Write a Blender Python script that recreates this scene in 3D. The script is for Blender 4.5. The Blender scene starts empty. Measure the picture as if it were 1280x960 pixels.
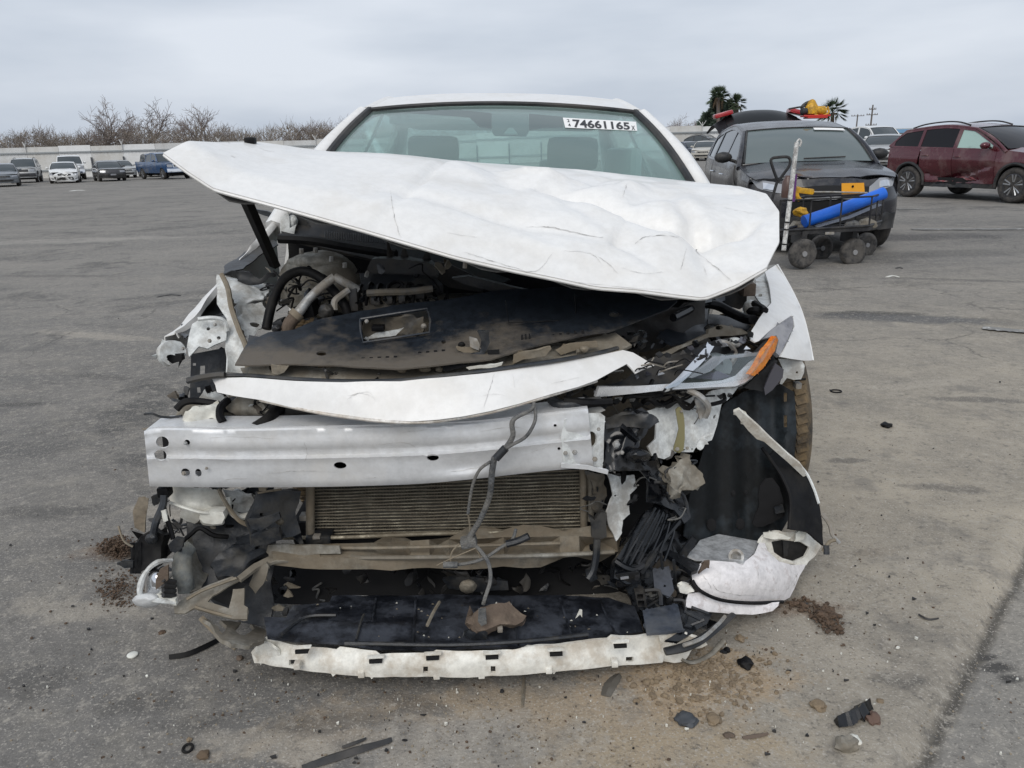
import bpy, bmesh, math, random
from mathutils import Vector, Matrix, noise
from mathutils.geometry import delaunay_2d_cdt
from mathutils.bvhtree import BVHTree
SC = bpy.context.scene
COL = SC.collection
R = math.radians
rnd = random.Random(7)

# ---------------------------------------------------------------- camera
CAM_H = 1.22; PITCH = R(17.0); ROLL = R(-1.5); FPX = 961.0
CAMLOC = Vector((0, 0, CAM_H))
CROT = Matrix.Rotation(math.pi/2 - PITCH, 3, 'X') @ Matrix.Rotation(ROLL, 3, 'Z')
cd = bpy.data.cameras.new('camera'); cam = bpy.data.objects.new('camera', cd); COL.objects.link(cam)
cam.location = CAMLOC; cam.rotation_euler = CROT.to_euler()
cd.sensor_width = 36; cd.lens = FPX/1280*36; cd.clip_start = .05; cd.clip_end = 4000
SC.camera = cam
SC.view_settings.view_transform = 'Standard'; SC.view_settings.look = 'None'
SC.view_settings.gamma = 1; SC.view_settings.use_curve_mapping = False
SC.view_settings.exposure = 0.15

# ---------------------------------------------------------------- overcast sky and soft sun
SUN_EL, SUN_AZ = R(44), R(196)     # azimuth from +Y, clockwise: from behind the camera, a little to the left
w = bpy.data.worlds.new('World'); SC.world = w; w.use_nodes = True
nt = w.node_tree; N = nt.nodes; LK = nt.links; N.clear()
out = N.new('ShaderNodeOutputWorld'); bg = N.new('ShaderNodeBackground'); bg.inputs['Strength'].default_value = .1
sky = N.new('ShaderNodeTexSky'); sky.sky_type = 'NISHITA'; sky.sun_disc = False
sky.sun_elevation = SUN_EL; sky.sun_rotation = SUN_AZ; sky.air_density = 1.0; sky.dust_density = 4.0
tc = N.new('ShaderNodeTexCoord')
mp = N.new('ShaderNodeMapping'); mp.inputs['Scale'].default_value = (1.2, 1.2, 5.0)
no = N.new('ShaderNodeTexNoise'); no.inputs['Scale'].default_value = 1.6; no.inputs['Detail'].default_value = 5; no.inputs['Roughness'].default_value = .5
LK.new(tc.outputs['Generated'], mp.inputs['Vector']); LK.new(mp.outputs[0], no.inputs['Vector'])
cr = N.new('ShaderNodeValToRGB')           # cloud deck: even grey with soft darker bellies
cr.color_ramp.elements[0].position = .33; cr.color_ramp.elements[0].color = (4.55, 5.15, 6.05, 1)
cr.color_ramp.elements[1].position = .67; cr.color_ramp.elements[1].color = (7.0, 7.45, 8.15, 1)
LK.new(no.outputs['Fac'], cr.inputs['Fac'])
mx = N.new('ShaderNodeMix'); mx.data_type = 'RGBA'; mx.inputs['Factor'].default_value = .93
LK.new(sky.outputs[0], mx.inputs['A']); LK.new(cr.outputs[0], mx.inputs['B'])
LK.new(mx.outputs['Result'], bg.inputs['Color']); LK.new(bg.outputs[0], out.inputs['Surface'])
sl = bpy.data.lights.new('sun', 'SUN'); sl.energy = 1.5; sl.angle = R(38); sl.color = (1, .955, .89)
so = bpy.data.objects.new('sun', sl); COL.objects.link(so)
sd = Vector((math.sin(SUN_AZ)*math.cos(SUN_EL), math.cos(SUN_AZ)*math.cos(SUN_EL), math.sin(SUN_EL)))
so.rotation_euler = sd.to_track_quat('Z', 'Y').to_euler(); so.location = (0, 0, 30)

# ---------------------------------------------------------------- helpers: picture measurement -> place at a chosen distance
def W(px, py, D):
    d = CROT @ Vector(((px-640)/FPX, (480-py)/FPX, -1))
    return CAMLOC + d*(D/d.y)
def G0(px, py, z=0.0):
    d = CROT @ Vector(((px-640)/FPX, (480-py)/FPX, -1))
    return CAMLOC + d*((z-CAM_H)/d.z)
ZR = {'A': (180,100,.328125), 'B': (580,100,.328125), 'C': (170,300,.25842), 'E': (420,340,.25842), 'F': (720,330,.25842),
      'G': (130,580,.25842), 'H': (430,560,.25842), 'I': (720,560,.25842), 'P': (0,0,1)}
def zp(k, pts):
    o = ZR[k]
    return [(o[0]+p[0]*o[2], o[1]+p[1]*o[2]) + tuple(p[2:]) for p in pts]

# ---------------------------------------------------------------- materials
MATS = {}
def mat(name, base, rough=.5, metal=0.0, dirt=None, amt=0.0, dscale=6.0, bump=0.0, bscale=60.0, coat=0.0, spec=.5, var=.06, edge=.1, emit=None, grad=None, grime=.45):
    if name in MATS: return MATS[name]
    m = bpy.data.materials.new(name); m.use_nodes = True; MATS[name] = m
    t = m.node_tree; n = t.nodes; b = n['Principled BSDF']
    b.inputs['Roughness'].default_value = rough; b.inputs['Metallic'].default_value = metal
    b.inputs['Coat Weight'].default_value = coat; b.inputs['Coat Roughness'].default_value = .06
    b.inputs['Specular IOR Level'].default_value = spec
    tcn = n.new('ShaderNodeTexCoord')
    def nz(scale, detail=6, rg=.6):
        q = n.new('ShaderNodeTexNoise'); q.inputs['Scale'].default_value = scale; q.inputs['Detail'].default_value = detail
        q.inputs['Roughness'].default_value = rg; t.links.new(tcn.outputs['Object'], q.inputs['Vector']); return q
    v = nz(3.1, 2); mxv = n.new('ShaderNodeMix'); mxv.data_type = 'RGBA'
    mxv.inputs['A'].default_value = tuple(c*(1-var) for c in base)+(1,); mxv.inputs['B'].default_value = tuple(min(1, c*(1+var)) for c in base)+(1,)
    t.links.new(v.outputs['Fac'], mxv.inputs['Factor']); col = mxv.outputs['Result']
    if dirt:
        fg = nz(38, 3, .75); fr_ = n.new('ShaderNodeMapRange'); fr_.inputs['From Min'].default_value = .33; fr_.inputs['From Max'].default_value = .62
        fr_.inputs['To Min'].default_value = 1-grime; fr_.inputs['To Max'].default_value = 1+grime*.25; t.links.new(fg.outputs['Fac'], fr_.inputs['Value'])
        sc_ = n.new('ShaderNodeVectorMath'); sc_.operation = 'SCALE'; t.links.new(col, sc_.inputs[0]); t.links.new(fr_.outputs[0], sc_.inputs['Scale']); col = sc_.outputs[0]
        d = nz(dscale, 5, .68); r = n.new('ShaderNodeMapRange')
        r.inputs['From Min'].default_value = .62-amt*.45-edge; r.inputs['From Max'].default_value = .62-amt*.45+edge
        r.inputs['To Max'].default_value = min(1, .35+amt)
        src = d.outputs['Fac']
        if grad:          # dust that lies on one end of the part: (axis vector, from, to, weight) in the thing's own coordinates
            dp = n.new('ShaderNodeVectorMath'); dp.operation = 'DOT_PRODUCT'; dp.inputs[1].default_value = grad[0]; t.links.new(tcn.outputs['Object'], dp.inputs[0])
            gr_ = n.new('ShaderNodeMapRange'); gr_.inputs['From Min'].default_value = grad[1]; gr_.inputs['From Max'].default_value = grad[2]
            gr_.inputs['To Min'].default_value = -grad[3]; gr_.inputs['To Max'].default_value = grad[3]; t.links.new(dp.outputs['Value'], gr_.inputs['Value'])
            ad = n.new('ShaderNodeMath'); ad.operation = 'ADD'; t.links.new(src, ad.inputs[0]); t.links.new(gr_.outputs[0], ad.inputs[1]); src = ad.outputs[0]
        t.links.new(src, r.inputs['Value'])
        mxd = n.new('ShaderNodeMix'); mxd.data_type = 'RGBA'; mxd.inputs['B'].default_value = tuple(dirt)+(1,)
        t.links.new(r.outputs[0], mxd.inputs['Factor']); t.links.new(col, mxd.inputs['A']); col = mxd.outputs['Result']
        mr = n.new('ShaderNodeMapRange'); mr.inputs['To Min'].default_value = rough; mr.inputs['To Max'].default_value = .85
        t.links.new(r.outputs[0], mr.inputs['Value']); t.links.new(mr.outputs[0], b.inputs['Roughness'])
        if metal:
            mm = n.new('ShaderNodeMapRange'); mm.inputs['To Min'].default_value = metal; mm.inputs['To Max'].default_value = 0
            t.links.new(r.outputs[0], mm.inputs['Value']); t.links.new(mm.outputs[0], b.inputs['Metallic'])
    t.links.new(col, b.inputs['Base Color'])
    if bump:
        q = nz(bscale, 2); bp = n.new('ShaderNodeBump'); bp.inputs['Strength'].default_value = bump; bp.inputs['Distance'].default_value = .01
        t.links.new(q.outputs['Fac'], bp.inputs['Height']); t.links.new(bp.outputs[0], b.inputs['Normal'])
    if emit:
        b.inputs['Emission Color'].default_value = tuple(emit)+(1,); b.inputs['Emission Strength'].default_value = 1
    return m
def glass(name, tint, alpha=.6, rough=.03):
    if name in MATS: return MATS[name]
    m = bpy.data.materials.new(name); m.use_nodes = True; MATS[name] = m
    t = m.node_tree; n = t.nodes; n.remove(n['Principled BSDF']); o = n['Material Output']
    tr = n.new('ShaderNodeBsdfTransparent'); tr.inputs[0].default_value = tuple(tint)+(1,)
    gl = n.new('ShaderNodeBsdfGlossy'); gl.inputs['Roughness'].default_value = rough; gl.inputs[0].default_value = (.95,1,1,1)
    df = n.new('ShaderNodeBsdfDiffuse'); df.inputs[0].default_value = (.42,.52,.50,1)       # reflected sky painted into the pane as a pale diffuse veil
    lw = n.new('ShaderNodeLayerWeight'); lw.inputs['Blend'].default_value = .5
    pw = n.new('ShaderNodeMath'); pw.operation = 'POWER'; pw.inputs[1].default_value = 4.0; t.links.new(lw.outputs['Facing'], pw.inputs[0])
    fr = n.new('ShaderNodeMath'); fr.operation = 'MULTIPLY_ADD'; fr.inputs[1].default_value = .7; fr.inputs[2].default_value = .045; t.links.new(pw.outputs[0], fr.inputs[0])
    a = n.new('ShaderNodeMixShader'); a.inputs[0].default_value = 1-alpha
    b = n.new('ShaderNodeMixShader')
    t.links.new(df.outputs[0], a.inputs[2]); t.links.new(tr.outputs[0], a.inputs[1])
    t.links.new(fr.outputs[0], b.inputs[0]); t.links.new(a.outputs[0], b.inputs[1]); t.links.new(gl.outputs[0], b.inputs[2])
    t.links.new(b.outputs[0], o.inputs['Surface']); return m

# ---------------------------------------------------------------- object helpers
def link(name, me, m, parent=None, sharp=35, smooth=True):
    if m and not me.materials: me.materials.append(m)
    if smooth and len(me.polygons):
        me.polygons.foreach_set('use_smooth', [True]*len(me.polygons))
        try: me.set_sharp_from_angle(angle=R(sharp))
        except Exception: pass
    o = bpy.data.objects.new(name, me); COL.objects.link(o)
    if parent: o.parent = parent
    return o
def tomesh(bm, name='mesh'):
    bmesh.ops.recalc_face_normals(bm, faces=bm.faces)
    me = bpy.data.meshes.new(name); bm.to_mesh(me); bm.free(); return me
def thing(name, label, cat, loc=(0,0,0), rz=0, group=None):
    o = bpy.data.objects.new(name, None); COL.objects.link(o); o.empty_display_size = .1
    o.location = loc; o.rotation_euler = (0,0,rz); tag(o, label, cat, group); return o
def tag(o, label=None, cat=None, group=None, kind=None):
    if label: o['label'] = label
    if cat: o['category'] = cat
    if group: o['group'] = group
    if kind: o['kind'] = kind
    return o
def catmull(pts, n=6, closed=False):
    pts = [Vector(p) for p in pts]; L = len(pts); res = []
    rng = range(L if closed else L-1)
    for i in rng:
        if closed: a, b, c, d = pts[i-1], pts[i], pts[(i+1) % L], pts[(i+2) % L]
        else: a, b, c, d = pts[max(i-1,0)], pts[i], pts[i+1], pts[min(i+2,L-1)]
        for k in range(n):
            t = k/n; t2 = t*t; t3 = t2*t
            res.append(.5*((2*b)+(c-a)*t+(2*a-5*b+4*c-d)*t2+(3*b-a-3*c+d)*t3))
    if not closed: res.append(pts[-1])
    return res
def inside(p, poly):
    x, y = p; c = False; j = len(poly)-1
    for i in range(len(poly)):
        xi, yi = poly[i]; xj, yj = poly[j]
        if (yi > y) != (yj > y) and x < (xj-xi)*(y-yi)/(yj-yi)+xi: c = not c
        j = i
    return c
def resample(poly, step):
    o = []
    for i in range(len(poly)):
        a = poly[i]; b = poly[(i+1) % len(poly)]; d = math.hypot(b[0]-a[0], b[1]-a[1]); k = max(1, int(round(d/step)))
        for j in range(k): o.append((a[0]+(b[0]-a[0])*j/k, a[1]+(b[1]-a[1])*j/k))
    return o
def cdt(outline, step, holes=(), jit=.25, smooth=0, seed=1):
    """2D outline with holes -> (points, triangles), evenly meshed"""
    rr = random.Random(seed)
    if smooth: outline = [(p.x, p.y) for p in catmull([(a[0], a[1], 0) for a in outline], smooth, True)]
    loops = [resample([(p[0], p[1]) for p in outline], step)] + [[(p[0], p[1]) for p in h] for h in holes]
    V = []; E = []
    for lp in loops:
        b = len(V); V += lp; E += [(b+i, b+(i+1) % len(lp)) for i in range(len(lp))]
    xs = [p[0] for p in loops[0]]; ys = [p[1] for p in loops[0]]
    y = min(ys)+step*.5; row = 0
    ring = [(V[a], V[b]) for a, b in E]
    while y < max(ys):
        x = min(xs)+step*(.5 if row % 2 else 0)
        while x < max(xs):
            p = (x+rr.uniform(-jit, jit)*step, y+rr.uniform(-jit, jit)*step)
            if inside(p, loops[0]) and not any(inside(p, h) for h in loops[1:]):
                if all((p[0]-a[0])**2+(p[1]-a[1])**2 > (.35*step)**2 for a, b in ring): V.append(p)
            x += step
        y += step*.87; row += 1
    r = delaunay_2d_cdt([Vector(v) for v in V], E, [], 0, 1e-6)
    P = [(v.x, v.y) for v in r[0]]; T = []
    for f in r[2]:
        c = (sum(P[i][0] for i in f)/len(f), sum(P[i][1] for i in f)/len(f))
        if inside(c, loops[0]) and not any(inside(c, h) for h in loops[1:]): T.append(list(f))
    return P, T
def fitD(ctrl):
    """distance as a smooth function of picture position, through the given (x, y, D) measurements"""
    import numpy as np
    if isinstance(ctrl, (int, float)): return lambda x, y: float(ctrl)
    A = np.array([[c[0], c[1], c[2]] for c in ctrl], float)
    x = (A[:,0]-640)/300; y = (A[:,1]-480)/300
    cols = [np.ones_like(x), x, y]
    if len(A) >= 6: cols += [x*x, x*y, y*y]
    k, *_ = np.linalg.lstsq(np.stack(cols, 1), A[:,2], rcond=None)
    def f(px, py):
        u = (px-640)/300; v = (py-480)/300; b = [1, u, v] + ([u*u, u*v, v*v] if len(A) >= 6 else [])
        return float(sum(p*q for p, q in zip(k, b)))
    return f
def thicken(verts, tris, t, away=None):
    """give a sheet real thickness; returns a bmesh"""
    bm = bmesh.new(); vs = [bm.verts.new(v) for v in verts]
    for f in tris:
        try: bm.faces.new([vs[i] for i in f])
        except ValueError: pass
    bmesh.ops.delete(bm, geom=[v for v in bm.verts if not v.link_faces], context='VERTS')
    bmesh.ops.recalc_face_normals(bm, faces=bm.faces); bm.normal_update()
    if away is not None:     # front of the sheet faces the reference point
        s = sum((f.normal.dot(away-f.calc_center_median())*f.calc_area()) for f in bm.faces)
        if s < 0: bmesh.ops.reverse_faces(bm, faces=bm.faces[:]); bm.normal_update()
    if t:
        nrm = {v: v.normal.copy() for v in bm.verts}
        ed = [e for e in bm.edges if e.is_boundary]
        lo = {v: bm.verts.new(v.co-nrm[v]*t) for v in list(bm.verts)}
        fs = list(bm.faces)
        for f in fs: bm.faces.new([lo[v] for v in reversed(f.verts)])
        for e in ed:
            a, b = e.verts; l = e.link_loops[0] if e.link_loops else None
            if l and l.vert != a: a, b = b, a
            bm.faces.new([b, a, lo[a], lo[b]])
    return bm
ROOT = None    # root of the thing that is being built (its location is subtracted)
def rootloc(parent):
    v = Vector((0,0,0)); p = parent
    while p is not None: v += p.location; p = p.parent
    return v
def crump(p, amp, sc, seed=0):
    q = p*sc+Vector((seed*3.1, seed*1.7, seed*.9))
    return noise.noise_vector(q)*amp+noise.noise_vector(q*2.9)*(amp*.38)
def sheet(name, k, outline, D, m, parent, t=.003, step=None, holes=(), smooth=0, amp=0.0, sc=9.0, bow=None, seed=1, sharp=35, lab=None):
    """a bent plate: outline measured in the photograph, put at its own distance D, meshed, crumpled and thickened"""
    ol = zp(k, outline); hs = [zp(k, h) for h in holes]
    xs = [p[0] for p in ol]; ys = [p[1] for p in ol]; size = max(max(xs)-min(xs), max(ys)-min(ys))
    if isinstance(D, (int, float)): Df = fitD(D)
    elif callable(D): Df = D
    else: Df = fitD(zp(k, D))
    step = step or max(2.6, size/20)
    P, T = cdt(ol, step, hs, smooth=smooth, seed=seed)
    V = []
    for x, y in P:
        d = Df(x, y)
        if bow: d += bow((x-min(xs))/(max(xs)-min(xs)+1e-6), (y-min(ys))/(max(ys)-min(ys)+1e-6))
        v = W(x, y, d)
        if amp: v = v+crump(v, amp, sc, seed)
        V.append(v)
    bm = thicken(V, T, t, CAMLOC); off = rootloc(parent)
    bmesh.ops.translate(bm, verts=bm.verts, vec=-off)
    o = link(name, tomesh(bm), m, parent, sharp)
    if lab: o['label'] = lab
    return o
def circ(x, y, rx, ry=None, n=14):
    ry = ry or rx
    return [(x+rx*math.cos(2*math.pi*i/n), y+ry*math.sin(2*math.pi*i/n)) for i in range(n)]
def rect(x0, y0, x1, y1): return [(x0,y0),(x1,y0),(x1,y1),(x0,y1)]
def bm_tube(bm, pts, r, n=8, closed=False, flat=1.0):
    """swept tube through 3D points; r number or list"""
    pts = [Vector(p) for p in pts]; L = len(pts); rings = []
    if L < 2: return
    up = Vector((0,0,1)); pt = None
    for i, p in enumerate(pts):
        a = pts[i-1] if (i > 0 or closed) else p; b = pts[(i+1) % L] if (i < L-1 or closed) else p
        t = (b-a)
        if t.length < 1e-9: t = Vector((0,1,0))
        t.normalize()
        if pt is None:
            u = up if abs(t.dot(up)) < .9 else Vector((1,0,0))
            s = t.cross(u).normalized()
        else:
            s = (s - t*s.dot(t))
            if s.length < 1e-6: s = t.orthogonal()
            s.normalize()
        q = s.cross(t); pt = t
        rr = r[i] if isinstance(r, (list, tuple)) else r
        rings.append([bm.verts.new(p+(s*math.cos(2*math.pi*j/n)+q*math.sin(2*math.pi*j/n)*flat)*rr) for j in range(n)])
    for i in range(L-1 if not closed else L):
        A = rings[i]; B = rings[(i+1) % L]
        for j in range(n): bm.faces.new([A[j], A[(j+1) % n], B[(j+1) % n], B[j]])
    if not closed:
        bm.faces.new(list(reversed(rings[0]))); bm.faces.new(rings[-1])
def tube(name, pts, r, m, parent=None, n=8, sm=5, closed=False, flat=1.0):
    off = rootloc(parent); bm = bmesh.new()
    P = catmull(pts, sm, closed) if sm else [Vector(p) for p in pts]
    if isinstance(r, (list, tuple)):
        L = len(P); rr = []
        for i in range(L):
            f = i/(L-1)*(len(r)-1); a = int(min(f, len(r)-2)); rr.append(r[a]+(r[a+1]-r[a])*(f-a))
        r = rr
    bm_tube(bm, [p-off for p in P], r, n, closed, flat)
    return link(name, tomesh(bm), m, parent, 50)
def ztube(name, k, pts, r, m, parent, n=8, sm=5, flat=1.0):
    return tube(name, [W(*p) for p in zp(k, pts)], r, m, parent, n, sm, flat=flat)
def bm_box(bm, c, s, rot=None, bev=0.0):
    g = bmesh.ops.create_cube(bm, size=1)['verts']
    for v in g: v.co = Vector((v.co.x*s[0], v.co.y*s[1], v.co.z*s[2]))
    if bev:
        es = list({e for v in g for e in v.link_edges})
        r = bmesh.ops.bevel(bm, geom=es, offset=bev, segments=2, affect='EDGES', profile=.6)
        g = list({v for f in r['faces'] for v in f.verts} | {v for v in g if v.is_valid})
    for v in g:
        if rot is not None: v.co = rot @ v.co
        v.co += Vector(c)
    return g
def box(name, c, s, m, parent=None, rot=None, bev=0.0):
    bm = bmesh.new(); bm_box(bm, Vector(c)-rootloc(parent), s, rot, bev)
    return link(name, tomesh(bm), m, parent)
def bm_lathe(bm, prof, n=24, mat4=None):
    """profile (r, h) turned about local Z"""
    rings = []
    for r, h in prof:
        rings.append([bm.verts.new((r*math.cos(2*math.pi*i/n), r*math.sin(2*math.pi*i/n), h)) for i in range(n)])
    for a, b in zip(rings, rings[1:]):
        for i in range(n): bm.faces.new([a[i], a[(i+1) % n], b[(i+1) % n], b[i]])
    bm.faces.new(list(reversed(rings[0]))); bm.faces.new(rings[-1])
    if mat4 is not None:
        for rg in rings:
            for v in rg: v.co = mat4 @ v.co
def lathe(name, prof, m, parent=None, mat4=None, n=24, sharp=40):
    bm = bmesh.new(); bm_lathe(bm, prof, n, mat4)
    off = rootloc(parent); bmesh.ops.translate(bm, verts=bm.verts, vec=-off)
    return link(name, tomesh(bm), m, parent, sharp)
def aim(p, d):
    z = Vector(d).normalized(); q = z.to_track_quat('Z', 'Y').to_matrix().to_4x4(); q.translation = Vector(p); return q
def mesh_obj(name, verts, faces, m, parent=None, sharp=35, smooth=True):
    off = rootloc(parent); me = bpy.data.meshes.new(name); me.from_pydata([tuple(Vector(v)-off) for v in verts], [], faces); me.update()
    return link(name, me, m, parent, sharp, smooth)
def sstep(a, b, x):
    t = max(0, min(1, (x-a)/(b-a))); return t*t*(3-2*t)
# ================================================================ ground
def gz(x, y): return -.30*sstep(8, 45, y)*sstep(4, -10, x)
SA, SB = G0(1283, 700), G0(1150, 960)
sdir = (SB-SA).normalized(); snor = Vector((-sdir.y, sdir.x, 0))
if snor.x < 0: snor = -snor
sc0 = snor.dot(SA)
def ground_mat():
    m = bpy.data.materials.new('asphalt_lot'); m.use_nodes = True; t = m.node_tree; n = t.nodes; L = t.links
    b = n['Principled BSDF']; tc = n.new('ShaderNodeTexCoord')
    def nz(scale, det=6, rg=.6, vec=None, dist=0):
        q = n.new('ShaderNodeTexNoise'); q.inputs['Scale'].default_value = scale; q.inputs['Detail'].default_value = det
        q.inputs['Roughness'].default_value = rg; q.inputs['Distortion'].default_value = dist; L.new(vec or tc.outputs['Object'], q.inputs['Vector']); return q.outputs['Fac']
    def rng(v, a, b2, lo=0, hi=1):
        q = n.new('ShaderNodeMapRange'); q.inputs[1].default_value = a; q.inputs[2].default_value = b2; q.inputs[3].default_value = lo; q.inputs[4].default_value = hi
        L.new(v, q.inputs[0]); return q.outputs[0]
    def mix(f, A, B):
        q = n.new('ShaderNodeMix'); q.data_type = 'RGBA'
        if isinstance(f, float): q.inputs['Factor'].default_value = f
        else: L.new(f, q.inputs['Factor'])
        for nm, v in (('A', A), ('B', B)):
            if isinstance(v, tuple): q.inputs[nm].default_value = v+(1,)
            else: L.new(v, q.inputs[nm])
        return q.outputs['Result']
    def mth(op, a, b2=None):
        q = n.new('ShaderNodeMath'); q.operation = op
        for i, v in enumerate((a, b2)):
            if v is None: continue
            if isinstance(v, (int, float)): q.inputs[i].default_value = v
            else: L.new(v, q.inputs[i])
        return q.outputs[0]
    st = n.new('ShaderNodeMapping'); st.inputs['Scale'].default_value = (.25, 1.3, 1); st.inputs['Rotation'].default_value = (0,0,R(8)); L.new(tc.outputs['Object'], st.inputs['Vector'])
    col = mix(rng(nz(.35, 3), .35, .65), (.138,.133,.126), (.202,.191,.176))
    col = mix(rng(nz(1.1, 5, .65, st.outputs[0]), .45, .7, 0, .6), col, (.27,.25,.222))
    col = mix(rng(nz(.9, 5, .7, None, .6), .53, .63, 0, .9), col, (.088,.086,.083))
    col = mix(rng(nz(7, 4, .7), .48, .70, 0, .6), col, (.27,.25,.215))
    # paler sandy concrete apron right of the car and in the foreground
    sx = n.new('ShaderNodeSeparateXYZ'); L.new(tc.outputs['Object'], sx.inputs[0]); wob_ = mth('MULTIPLY', mth('SUBTRACT', nz(.8, 5), .5), 1.6)
    apr = mth('MULTIPLY', rng(mth('ADD', sx.outputs['X'], wob_), -.5, 1.3), rng(mth('ADD', sx.outputs['Y'], wob_), 8.0, 2.5))
    col = mix(mth('MULTIPLY', apr, .85), col, mix(rng(nz(2.4, 4, .7), .35, .68), (.285,.255,.208), (.46,.405,.32)))
    # darker newer asphalt beyond the seam on the right
    dp = n.new('ShaderNodeVectorMath'); dp.operation = 'DOT_PRODUCT'; L.new(tc.outputs['Object'], dp.inputs[0]); dp.inputs[1].default_value = snor
    d = mth('SUBTRACT', dp.outputs['Value'], sc0); dn = mth('ADD', d, mth('MULTIPLY', mth('SUBTRACT', nz(9, 4), .5), .035))
    col = mix(rng(dn, -.01, .02, 0, .6), col, (.215,.212,.204))
    col = mix(rng(mth('ABSOLUTE', dn), .004, .022, .8, 0), col, (.055,.051,.045))
    # patches: (pixel centre, radii in metres, colour, strength, noise scale)
    sep = n.new('ShaderNodeSeparateXYZ'); L.new(tc.outputs['Object'], sep.inputs[0])
    PN = {}
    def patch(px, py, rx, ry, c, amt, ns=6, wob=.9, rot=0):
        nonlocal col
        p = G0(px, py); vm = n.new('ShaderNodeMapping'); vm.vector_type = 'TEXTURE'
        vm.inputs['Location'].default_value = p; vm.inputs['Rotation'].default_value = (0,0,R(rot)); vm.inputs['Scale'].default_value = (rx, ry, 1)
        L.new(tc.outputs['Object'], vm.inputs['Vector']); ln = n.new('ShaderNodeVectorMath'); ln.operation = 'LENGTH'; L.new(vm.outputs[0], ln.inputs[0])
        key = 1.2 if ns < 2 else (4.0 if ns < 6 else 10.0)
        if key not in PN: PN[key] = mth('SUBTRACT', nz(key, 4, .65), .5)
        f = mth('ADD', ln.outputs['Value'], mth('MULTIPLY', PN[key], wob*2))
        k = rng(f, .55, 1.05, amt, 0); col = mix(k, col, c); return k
    patch(640, 910, .62, .16, (.34,.27,.19), .8, 7)
    patch(870, 850, .26, .14, (.36,.27,.175), .85, 9)
    patch(740, 950, .50, .12, (.35,.285,.20), .7, 8)
    patch(150, 690, .16, .06, (.16,.10,.06), .6, 12)
    patch(1000, 760, .14, .05, (.15,.09,.055), .5, 14)
    wet = patch(1135, 398, .75, .16, (.055,.053,.05), .85, 2.2, .8, -18)
    patch(1090, 392, .45, .10, (.05,.048,.045), .8, 3, .8, -12)
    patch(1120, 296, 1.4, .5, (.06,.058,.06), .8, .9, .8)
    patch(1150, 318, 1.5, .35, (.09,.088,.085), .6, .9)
    patch(95, 300, 2.0, .5, (.33,.31,.28), .5, 1)
    patch(30, 560, .4, .12, (.10,.098,.095), .6, 3)
    patch(15, 505, .25, .05, (.07,.068,.066), .8, 5)
    patch(560, 935, .35, .12, (.27,.27,.262), .6, 6)
    patch(1245, 830, .05, .03, (.06,.058,.056), .9, 20, .7)
    patch(1265, 845, .04, .02, (.06,.058,.056), .9, 20, .7)
    patch(1235, 815, .03, .02, (.06,.058,.056), .9, 20, .7)
    patch(1090, 690, .10, .03, (.24,.21,.17), .7, 12)
    for px_, py_, a_, b_ in ((70,345,.9,.10),(250,905,.10,.05),(410,905,.16,.04),(1190,610,.18,.05),(1060,575,.10,.03),(120,470,.35,.06),(60,640,.22,.07),(1230,500,.3,.05),(180,880,.12,.05),(1120,850,.09,.04),(40,850,.14,.08),(520,880,.10,.03),(1200,350,.8,.08)):
        patch(px_, py_, a_, b_, (.085,.081,.076), .55, 6, 1.1, (px_*7) % 40-20)
    for px_, py_, a_, b_ in ((120,420,.6,.10),(200,640,.2,.05),(1150,480,.4,.07),(1180,700,.2,.08),(90,760,.25,.08),(1080,830,.14,.05),(330,930,.2,.05)):
        patch(px_, py_, a_, b_, (.40,.36,.30), .45, 6, 1.1, (px_*5) % 40-20)
    # cracks
    vd = n.new('ShaderNodeVectorMath'); vd.operation = 'ADD'; nv = n.new('ShaderNodeTexNoise'); nv.inputs['Scale'].default_value = 2.2; nv.inputs['Detail'].default_value = 5
    L.new(tc.outputs['Object'], nv.inputs['Vector']); sca = n.new('ShaderNodeVectorMath'); sca.operation = 'SCALE'; sca.inputs['Scale'].default_value = .55; L.new(nv.outputs['Color'], sca.inputs[0])
    L.new(tc.outputs['Object'], vd.inputs[0]); L.new(sca.outputs[0], vd.inputs[1])
    vo = n.new('ShaderNodeTexVoronoi'); vo.feature = 'DISTANCE_TO_EDGE'; vo.inputs['Scale'].default_value = .55; L.new(vd.outputs[0], vo.inputs['Vector'])
    ck = mth('MULTIPLY', rng(vo.outputs['Distance'], .0, .009, 1, 0), rng(nz(.5, 3), .48, .58))
    col = mix(mth('MULTIPLY', ck, .6), col, (.06,.057,.052))
    # aggregate speckle
    col = mix(rng(nz(140, 2, .7), .56, .68, 0, .65), col, (.46,.43,.385))
    col = mix(rng(nz(95, 2, .7), .28, .42, .55, 0), col, (.07,.068,.064))
    n30 = nz(26, 4, .75)
    col = mix(rng(n30, .54, .68, 0, .6), col, (.40,.37,.32))
    col = mix(rng(n30, .30, .44, .65, 0), col, (.10,.095,.088))
    col = mix(rng(nz(3.2, 5, .75), .34, .46, .5, 0), col, (.125,.12,.113))
    L.new(col, b.inputs['Base Color'])
    b.inputs['Specular IOR Level'].default_value = .3
    L.new(rng(wet, 0, 1, .88, .45), b.inputs['Roughness'])
    bp = n.new('ShaderNodeBump'); bp.inputs['Strength'].default_value = .55; bp.inputs['Distance'].default_value = .006
    h = mth('ADD', mth('ADD', nz(120, 3, .75), mth('MULTIPLY', nz(22, 3), .9)), mth('MULTIPLY', ck, -1.2)); L.new(h, bp.inputs['Height']); L.new(bp.outputs[0], b.inputs['Normal'])
    return m
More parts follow.
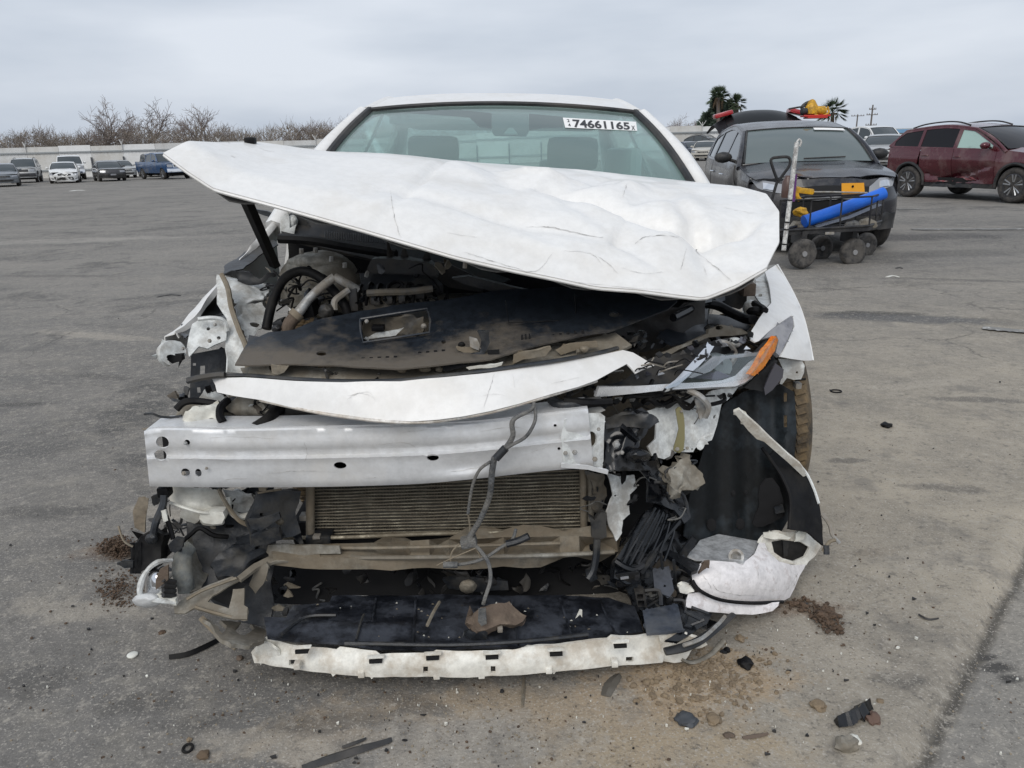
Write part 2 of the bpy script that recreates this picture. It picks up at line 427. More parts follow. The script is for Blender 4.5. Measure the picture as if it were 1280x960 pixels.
def graded(lo, hi, fine_lo, fine_hi, fs, gr=1.25):
    a = [fine_lo+(fine_hi-fine_lo)*i/int((fine_hi-fine_lo)/fs) for i in range(int((fine_hi-fine_lo)/fs)+1)]
    s = fs; x = a[-1]; up = []
    while x < hi: s *= gr; x = min(hi, x+s); up.append(x)
    s = fs; x = a[0]; dn = []
    while x > lo: s *= gr; x = max(lo, x-s); dn.append(x)
    return list(reversed(dn))+a+up
gx = graded(-900, 900, -3.2, 4.2, .045, 1.22); gy = graded(-60, 2400, .6, 5, .045, 1.2)
GV = []
for y in gy:
    for x in gx:
        z = gz(x, y)
        near = sstep(14, 4, math.hypot(x, y-2))
        z += near*(.006*noise.noise(Vector((x*1.7, y*1.7, 0)))+.003*noise.noise(Vector((x*9, y*9, 3))))
        dd = snor.dot(Vector((x, y, 0)))-sc0                       # broken seam: a shallow groove with a raised lip
        dd += .010*noise.noise(Vector((x*7, y*7, 9)))
        if abs(dd) < .3 and y < 30: z += (-.022*math.exp(-(dd/.03)**2)+.010*math.exp(-((dd+.07)/.05)**2)-.008*sstep(0,.05,dd))*near
        GV.append((x, y, z))
nx = len(gx); GF = [(j*nx+i, j*nx+i+1, (j+1)*nx+i+1, (j+1)*nx+i) for j in range(len(gy)-1) for i in range(nx-1)]
gme = bpy.data.meshes.new('ground'); gme.from_pydata(GV, [], GF); gme.update()
tag(link('ground', gme, ground_mat(), None, 80), kind='structure')
# worn painted line fragments on the lot
M_line = mat('worn_line_paint', (.62,.62,.60), .8, dirt=(.17,.165,.155), amt=.55, dscale=9, edge=.05)
for a, b, wd in (((1228,411),(1296,417),.055), ((1140,287),(1330,287),.10), ((1110,262),(1150,262),.09)):
    p, q = G0(*a), G0(*b); d = (q-p).normalized(); s = Vector((-d.y, d.x, 0))*wd; n_ = 14; V = []; F = []
    for i in range(n_+1):
        c = p+(q-p)*(i/n_); e = rnd.uniform(.7, 1.15)
        V += [c+s*e+Vector((0,0,.009)), c-s*e+Vector((0,0,.009))]
        if i: F.append((2*i-2, 2*i-1, 2*i+1, 2*i))
    tag(mesh_obj('painted_line', V, F, M_line), kind='structure')

# ================================================================ far fence
M_fence2 = mat('white_fence_sheet_aged', (.60,.60,.585), .6, dirt=(.46,.44,.40), amt=.3, dscale=.7, grime=.1); M_fence3 = mat('white_fence_sheet_new', (.72,.73,.73), .55, dirt=(.55,.54,.51), amt=.15, dscale=.7, grime=.1)
M_fence = mat('white_fence_sheet', (.66,.67,.67), .6, dirt=(.40,.39,.37), amt=.25, dscale=.8)
M_post = mat('dark_steel_post', (.07,.075,.085), .5); M_rail = mat('galvanised_rail', (.30,.32,.33), .5, .3)
FD = 74.0; FH = 2.25
def fence(x0, x1, D, label, bay=2.95, slope=0.0):
    root = thing('fence', label, 'fence', (x0, D, 0), math.atan(slope))
    n = int((x1-x0)/bay)
    bm = bmesh.new(); V = []
    k = 18                                                         # corrugated sheet, one bay wide
    for i in range(k+1):
        x = bay*(.004+.992*i/k); y = .011*(1 if i % 2 else -1)
        V.append((bm.verts.new((x, y, 0)), bm.verts.new((x, y, FH+.55))))
    for a, b in zip(V, V[1:]): bm.faces.new([a[0], b[0], b[1], a[1]])
    pme = tomesh(bm); pmes = [pme, pme.copy(), pme.copy()]
    for q_, mm_ in zip(pmes, (M_fence, M_fence2, M_fence3)): q_.materials.append(mm_)
    bm = bmesh.new(); bm_box(bm, (0, -.16, .4), (.12, .12, 4.3-1.6)); post = tomesh(bm)
    bm = bmesh.new(); bm_box(bm, (0, -.12, FH*.5+1.58), (.05, .05, .9)); bm_tube(bm, [(0,-.12,FH+.55),(.28,-.3,FH+1.0)], .03, 5); bm_tube(bm, [(0,-.12,FH+.55),(-.28,.1,FH+1.0)], .03, 5); arm = tomesh(bm)
    bm = bmesh.new(); bm_box(bm, (bay/2, -.09, FH+.02), (bay*.985, .07, .12)); bm_box(bm, (bay/2, -.09, .7), (bay*.985, .07, .12)); rail = tomesh(bm)
    for i in range(n):
        zz = gz(x0+i*bay, D)
        for nm, me, mm in (('panel', pme, M_fence), ('post', post, M_post), ('rail', rail, M_rail)) + ((('wire_arm', arm, M_fence),) if i % 3 == 1 else ()):
            if nm == 'panel': me = pmes[(i*7+i//3) % 3]; mm = None
            o = link(nm, me, mm, root); o.location = (i*bay, 0, (zz-.02+.05*math.sin(i*2.3)) if nm == 'panel' else (zz-.02 if nm != 'post' else zz))
    return root
fence(-100, 29, FD, 'long white corrugated metal boundary fence behind the parked cars')

# ================================================================ bare trees and brush
M_bark = mat('grey_bark', (.15,.125,.11), .9, var=.25); M_twig = mat('bare_twigs', (.20,.165,.15), .9, var=.25); M_brush = mat('dry_brush', (.235,.20,.165), .95, var=.35)
M_bark2 = mat('pale_bark', (.36,.34,.32), .9, var=.2)
def bare_tree_meshes(seed, h=6.0, spread=1.0):
    rr = random.Random(seed); tb = bmesh.new(); cb = bmesh.new()
    def seg(bm, a, b, r0, r1, n=4): bm_tube(bm, [a, b], [r0, r1], n)
    def grow(p, d, ln, r, lev):
        k = 3 if lev < 2 else 2; q = p
        for i in range(k):
            d = (d+Vector((rr.gauss(0,.16), rr.gauss(0,.16), rr.gauss(0,.10)))).normalized()
            e = q+d*ln/k; seg(tb if lev == 0 else cb, q, e, r*(1-.3*i/k), r*(1-.3*(i+1)/k), 6 if lev == 0 else (4 if lev < 3 else 3)); q = e
            if lev < 5 and (lev > 0 or i == k-1):
                for _ in range(rr.choice((1,2,2)) if lev else rr.choice((3,4,5))):
                    a = rr.uniform(0, 6.28); tl = rr.uniform(.45, 1.0)*spread
                    s = d.orthogonal().normalized(); u = d.cross(s)
                    nd = (d+(s*math.cos(a)+u*math.sin(a))*tl+Vector((0,0,.12))).normalized()
                    grow(q, nd, ln*rr.uniform(.55,.85), max(r*.55, .012), lev+1)
    grow(Vector((0,0,-.1)), Vector((0,0,1)), h*.30, h*.022, 0)
    return tomesh(tb), tomesh(cb)
TV = [bare_tree_meshes(s, 6.0, sp) for s, sp in ((3,1.0),(11,1.2),(19,.9),(27,1.15),(35,1.0))]
tree_px = [(-14,.80),(14,.75),(38,.92),(58,1.0),(80,.95),(100,1.05),(122,1.32),(140,1.0),(158,.85),(178,1.42),(200,1.1),(222,.85),(250,1.25),(275,.9),(300,.85),(322,.95),(345,.75),(366,.85),(388,.95),(408,.9),(428,1.12),(446,1.0),(470,.9),(838,.62),(848,.72),(857,.86),(864,.80),(872,.92)]
def posword(i): return ('leftmost', 'second from the left', 'third from the left', 'fourth from the left')[i] if i < 4 else None
for i, (px, s) in enumerate(tree_px):
    D = 88+((i*37) % 17); p = G0(px, 240); x = W(px, 190, D).x
    tm = TV[(i*3+1) % 5]; zz = gz(x, D)-.3
    big = s > 1.2
    side = 'behind the white fence' if px < 600 else 'right of the white car roof beyond the lot'
    if px == 178: lab = 'tall pale-trunked bare tree rising above the blue pickup truck'
    elif px == 122: lab = 'tall bare tree with upright branches above the white pickup truck'
    elif px == 250: lab = 'tall bare tree behind the fence above the raised hood corner'
    else:
        k_ = sorted(q[0] for q in tree_px if (q[0] < 600) == (px < 600)).index(px); ORD = 'first second third fourth fifth sixth seventh eighth ninth tenth eleventh twelfth thirteenth fourteenth fifteenth sixteenth seventeenth eighteenth nineteenth twentieth twenty-first twenty-second twenty-third twenty-fourth'.split()
        lab = 'leafless brown tree ' + (side if px < 600 else 'right of the white car') + ', ' + ORD[k_] + ' from the left'
    t_ = thing('bare_tree', lab, 'tree', (x, D, zz), (i*2.4) % 6.28, 'bare trees beyond the fence' if px < 600 else 'bare trees right of the car')
    t_.scale = (s*1.18, s*1.18, s*1.18)
    link('trunk', tm[0], None, t_).data.materials or None
    link('crown', tm[1], None, t_)
for tm in TV: tm[0].materials.append(M_bark2 if tm is TV[4] else M_bark); tm[1].materials.append(M_twig)
def brush(name, label, x0, x1, D0, D1, n, h0, h1, m, seed):
    rr = random.Random(seed); V = []; F = []
    for i in range(n):
        x = rr.uniform(x0, x1); y = rr.uniform(D0, D1); cl = .65+.5*noise.noise(Vector((x*.22, y*.1, seed)))+.25*noise.noise(Vector((x*.9, 0, seed)))
        z = gz(x, y)-.2+rr.random()**.8*(h0+(h1-h0)*max(0,cl)); a = rr.uniform(0, 6.28); t_ = rr.uniform(.1, 1.3); ln = rr.uniform(.4, 1.3)
        d = Vector((math.cos(a)*math.sin(t_), math.sin(a)*math.sin(t_), math.cos(t_)))*ln
        s = d.orthogonal().normalized()*rr.uniform(.015, .04); u = d.cross(s).normalized()*s.length; b = len(V); p = Vector((x, y, z))
        V += [p+s, p-s*.5+u, p-s*.5-u, p+d]; F += [(b,b+1,b+3),(b+1,b+2,b+3),(b+2,b,b+3)]
    return tag(mesh_obj(name, V, F, m, None, 35, False), label, 'brush', kind='stuff')
brush('dry_brush', 'brown leafless thicket growing behind the long white fence', -118, 13, 84, 96, 34000, 2.6, 5.0, M_brush, 4)

# ---- evergreens and palms right of the white car
M_needle = mat('dark_needles', (.070,.100,.072), .9, var=.4); M_palm = mat('palm_leaf', (.06,.085,.045), .7, var=.35); M_palmdead = mat('palm_skirt', (.15,.11,.07), .9, var=.3)
def evergreen(px, top, D, wd, label, seed):
    rr = random.Random(seed); x = W(px, 180, D).x; H = W(px, top, D).z
    t_ = thing('evergreen_tree', label, 'tree', (x, D, 0), 0, 'evergreens by the palms'); tube('trunk', [(x,D,0),(x,D,H*.5),(x,D,H*.96)], [.3,.2,.04], M_bark, t_, 6, 2)
    V = []; F = []
    for i in range(7500):
        f = rr.random()**.75; rad = wd*(1-f**1.6)*(.55+.45*noise.noise(Vector((f*7, seed, rr.random()*2))))*math.sqrt(rr.uniform(.2,1)); a = rr.uniform(0, 6.28)
        p = Vector((math.cos(a)*rad, math.sin(a)*rad, H*(.08+.92*f))); d = Vector((math.cos(a+rr.uniform(-.8,.8)), math.sin(a+rr.uniform(-.8,.8)), rr.uniform(-.3,.8))).normalized()
        s = d.orthogonal().normalized()*rr.uniform(.10,.22); b = len(V); l = rr.uniform(.3,.8)
        V += [p-s, p+s, p+d*l+Vector((x*0,0,0))]; F.append((b,b+1,b+2))
    mesh_obj('crown', [Vector(v)+Vector((x,D,0)) for v in V], F, M_needle, t_, 35, False); return t_
evergreen(894, 120, 84, 1.9, 'tall dark evergreen tree directly under the taller palm', 2)
evergreen(908, 130, 86, 2.3, 'dark evergreen tree touching the open tailgate of the black crossover', 5)
evergreen(883, 144, 83, 2.1, 'shorter dark evergreen tree left of the two palms', 8)
def palm(px, top, D, wd, label, seed):
    rr = random.Random(seed); x = W(px, 180, D).x; H = W(px, top, D).z; c = Vector((x, D, H-wd*.55))
    t_ = thing('palm_tree', label, 'palm', (x, D, 0), 0, 'fan palms'); tube('trunk', [(x,D,0),(x+.1,D,H*.5),c], [.28,.2,.2], M_bark, t_, 7, 3)
    V = []; F = []; V2 = []; F2 = []
    for i in range(46):
        a = rr.uniform(0, 6.28); e = rr.uniform(-.5, 1.4); d = Vector((math.cos(a)*math.cos(e), math.sin(a)*math.cos(e), math.sin(e)))
        st = c+d*wd*.45; s = d.cross(Vector((0,0,1))).normalized(); u = s.cross(d)
        for k in range(-6, 7):
            dd = (d+s*k*.16+Vector((0,0,-.05*abs(k)))).normalized(); b = len(V); ww = (s*.06+u*.03)
            V += [st-ww, st+ww, st+dd*wd*rr.uniform(.45,.6)-Vector((0,0,.08*wd))]; F.append((b,b+1,b+2))
        b = len(V); V += [c-s*.03, c+s*.03, st+s*.03, st-s*.03]; F.append((b,b+1,b+2,b+3))
    for i in range(22):
        a = rr.uniform(0, 6.28); p = c+Vector((math.cos(a)*.35, math.sin(a)*.35, -rr.uniform(0, wd*.45))); b = len(V2)
        V2 += [p+Vector((0,0,.1)), p+Vector((.12,.05,.1)), p+Vector((math.cos(a)*.2, math.sin(a)*.2, -.7))]; F2.append((b,b+1,b+2))
    mesh_obj('crown', V, F, M_palm, t_, 35, False); mesh_obj('dead_frond_skirt', V2, F2, M_palmdead, t_, 35, False)
palm(895, 112, 82.5, 1.4, 'taller palm rising above the evergreens', 4)
palm(918, 121, 82.5, 1.2, 'palm just right of the taller one, above the open tailgate', 6)
palm(1037, 128, 90, 1.9, 'bushy palm behind the yellow tool on the crossover roof', 9)
palm(1046, 160, 90, .8, 'small low palm peeking past the roof of the black crossover', 12)

# ---- long building, utility poles
M_wall = mat('pale_building_wall', (.50,.50,.48), .8, dirt=(.40,.40,.38), amt=.3, dscale=.15); M_blue = mat('blue_roof_trim', (.16,.32,.50), .5); M_dk = mat('dark_opening', (.03,.032,.035), .6)
bl = thing('warehouse', 'long pale warehouse with a thin blue roof band in the far right', 'building', (W(1090,180,215).x, 215, 0))
xa, xb = W(1086,180,215).x, W(1600,180,215).x; ht = W(1190, 160, 215).z
def wallbox(nm, x0, x1, z0, z1, m, y0=215.0, dep=30): return box(nm, ((x0+x1)/2, y0+dep/2, (z0+z1)/2), (x1-x0, dep, z1-z0), m, bl)
npan = 16
for i in range(npan):
    a = xa+(xb-xa)*i/npan; b = xa+(xb-xa)*(i+1)/npan
    wallbox('wall_panel', a, b-.06, 0, ht-.9, M_wall)
wallbox('roof_band', xa-.4, xb+.4, ht-.9, ht, M_blue, 214.6, 31)
wallbox('roof', xa, xb, ht, ht+.25, M_wall, 216, 28)
for i in (2, 5, 9): 
    a = xa+(xb-xa)*(i+.3)/npan; box('roller_door', (a+1.6, 214.95, 1.7), (3.2, .1, 3.4), M_rail, bl)
M_pole = mat('weathered_pole', (.14,.125,.115), .9, var=.2)
def upole(px, top, D, arms, label):
    p = W(px, top, D); t_ = thing('utility_pole', label, 'utility pole', (p.x, D, 0)); tube('pole', [(p.x,D,0),(p.x+.05,D,p.z)], [.26,.17], M_pole, t_, 8, 2)
    for dz, wd in arms:
        box('crossarm', (p.x, D-.2, p.z-dz), (wd, .14, .16), M_pole, t_)
        for k in (-.46,-.25,.25,.46): lathe('insulator', [(.06,0),(.1,.1),(.05,.28)], M_pole, t_, Matrix.Translation((p.x+k*wd, D-.2, p.z-dz+.08)), 8)
upole(1091, 131, 190, ((1.0,1.6),(2.2,2.6),(4.5,2.6)), 'taller wooden utility pole right of the crossover with three crossarms')
upole(1072, 143, 225, ((.4,3.6),), 'shorter utility pole with one wide crossarm')
# ================================================================ vehicles
M_tyre = mat('tyre_rubber', (.022,.022,.023), .8, dirt=(.09,.08,.07), amt=.3, dscale=8, bump=.2, bscale=70)
M_rim = mat('alloy_rim', (.42,.43,.44), .3, .8); M_rimd = mat('dark_rim', (.07,.07,.075), .4, .5)
M_blk = mat('black_plastic', (.018,.019,.021), .55, dirt=(.10,.09,.08), amt=.15, dscale=5)
M_gl = mat('tinted_glass', (.035,.045,.05), .04, 0, spec=.9, var=.02); M_gl2 = mat('clear_car_glass', (.10,.125,.125), .05, spec=.9)
M_lamp = mat('lamp_clear', (.30,.31,.33), .12, .35, spec=.8); M_red = mat('tail_lamp_red', (.35,.015,.02), .15, spec=.8); M_amber = mat('amber_lens', (.78,.20,.012), .2, spec=.7)
M_under = mat('underbody_black', (.008,.008,.009), .9); M_chrome = mat('chrome', (.75,.76,.78), .12, 1.0)
M_seat = mat('seat_cloth', (.03,.03,.033), .9); M_int = mat('interior_trim', (.035,.036,.038), .85)
def interp(tab, x):
    tab = sorted(tab)
    if x <= tab[0][0]: return tab[0][1]
    for (a, b), (c, d) in zip(tab, tab[1:]):
        if x <= c: return b+(d-b)*(x-a)/(c-a+1e-9)
    return tab[-1][1]
def wheel(parent, x, y, R_, side, tw=.2, rim=None, spokes=5, seg=28, name='wheel', rz=0):
    """tyre with tread and a spoked rim; local frame of the vehicle"""
    M4 = Matrix.Translation((x, y, R_)) @ Matrix.Rotation(rz, 4, 'Z') @ Matrix.Rotation(-math.pi/2*side, 4, 'X')
    h = tw/2; rr = R_*.66
    t_ = bmesh.new(); bm_lathe(t_, [(rr,-h*.8),(rr*1.05,-h*.95),(R_*.9,-h*1.02),(R_*.975,-h*.8),(R_,-h*.55),(R_,h*.55),(R_*.975,h*.8),(R_*.9,h*1.02),(rr*1.05,h*.95),(rr,h*.8)], seg, M4)
    o = link(name, tomesh(t_), M_tyre, parent, 50)
    b = bmesh.new(); bm_lathe(b, [(rr*1.0,-h*.7),(rr*1.0,h*.86),(rr*.9,h*.88),(rr*.86,h*.4),(rr*.3,h*.2),(.001,h*.2)], seg, M4)
    link('rim', tomesh(b), M_rimd, o, 40)
    b = bmesh.new()
    for i in range(spokes):
        for dv in (-.16, .16):
            a = 2*math.pi*i/spokes+.3; c = Vector((math.cos(a), math.sin(a), 0)); e = Vector((math.cos(a+dv*1.2), math.sin(a+dv*1.2), 0))
            bm_tube(b, [M4 @ (c*rr*.12+Vector((0,0,h*.62))), M4 @ (e*rr*.55+Vector((0,0,h*.72))), M4 @ (e*rr*.93+Vector((0,0,h*.8)))], [rr*.09, rr*.075, rr*.085], 5)
    bm_lathe(b, [(rr*.2,h*.3),(rr*.2,h*.7),(rr*.12,h*.78),(.001,h*.78)], 12, M4)
    link('spokes', tomesh(b), rim or M_rim, o, 40)
    return o
def build_car(name, label, cat, loc, rz, S, paint, group=None, lod=1.0, skip=(), dent=None, glassm=None, roof_m=None):
    """S: measurements of the vehicle in metres. x forward, y left."""
    root = thing(name, label, cat, loc, rz, group); base = Vector(loc)
    L_, Wd, R_ = S['L'], S['W'], S['R']; xf, xr = L_/2, -L_/2; zs = S['zs']; af, ar = S['af'], S['ar']
    hf, cw, hd, rh, dk, tl = S['hf'], S['cowl'], S['head'], S['rhead'], S['deck'], S['tail']; cf, crr = S.get('cf', .38), S.get('cr', .3)
    top = [(hf[0], hf[1]), (hf[0]-.3, hf[1]+(cw[1]-hf[1])*.45), (cw[0], cw[1])]; deckt = [(dk[0], dk[1]), (tl[0], tl[1])]
    roofp = [(hd[0], hd[1]), ((hd[0]*2+rh[0])/3, S['H']), ((hd[0]+rh[0]*1.6)/2.6, S['H']-.006), (rh[0], rh[1])]
    roofc = [(p.x, p.y) for p in catmull([(a, b, 0) for a, b in sorted(roofp)], 6)]
    CRH = S.get('crown', .06)
    belt = lambda x: interp([(cw[0], S['zbf']), (dk[0], S['zbr'])], x)
    def shoulder(x):
        if x > cw[0]-.05: return min(interp(top, x)-CRH, S['zbf']+.02)
        if x < dk[0]+.05: return max(interp(deckt, x)-.05, S['zbr']-.14) if not S.get('hatch') else S['zbr']
        return belt(x)
    def plan(x):
        t = max(0, (x-af*.9)/(xf-af*.9)); u = max(0, (ar*.95-x)/(ar*.95-xr))
        return Wd*(1-.075*t**1.8-.085*u**1.8)
    def ys(x, z):
        zb = max(belt(x), .6); t = (min(z, zb)-zs)/(zb-zs)
        f = 1-.085*(1-t)**2.2*0.8-.075*max(0,t-.45)**2*2.2+.010*math.exp(-((t-.72)/.05)**2)-.012*math.exp(-((t-.30)/.12)**2)
        y = plan(x)*f
        if z > zb: y -= (z-zb)*S['tumble']
        return y
    def put(nm, fn, pol, step, m, par=root, holes=(), t=.012, out=Vector((0,0,.7)), seed=1, jit=.05, sharp=40, lb=None):
        P, T = cdt(pol, step*lod, holes, jit=jit, seed=seed)
        V = [Vector(fn(*p)) for p in P]; bm = thicken(V, T, 0); bm.normal_update()
        s = sum((f.normal.dot(f.calc_center_median()-out)*f.calc_area()) for f in bm.faces)
        V2 = V; bm.free()
        bm = thicken(V2, T if s > 0 else [list(reversed(f)) for f in T], t, None)
        # keep outside outwards
        o = link(nm, tomesh(bm), m, par, sharp); 
        if lb: o['label'] = lb
        return o
    gm = glassm or M_gl
    Ra = R_*1.14
    def arch(cx, n=14, up=True):
        return [(cx+Ra*math.cos(a), max(R_+Ra*math.sin(a), zs)) for a in [math.pi+.28-(math.pi+.56)*i/n for i in range(n+1)]]
    st = .11
    xd1 = S.get('xd1', cw[0]-.10); xd2 = S.get('xd2', (hd[0]+rh[0])/2-.05); xd3 = S.get('xd3', ar+R_*.55)
    pickup = S.get('pickup')
    def seam_line(x0, x1, fn, n=8): return [(x0+(x1-x0)*i/n, fn(x0+(x1-x0)*i/n)) for i in range(n+1)]
    for sd in (1, -1):
        if ('side', sd) in skip: continue
        def fn(x, z, sd=sd, o=0):
            p = Vector((x, sd*(ys(x, z)+o), z))
            if dent: p = dent(p, sd)
            return p
        if ('fender', sd) not in skip:
            pol = [(xd1+.004, zs+.02)]+arch(af)+[(xf-cf, zs+.1), (xf-cf+.02, shoulder(xf-cf)-.02)]+seam_line(xf-cf, xd1+.004, shoulder, 6)
            pol = [p for p in pol if p[0] > xd1]
            put('front_fender', fn, pol, st, paint, out=Vector((af,0,.5)))
        g = .005
        if not pickup:
            xq = xd3
            put('front_door', fn, [(xd2+g, zs+.07),(xd1-g, zs+.07)]+seam_line(xd1-g, xd2+g, belt, 4), st, paint)
            q = [(xq-.02-Ra*0, zs+.07)]
            rd = [(xd2-g, belt(xd2)), (xd2-g, zs+.07), (min(xd2-.05, ar+Ra+.05), zs+.07)]+[p for p in arch(ar) if p[0] > ar+Ra*.62 and p[1] > zs+.08][::-1]+[(xq+g-.02, belt(xq))]
            put('rear_door', fn, rd, st, paint)
            qp = [(xq-g-.02, belt(xq))]+[p for p in arch(ar)][::-1][[i for i, p in enumerate(arch(ar)[::-1]) if p[0] <= ar+Ra*.62][0]:]+[(xr+crr, zs+.12), (xr+crr-.01, shoulder(xr+crr)-.01)]+seam_line(xr+crr, xq-g-.02, shoulder, 6)[1:-1]
            put('rear_quarter', fn, qp, st, paint)
        else:
            put('front_door', fn, [(xd2+g, zs+.07),(xd1-g, zs+.07)]+seam_line(xd1-g, xd2+g, belt, 4), st, paint)
            xb = S['bed']
            if S.get('xd4'):
                put('rear_door', fn, [(xb+.012, zs+.07),(xd2-g, zs+.07),(xd2-g, belt(xd2)),(xb+.012, belt(xb))], st, paint)
            bp = [(xb-.012, S['zbr']), (xb-.012, zs+.07)]+[p for p in arch(ar)][::-1]+[(xr+crr*.4, zs+.12), (xr+crr*.4, S['zbr'])]
            put('bed_side', fn, bp, st, paint)
        put('sill', lambda x, z: fn(x, z, o=-.01), [(ar+Ra*1.02, zs-.03),(af-Ra*1.02, zs-.03),(af-Ra*1.02, zs+.068),(ar+Ra*1.02, zs+.068)], st, M_blk if S.get('clad') else paint)
        if S.get('clad'):
            for cx in (af, ar):
                P = [Vector(fn(cx+(Ra+.02)*math.cos(a), R_+(Ra+.02)*math.sin(a), o=.008)) for a in [R(-8)+R(196)*i/20 for i in range(21)]]
                bm = bmesh.new(); bm_tube(bm, [p for p in P if p.z > zs-.02], .035, 6); link('arch_trim', tomesh(bm), M_blk, root, 50)
        # greenhouse side: frame with window openings
        zr = lambda x: interp(roofc, x)-CRH*.9
        rear_x = dk[0]
        outl = [(cw[0]-.02, belt(cw[0])+.002)]+[(hd[0]-.02, zr(hd[0]-.02))]+[(hd[0]+(rh[0]-hd[0])*i/8, zr(hd[0]+(rh[0]-hd[0])*i/8)) for i in range(1, 9)]+[(rear_x+.02, belt(rear_x)+.002)]
        outl += [(rear_x+(cw[0]-rear_x)*i/8, belt(rear_x+(cw[0]-rear_x)*i/8)+.002) for i in range(1, 8)]
        def topline(x):
            if x > hd[0]: return interp([(cw[0], belt(cw[0])), (hd[0], zr(hd[0]))], x)
            if x < rh[0]: return interp([(dk[0], belt(dk[0])), (rh[0], zr(rh[0]))], x)
            return zr(x)
        wins = []
        def win(a, b):
            n = 6; lo = [(a+(b-a)*i/n, belt(a+(b-a)*i/n)+.03) for i in range(n+1)]; hi = [(a+(b-a)*i/n, max(topline(a+(b-a)*i/n)-.055, belt(a+(b-a)*i/n)+.032)) for i in range(n+1)]
            return lo+hi[::-1]
        fw = S.get('win1', (cw[0]-.34, xd2+.04)); wins.append((win(fw[1], fw[0]), 'front_side_window'))
        rw = S.get('win2', (xd2-.05, xd3+.02))
        if rw: wins.append((win(rw[1], rw[0]), 'rear_side_window'))
        qw = S.get('win3')
        if qw: wins.append((win(qw[1], qw[0]), 'quarter_window'))
        put('window_frame', fn, outl, st*.8, S.get('framem') or paint, holes=[w_[0] for w_ in wins], out=Vector((0,0,.9)))
        for pl, nm in wins:
            put(nm, lambda x, z: fn(x, z, o=-.012), pl, st, S.get('sideglass', {}).get((nm, sd), gm), t=.004, out=Vector((0,0,.9)))
        # pillars and roof rail as rounded members
        A = [Vector(fn(cw[0]+.04, belt(cw[0])))-Vector((0, sd*.004, .03)), Vector(fn(hd[0]+.01, zr(hd[0])))-Vector((0, sd*.006, .004))]
        mid = (A[0]+A[1])/2+Vector((.03,0,.035))
        tube('a_pillar', [base+A[0], base+mid, base+A[1]], [.040,.038,.032], paint, root, 8, 4)
        rp = [Vector(fn(x, zr(x)))-Vector((0, sd*.022, .004)) for x in [hd[0]+(rh[0]-hd[0])*i/8 for i in range(9)]]
        tube('roof_rail', [base+p for p in rp], .030, paint, root, 8, 2)
        C = [rp[-1], Vector(fn(dk[0]+.04, belt(dk[0])))-Vector((0, sd*.05, 0))]
        tube('c_pillar', [base+p for p in C], [.030,.055], paint, root, 8, 3)
        if S.get('rails'):
            tube('roof_rack_rail', [base+Vector((hd[0]-.25+(rh[0]+.1-hd[0]+.25)*i/6, sd*(ys(0, zr(0))-.09), interp(roofc, hd[0]-.25+(rh[0]+.1-hd[0]+.25)*i/6)+.035-.045*(abs(i-3)/3)**4)) for i in range(7)], .018, M_blk, root, 6, 3)
        # mirror, handles
        mx = cw[0]-.36; mb = Vector(fn(mx, belt(mx)+.03))
        bm = bmesh.new(); bmesh.ops.create_icosphere(bm, subdivisions=2, radius=1)
        if 'mirror' in skip: bm.free(); bm = None
        for v in (bm.verts if bm else ()): v.co = Vector((v.co.x*.075-(.02 if v.co.x < 0 else 0), v.co.y*.12, v.co.z*.075))+mb+Vector((.0, sd*.15, .07))
        mo = link('door_mirror', tomesh(bm), S.get('mirror') or paint, root, 60) if bm else None
        if mo: tube('mirror_arm', [base+mb+Vector((0,-sd*.02,.01)), base+mb+Vector((0,sd*.10,.05))], .025, M_blk, mo, 6, 0)
        for hx in [xd2+.12] + ([xd3+.14] if (not pickup) else []):
            p = Vector(fn(hx, belt(hx)-.16)); tube('door_handle', [base+p+Vector((-.09, sd*.004, 0)), base+p+Vector((-.05, sd*.03, .004)), base+p+Vector((.05, sd*.03, .004)), base+p+Vector((.09, sd*.004, 0))], .013, S.get('handle') or paint, root, 6, 3)
        for cx in (af, ar):
            if ('wheel', cx == af, sd) in skip: continue
            wheel(root, cx, sd*(Wd-.115), R_, sd, S.get('tw', .21), S.get('rim'), S.get('spokes', 5), 28 if lod < 1.5 else 18)
    # hood
    def wh(x): return ys(x, shoulder(x))
    if 'hood' not in skip:
        def hz(x, y):
            w_ = wh(min(x, xf-cf)); return (x, y, interp(top, x)-(CRH+.0)*min(1.3, abs(y)/w_)**2.6+.012*math.exp(-((abs(y)-w_*.55)/.10)**2))
        def hfx(y): return hf[0]-.20*(abs(y)/Wd)**2.2
        pol = [(cw[0]-.02+.10*(1-(k/6)**2), k/6*(wh(cw[0])-.01)) for k in range(-6, 7)]
        pol += [(x, wh(min(x, xf-cf))-.008-(.0 if x < xf-cf else (x-xf+cf)*.5)) for x in (cw[0]+(hfx(Wd*.8)-cw[0])*i/5 for i in range(1, 6))]
        pol += [(hfx(y), y) for y in [Wd*.78*(1-i/4) for i in range(9)]]
        pol += [(x, -(wh(min(x, xf-cf))-.008-(.0 if x < xf-cf else (x-xf+cf)*.5))) for x in (cw[0]+(hfx(Wd*.8)-cw[0])*i/5 for i in range(5, 0, -1))]
        put('hood', lambda x, y: (dent(Vector(hz(x, y)), 0) if dent else hz(x, y)), pol, .13, paint, out=Vector((hf[0]-.5,0,.2)))
    def face(xe, c, topz, s, xin, n=3.0):
        # bumper skins: function of (y, z)
        def f(y, z, o=0):
            wq = plan(xe-s*c)*1.0; a = min(1.0, abs(y)/wq)
            rake = max(0, (z-.62)/(topz-.62))**1.6*abs(xe-xin)+max(0, (.42-z)/.3)*.06
            p = Vector((xe-s*(c*a**n+rake*(1-.3*a))+s*o, y*(1+o*.25), z))
            if dent: p = dent(p, 2 if s > 0 else 3)
            return p
        return f
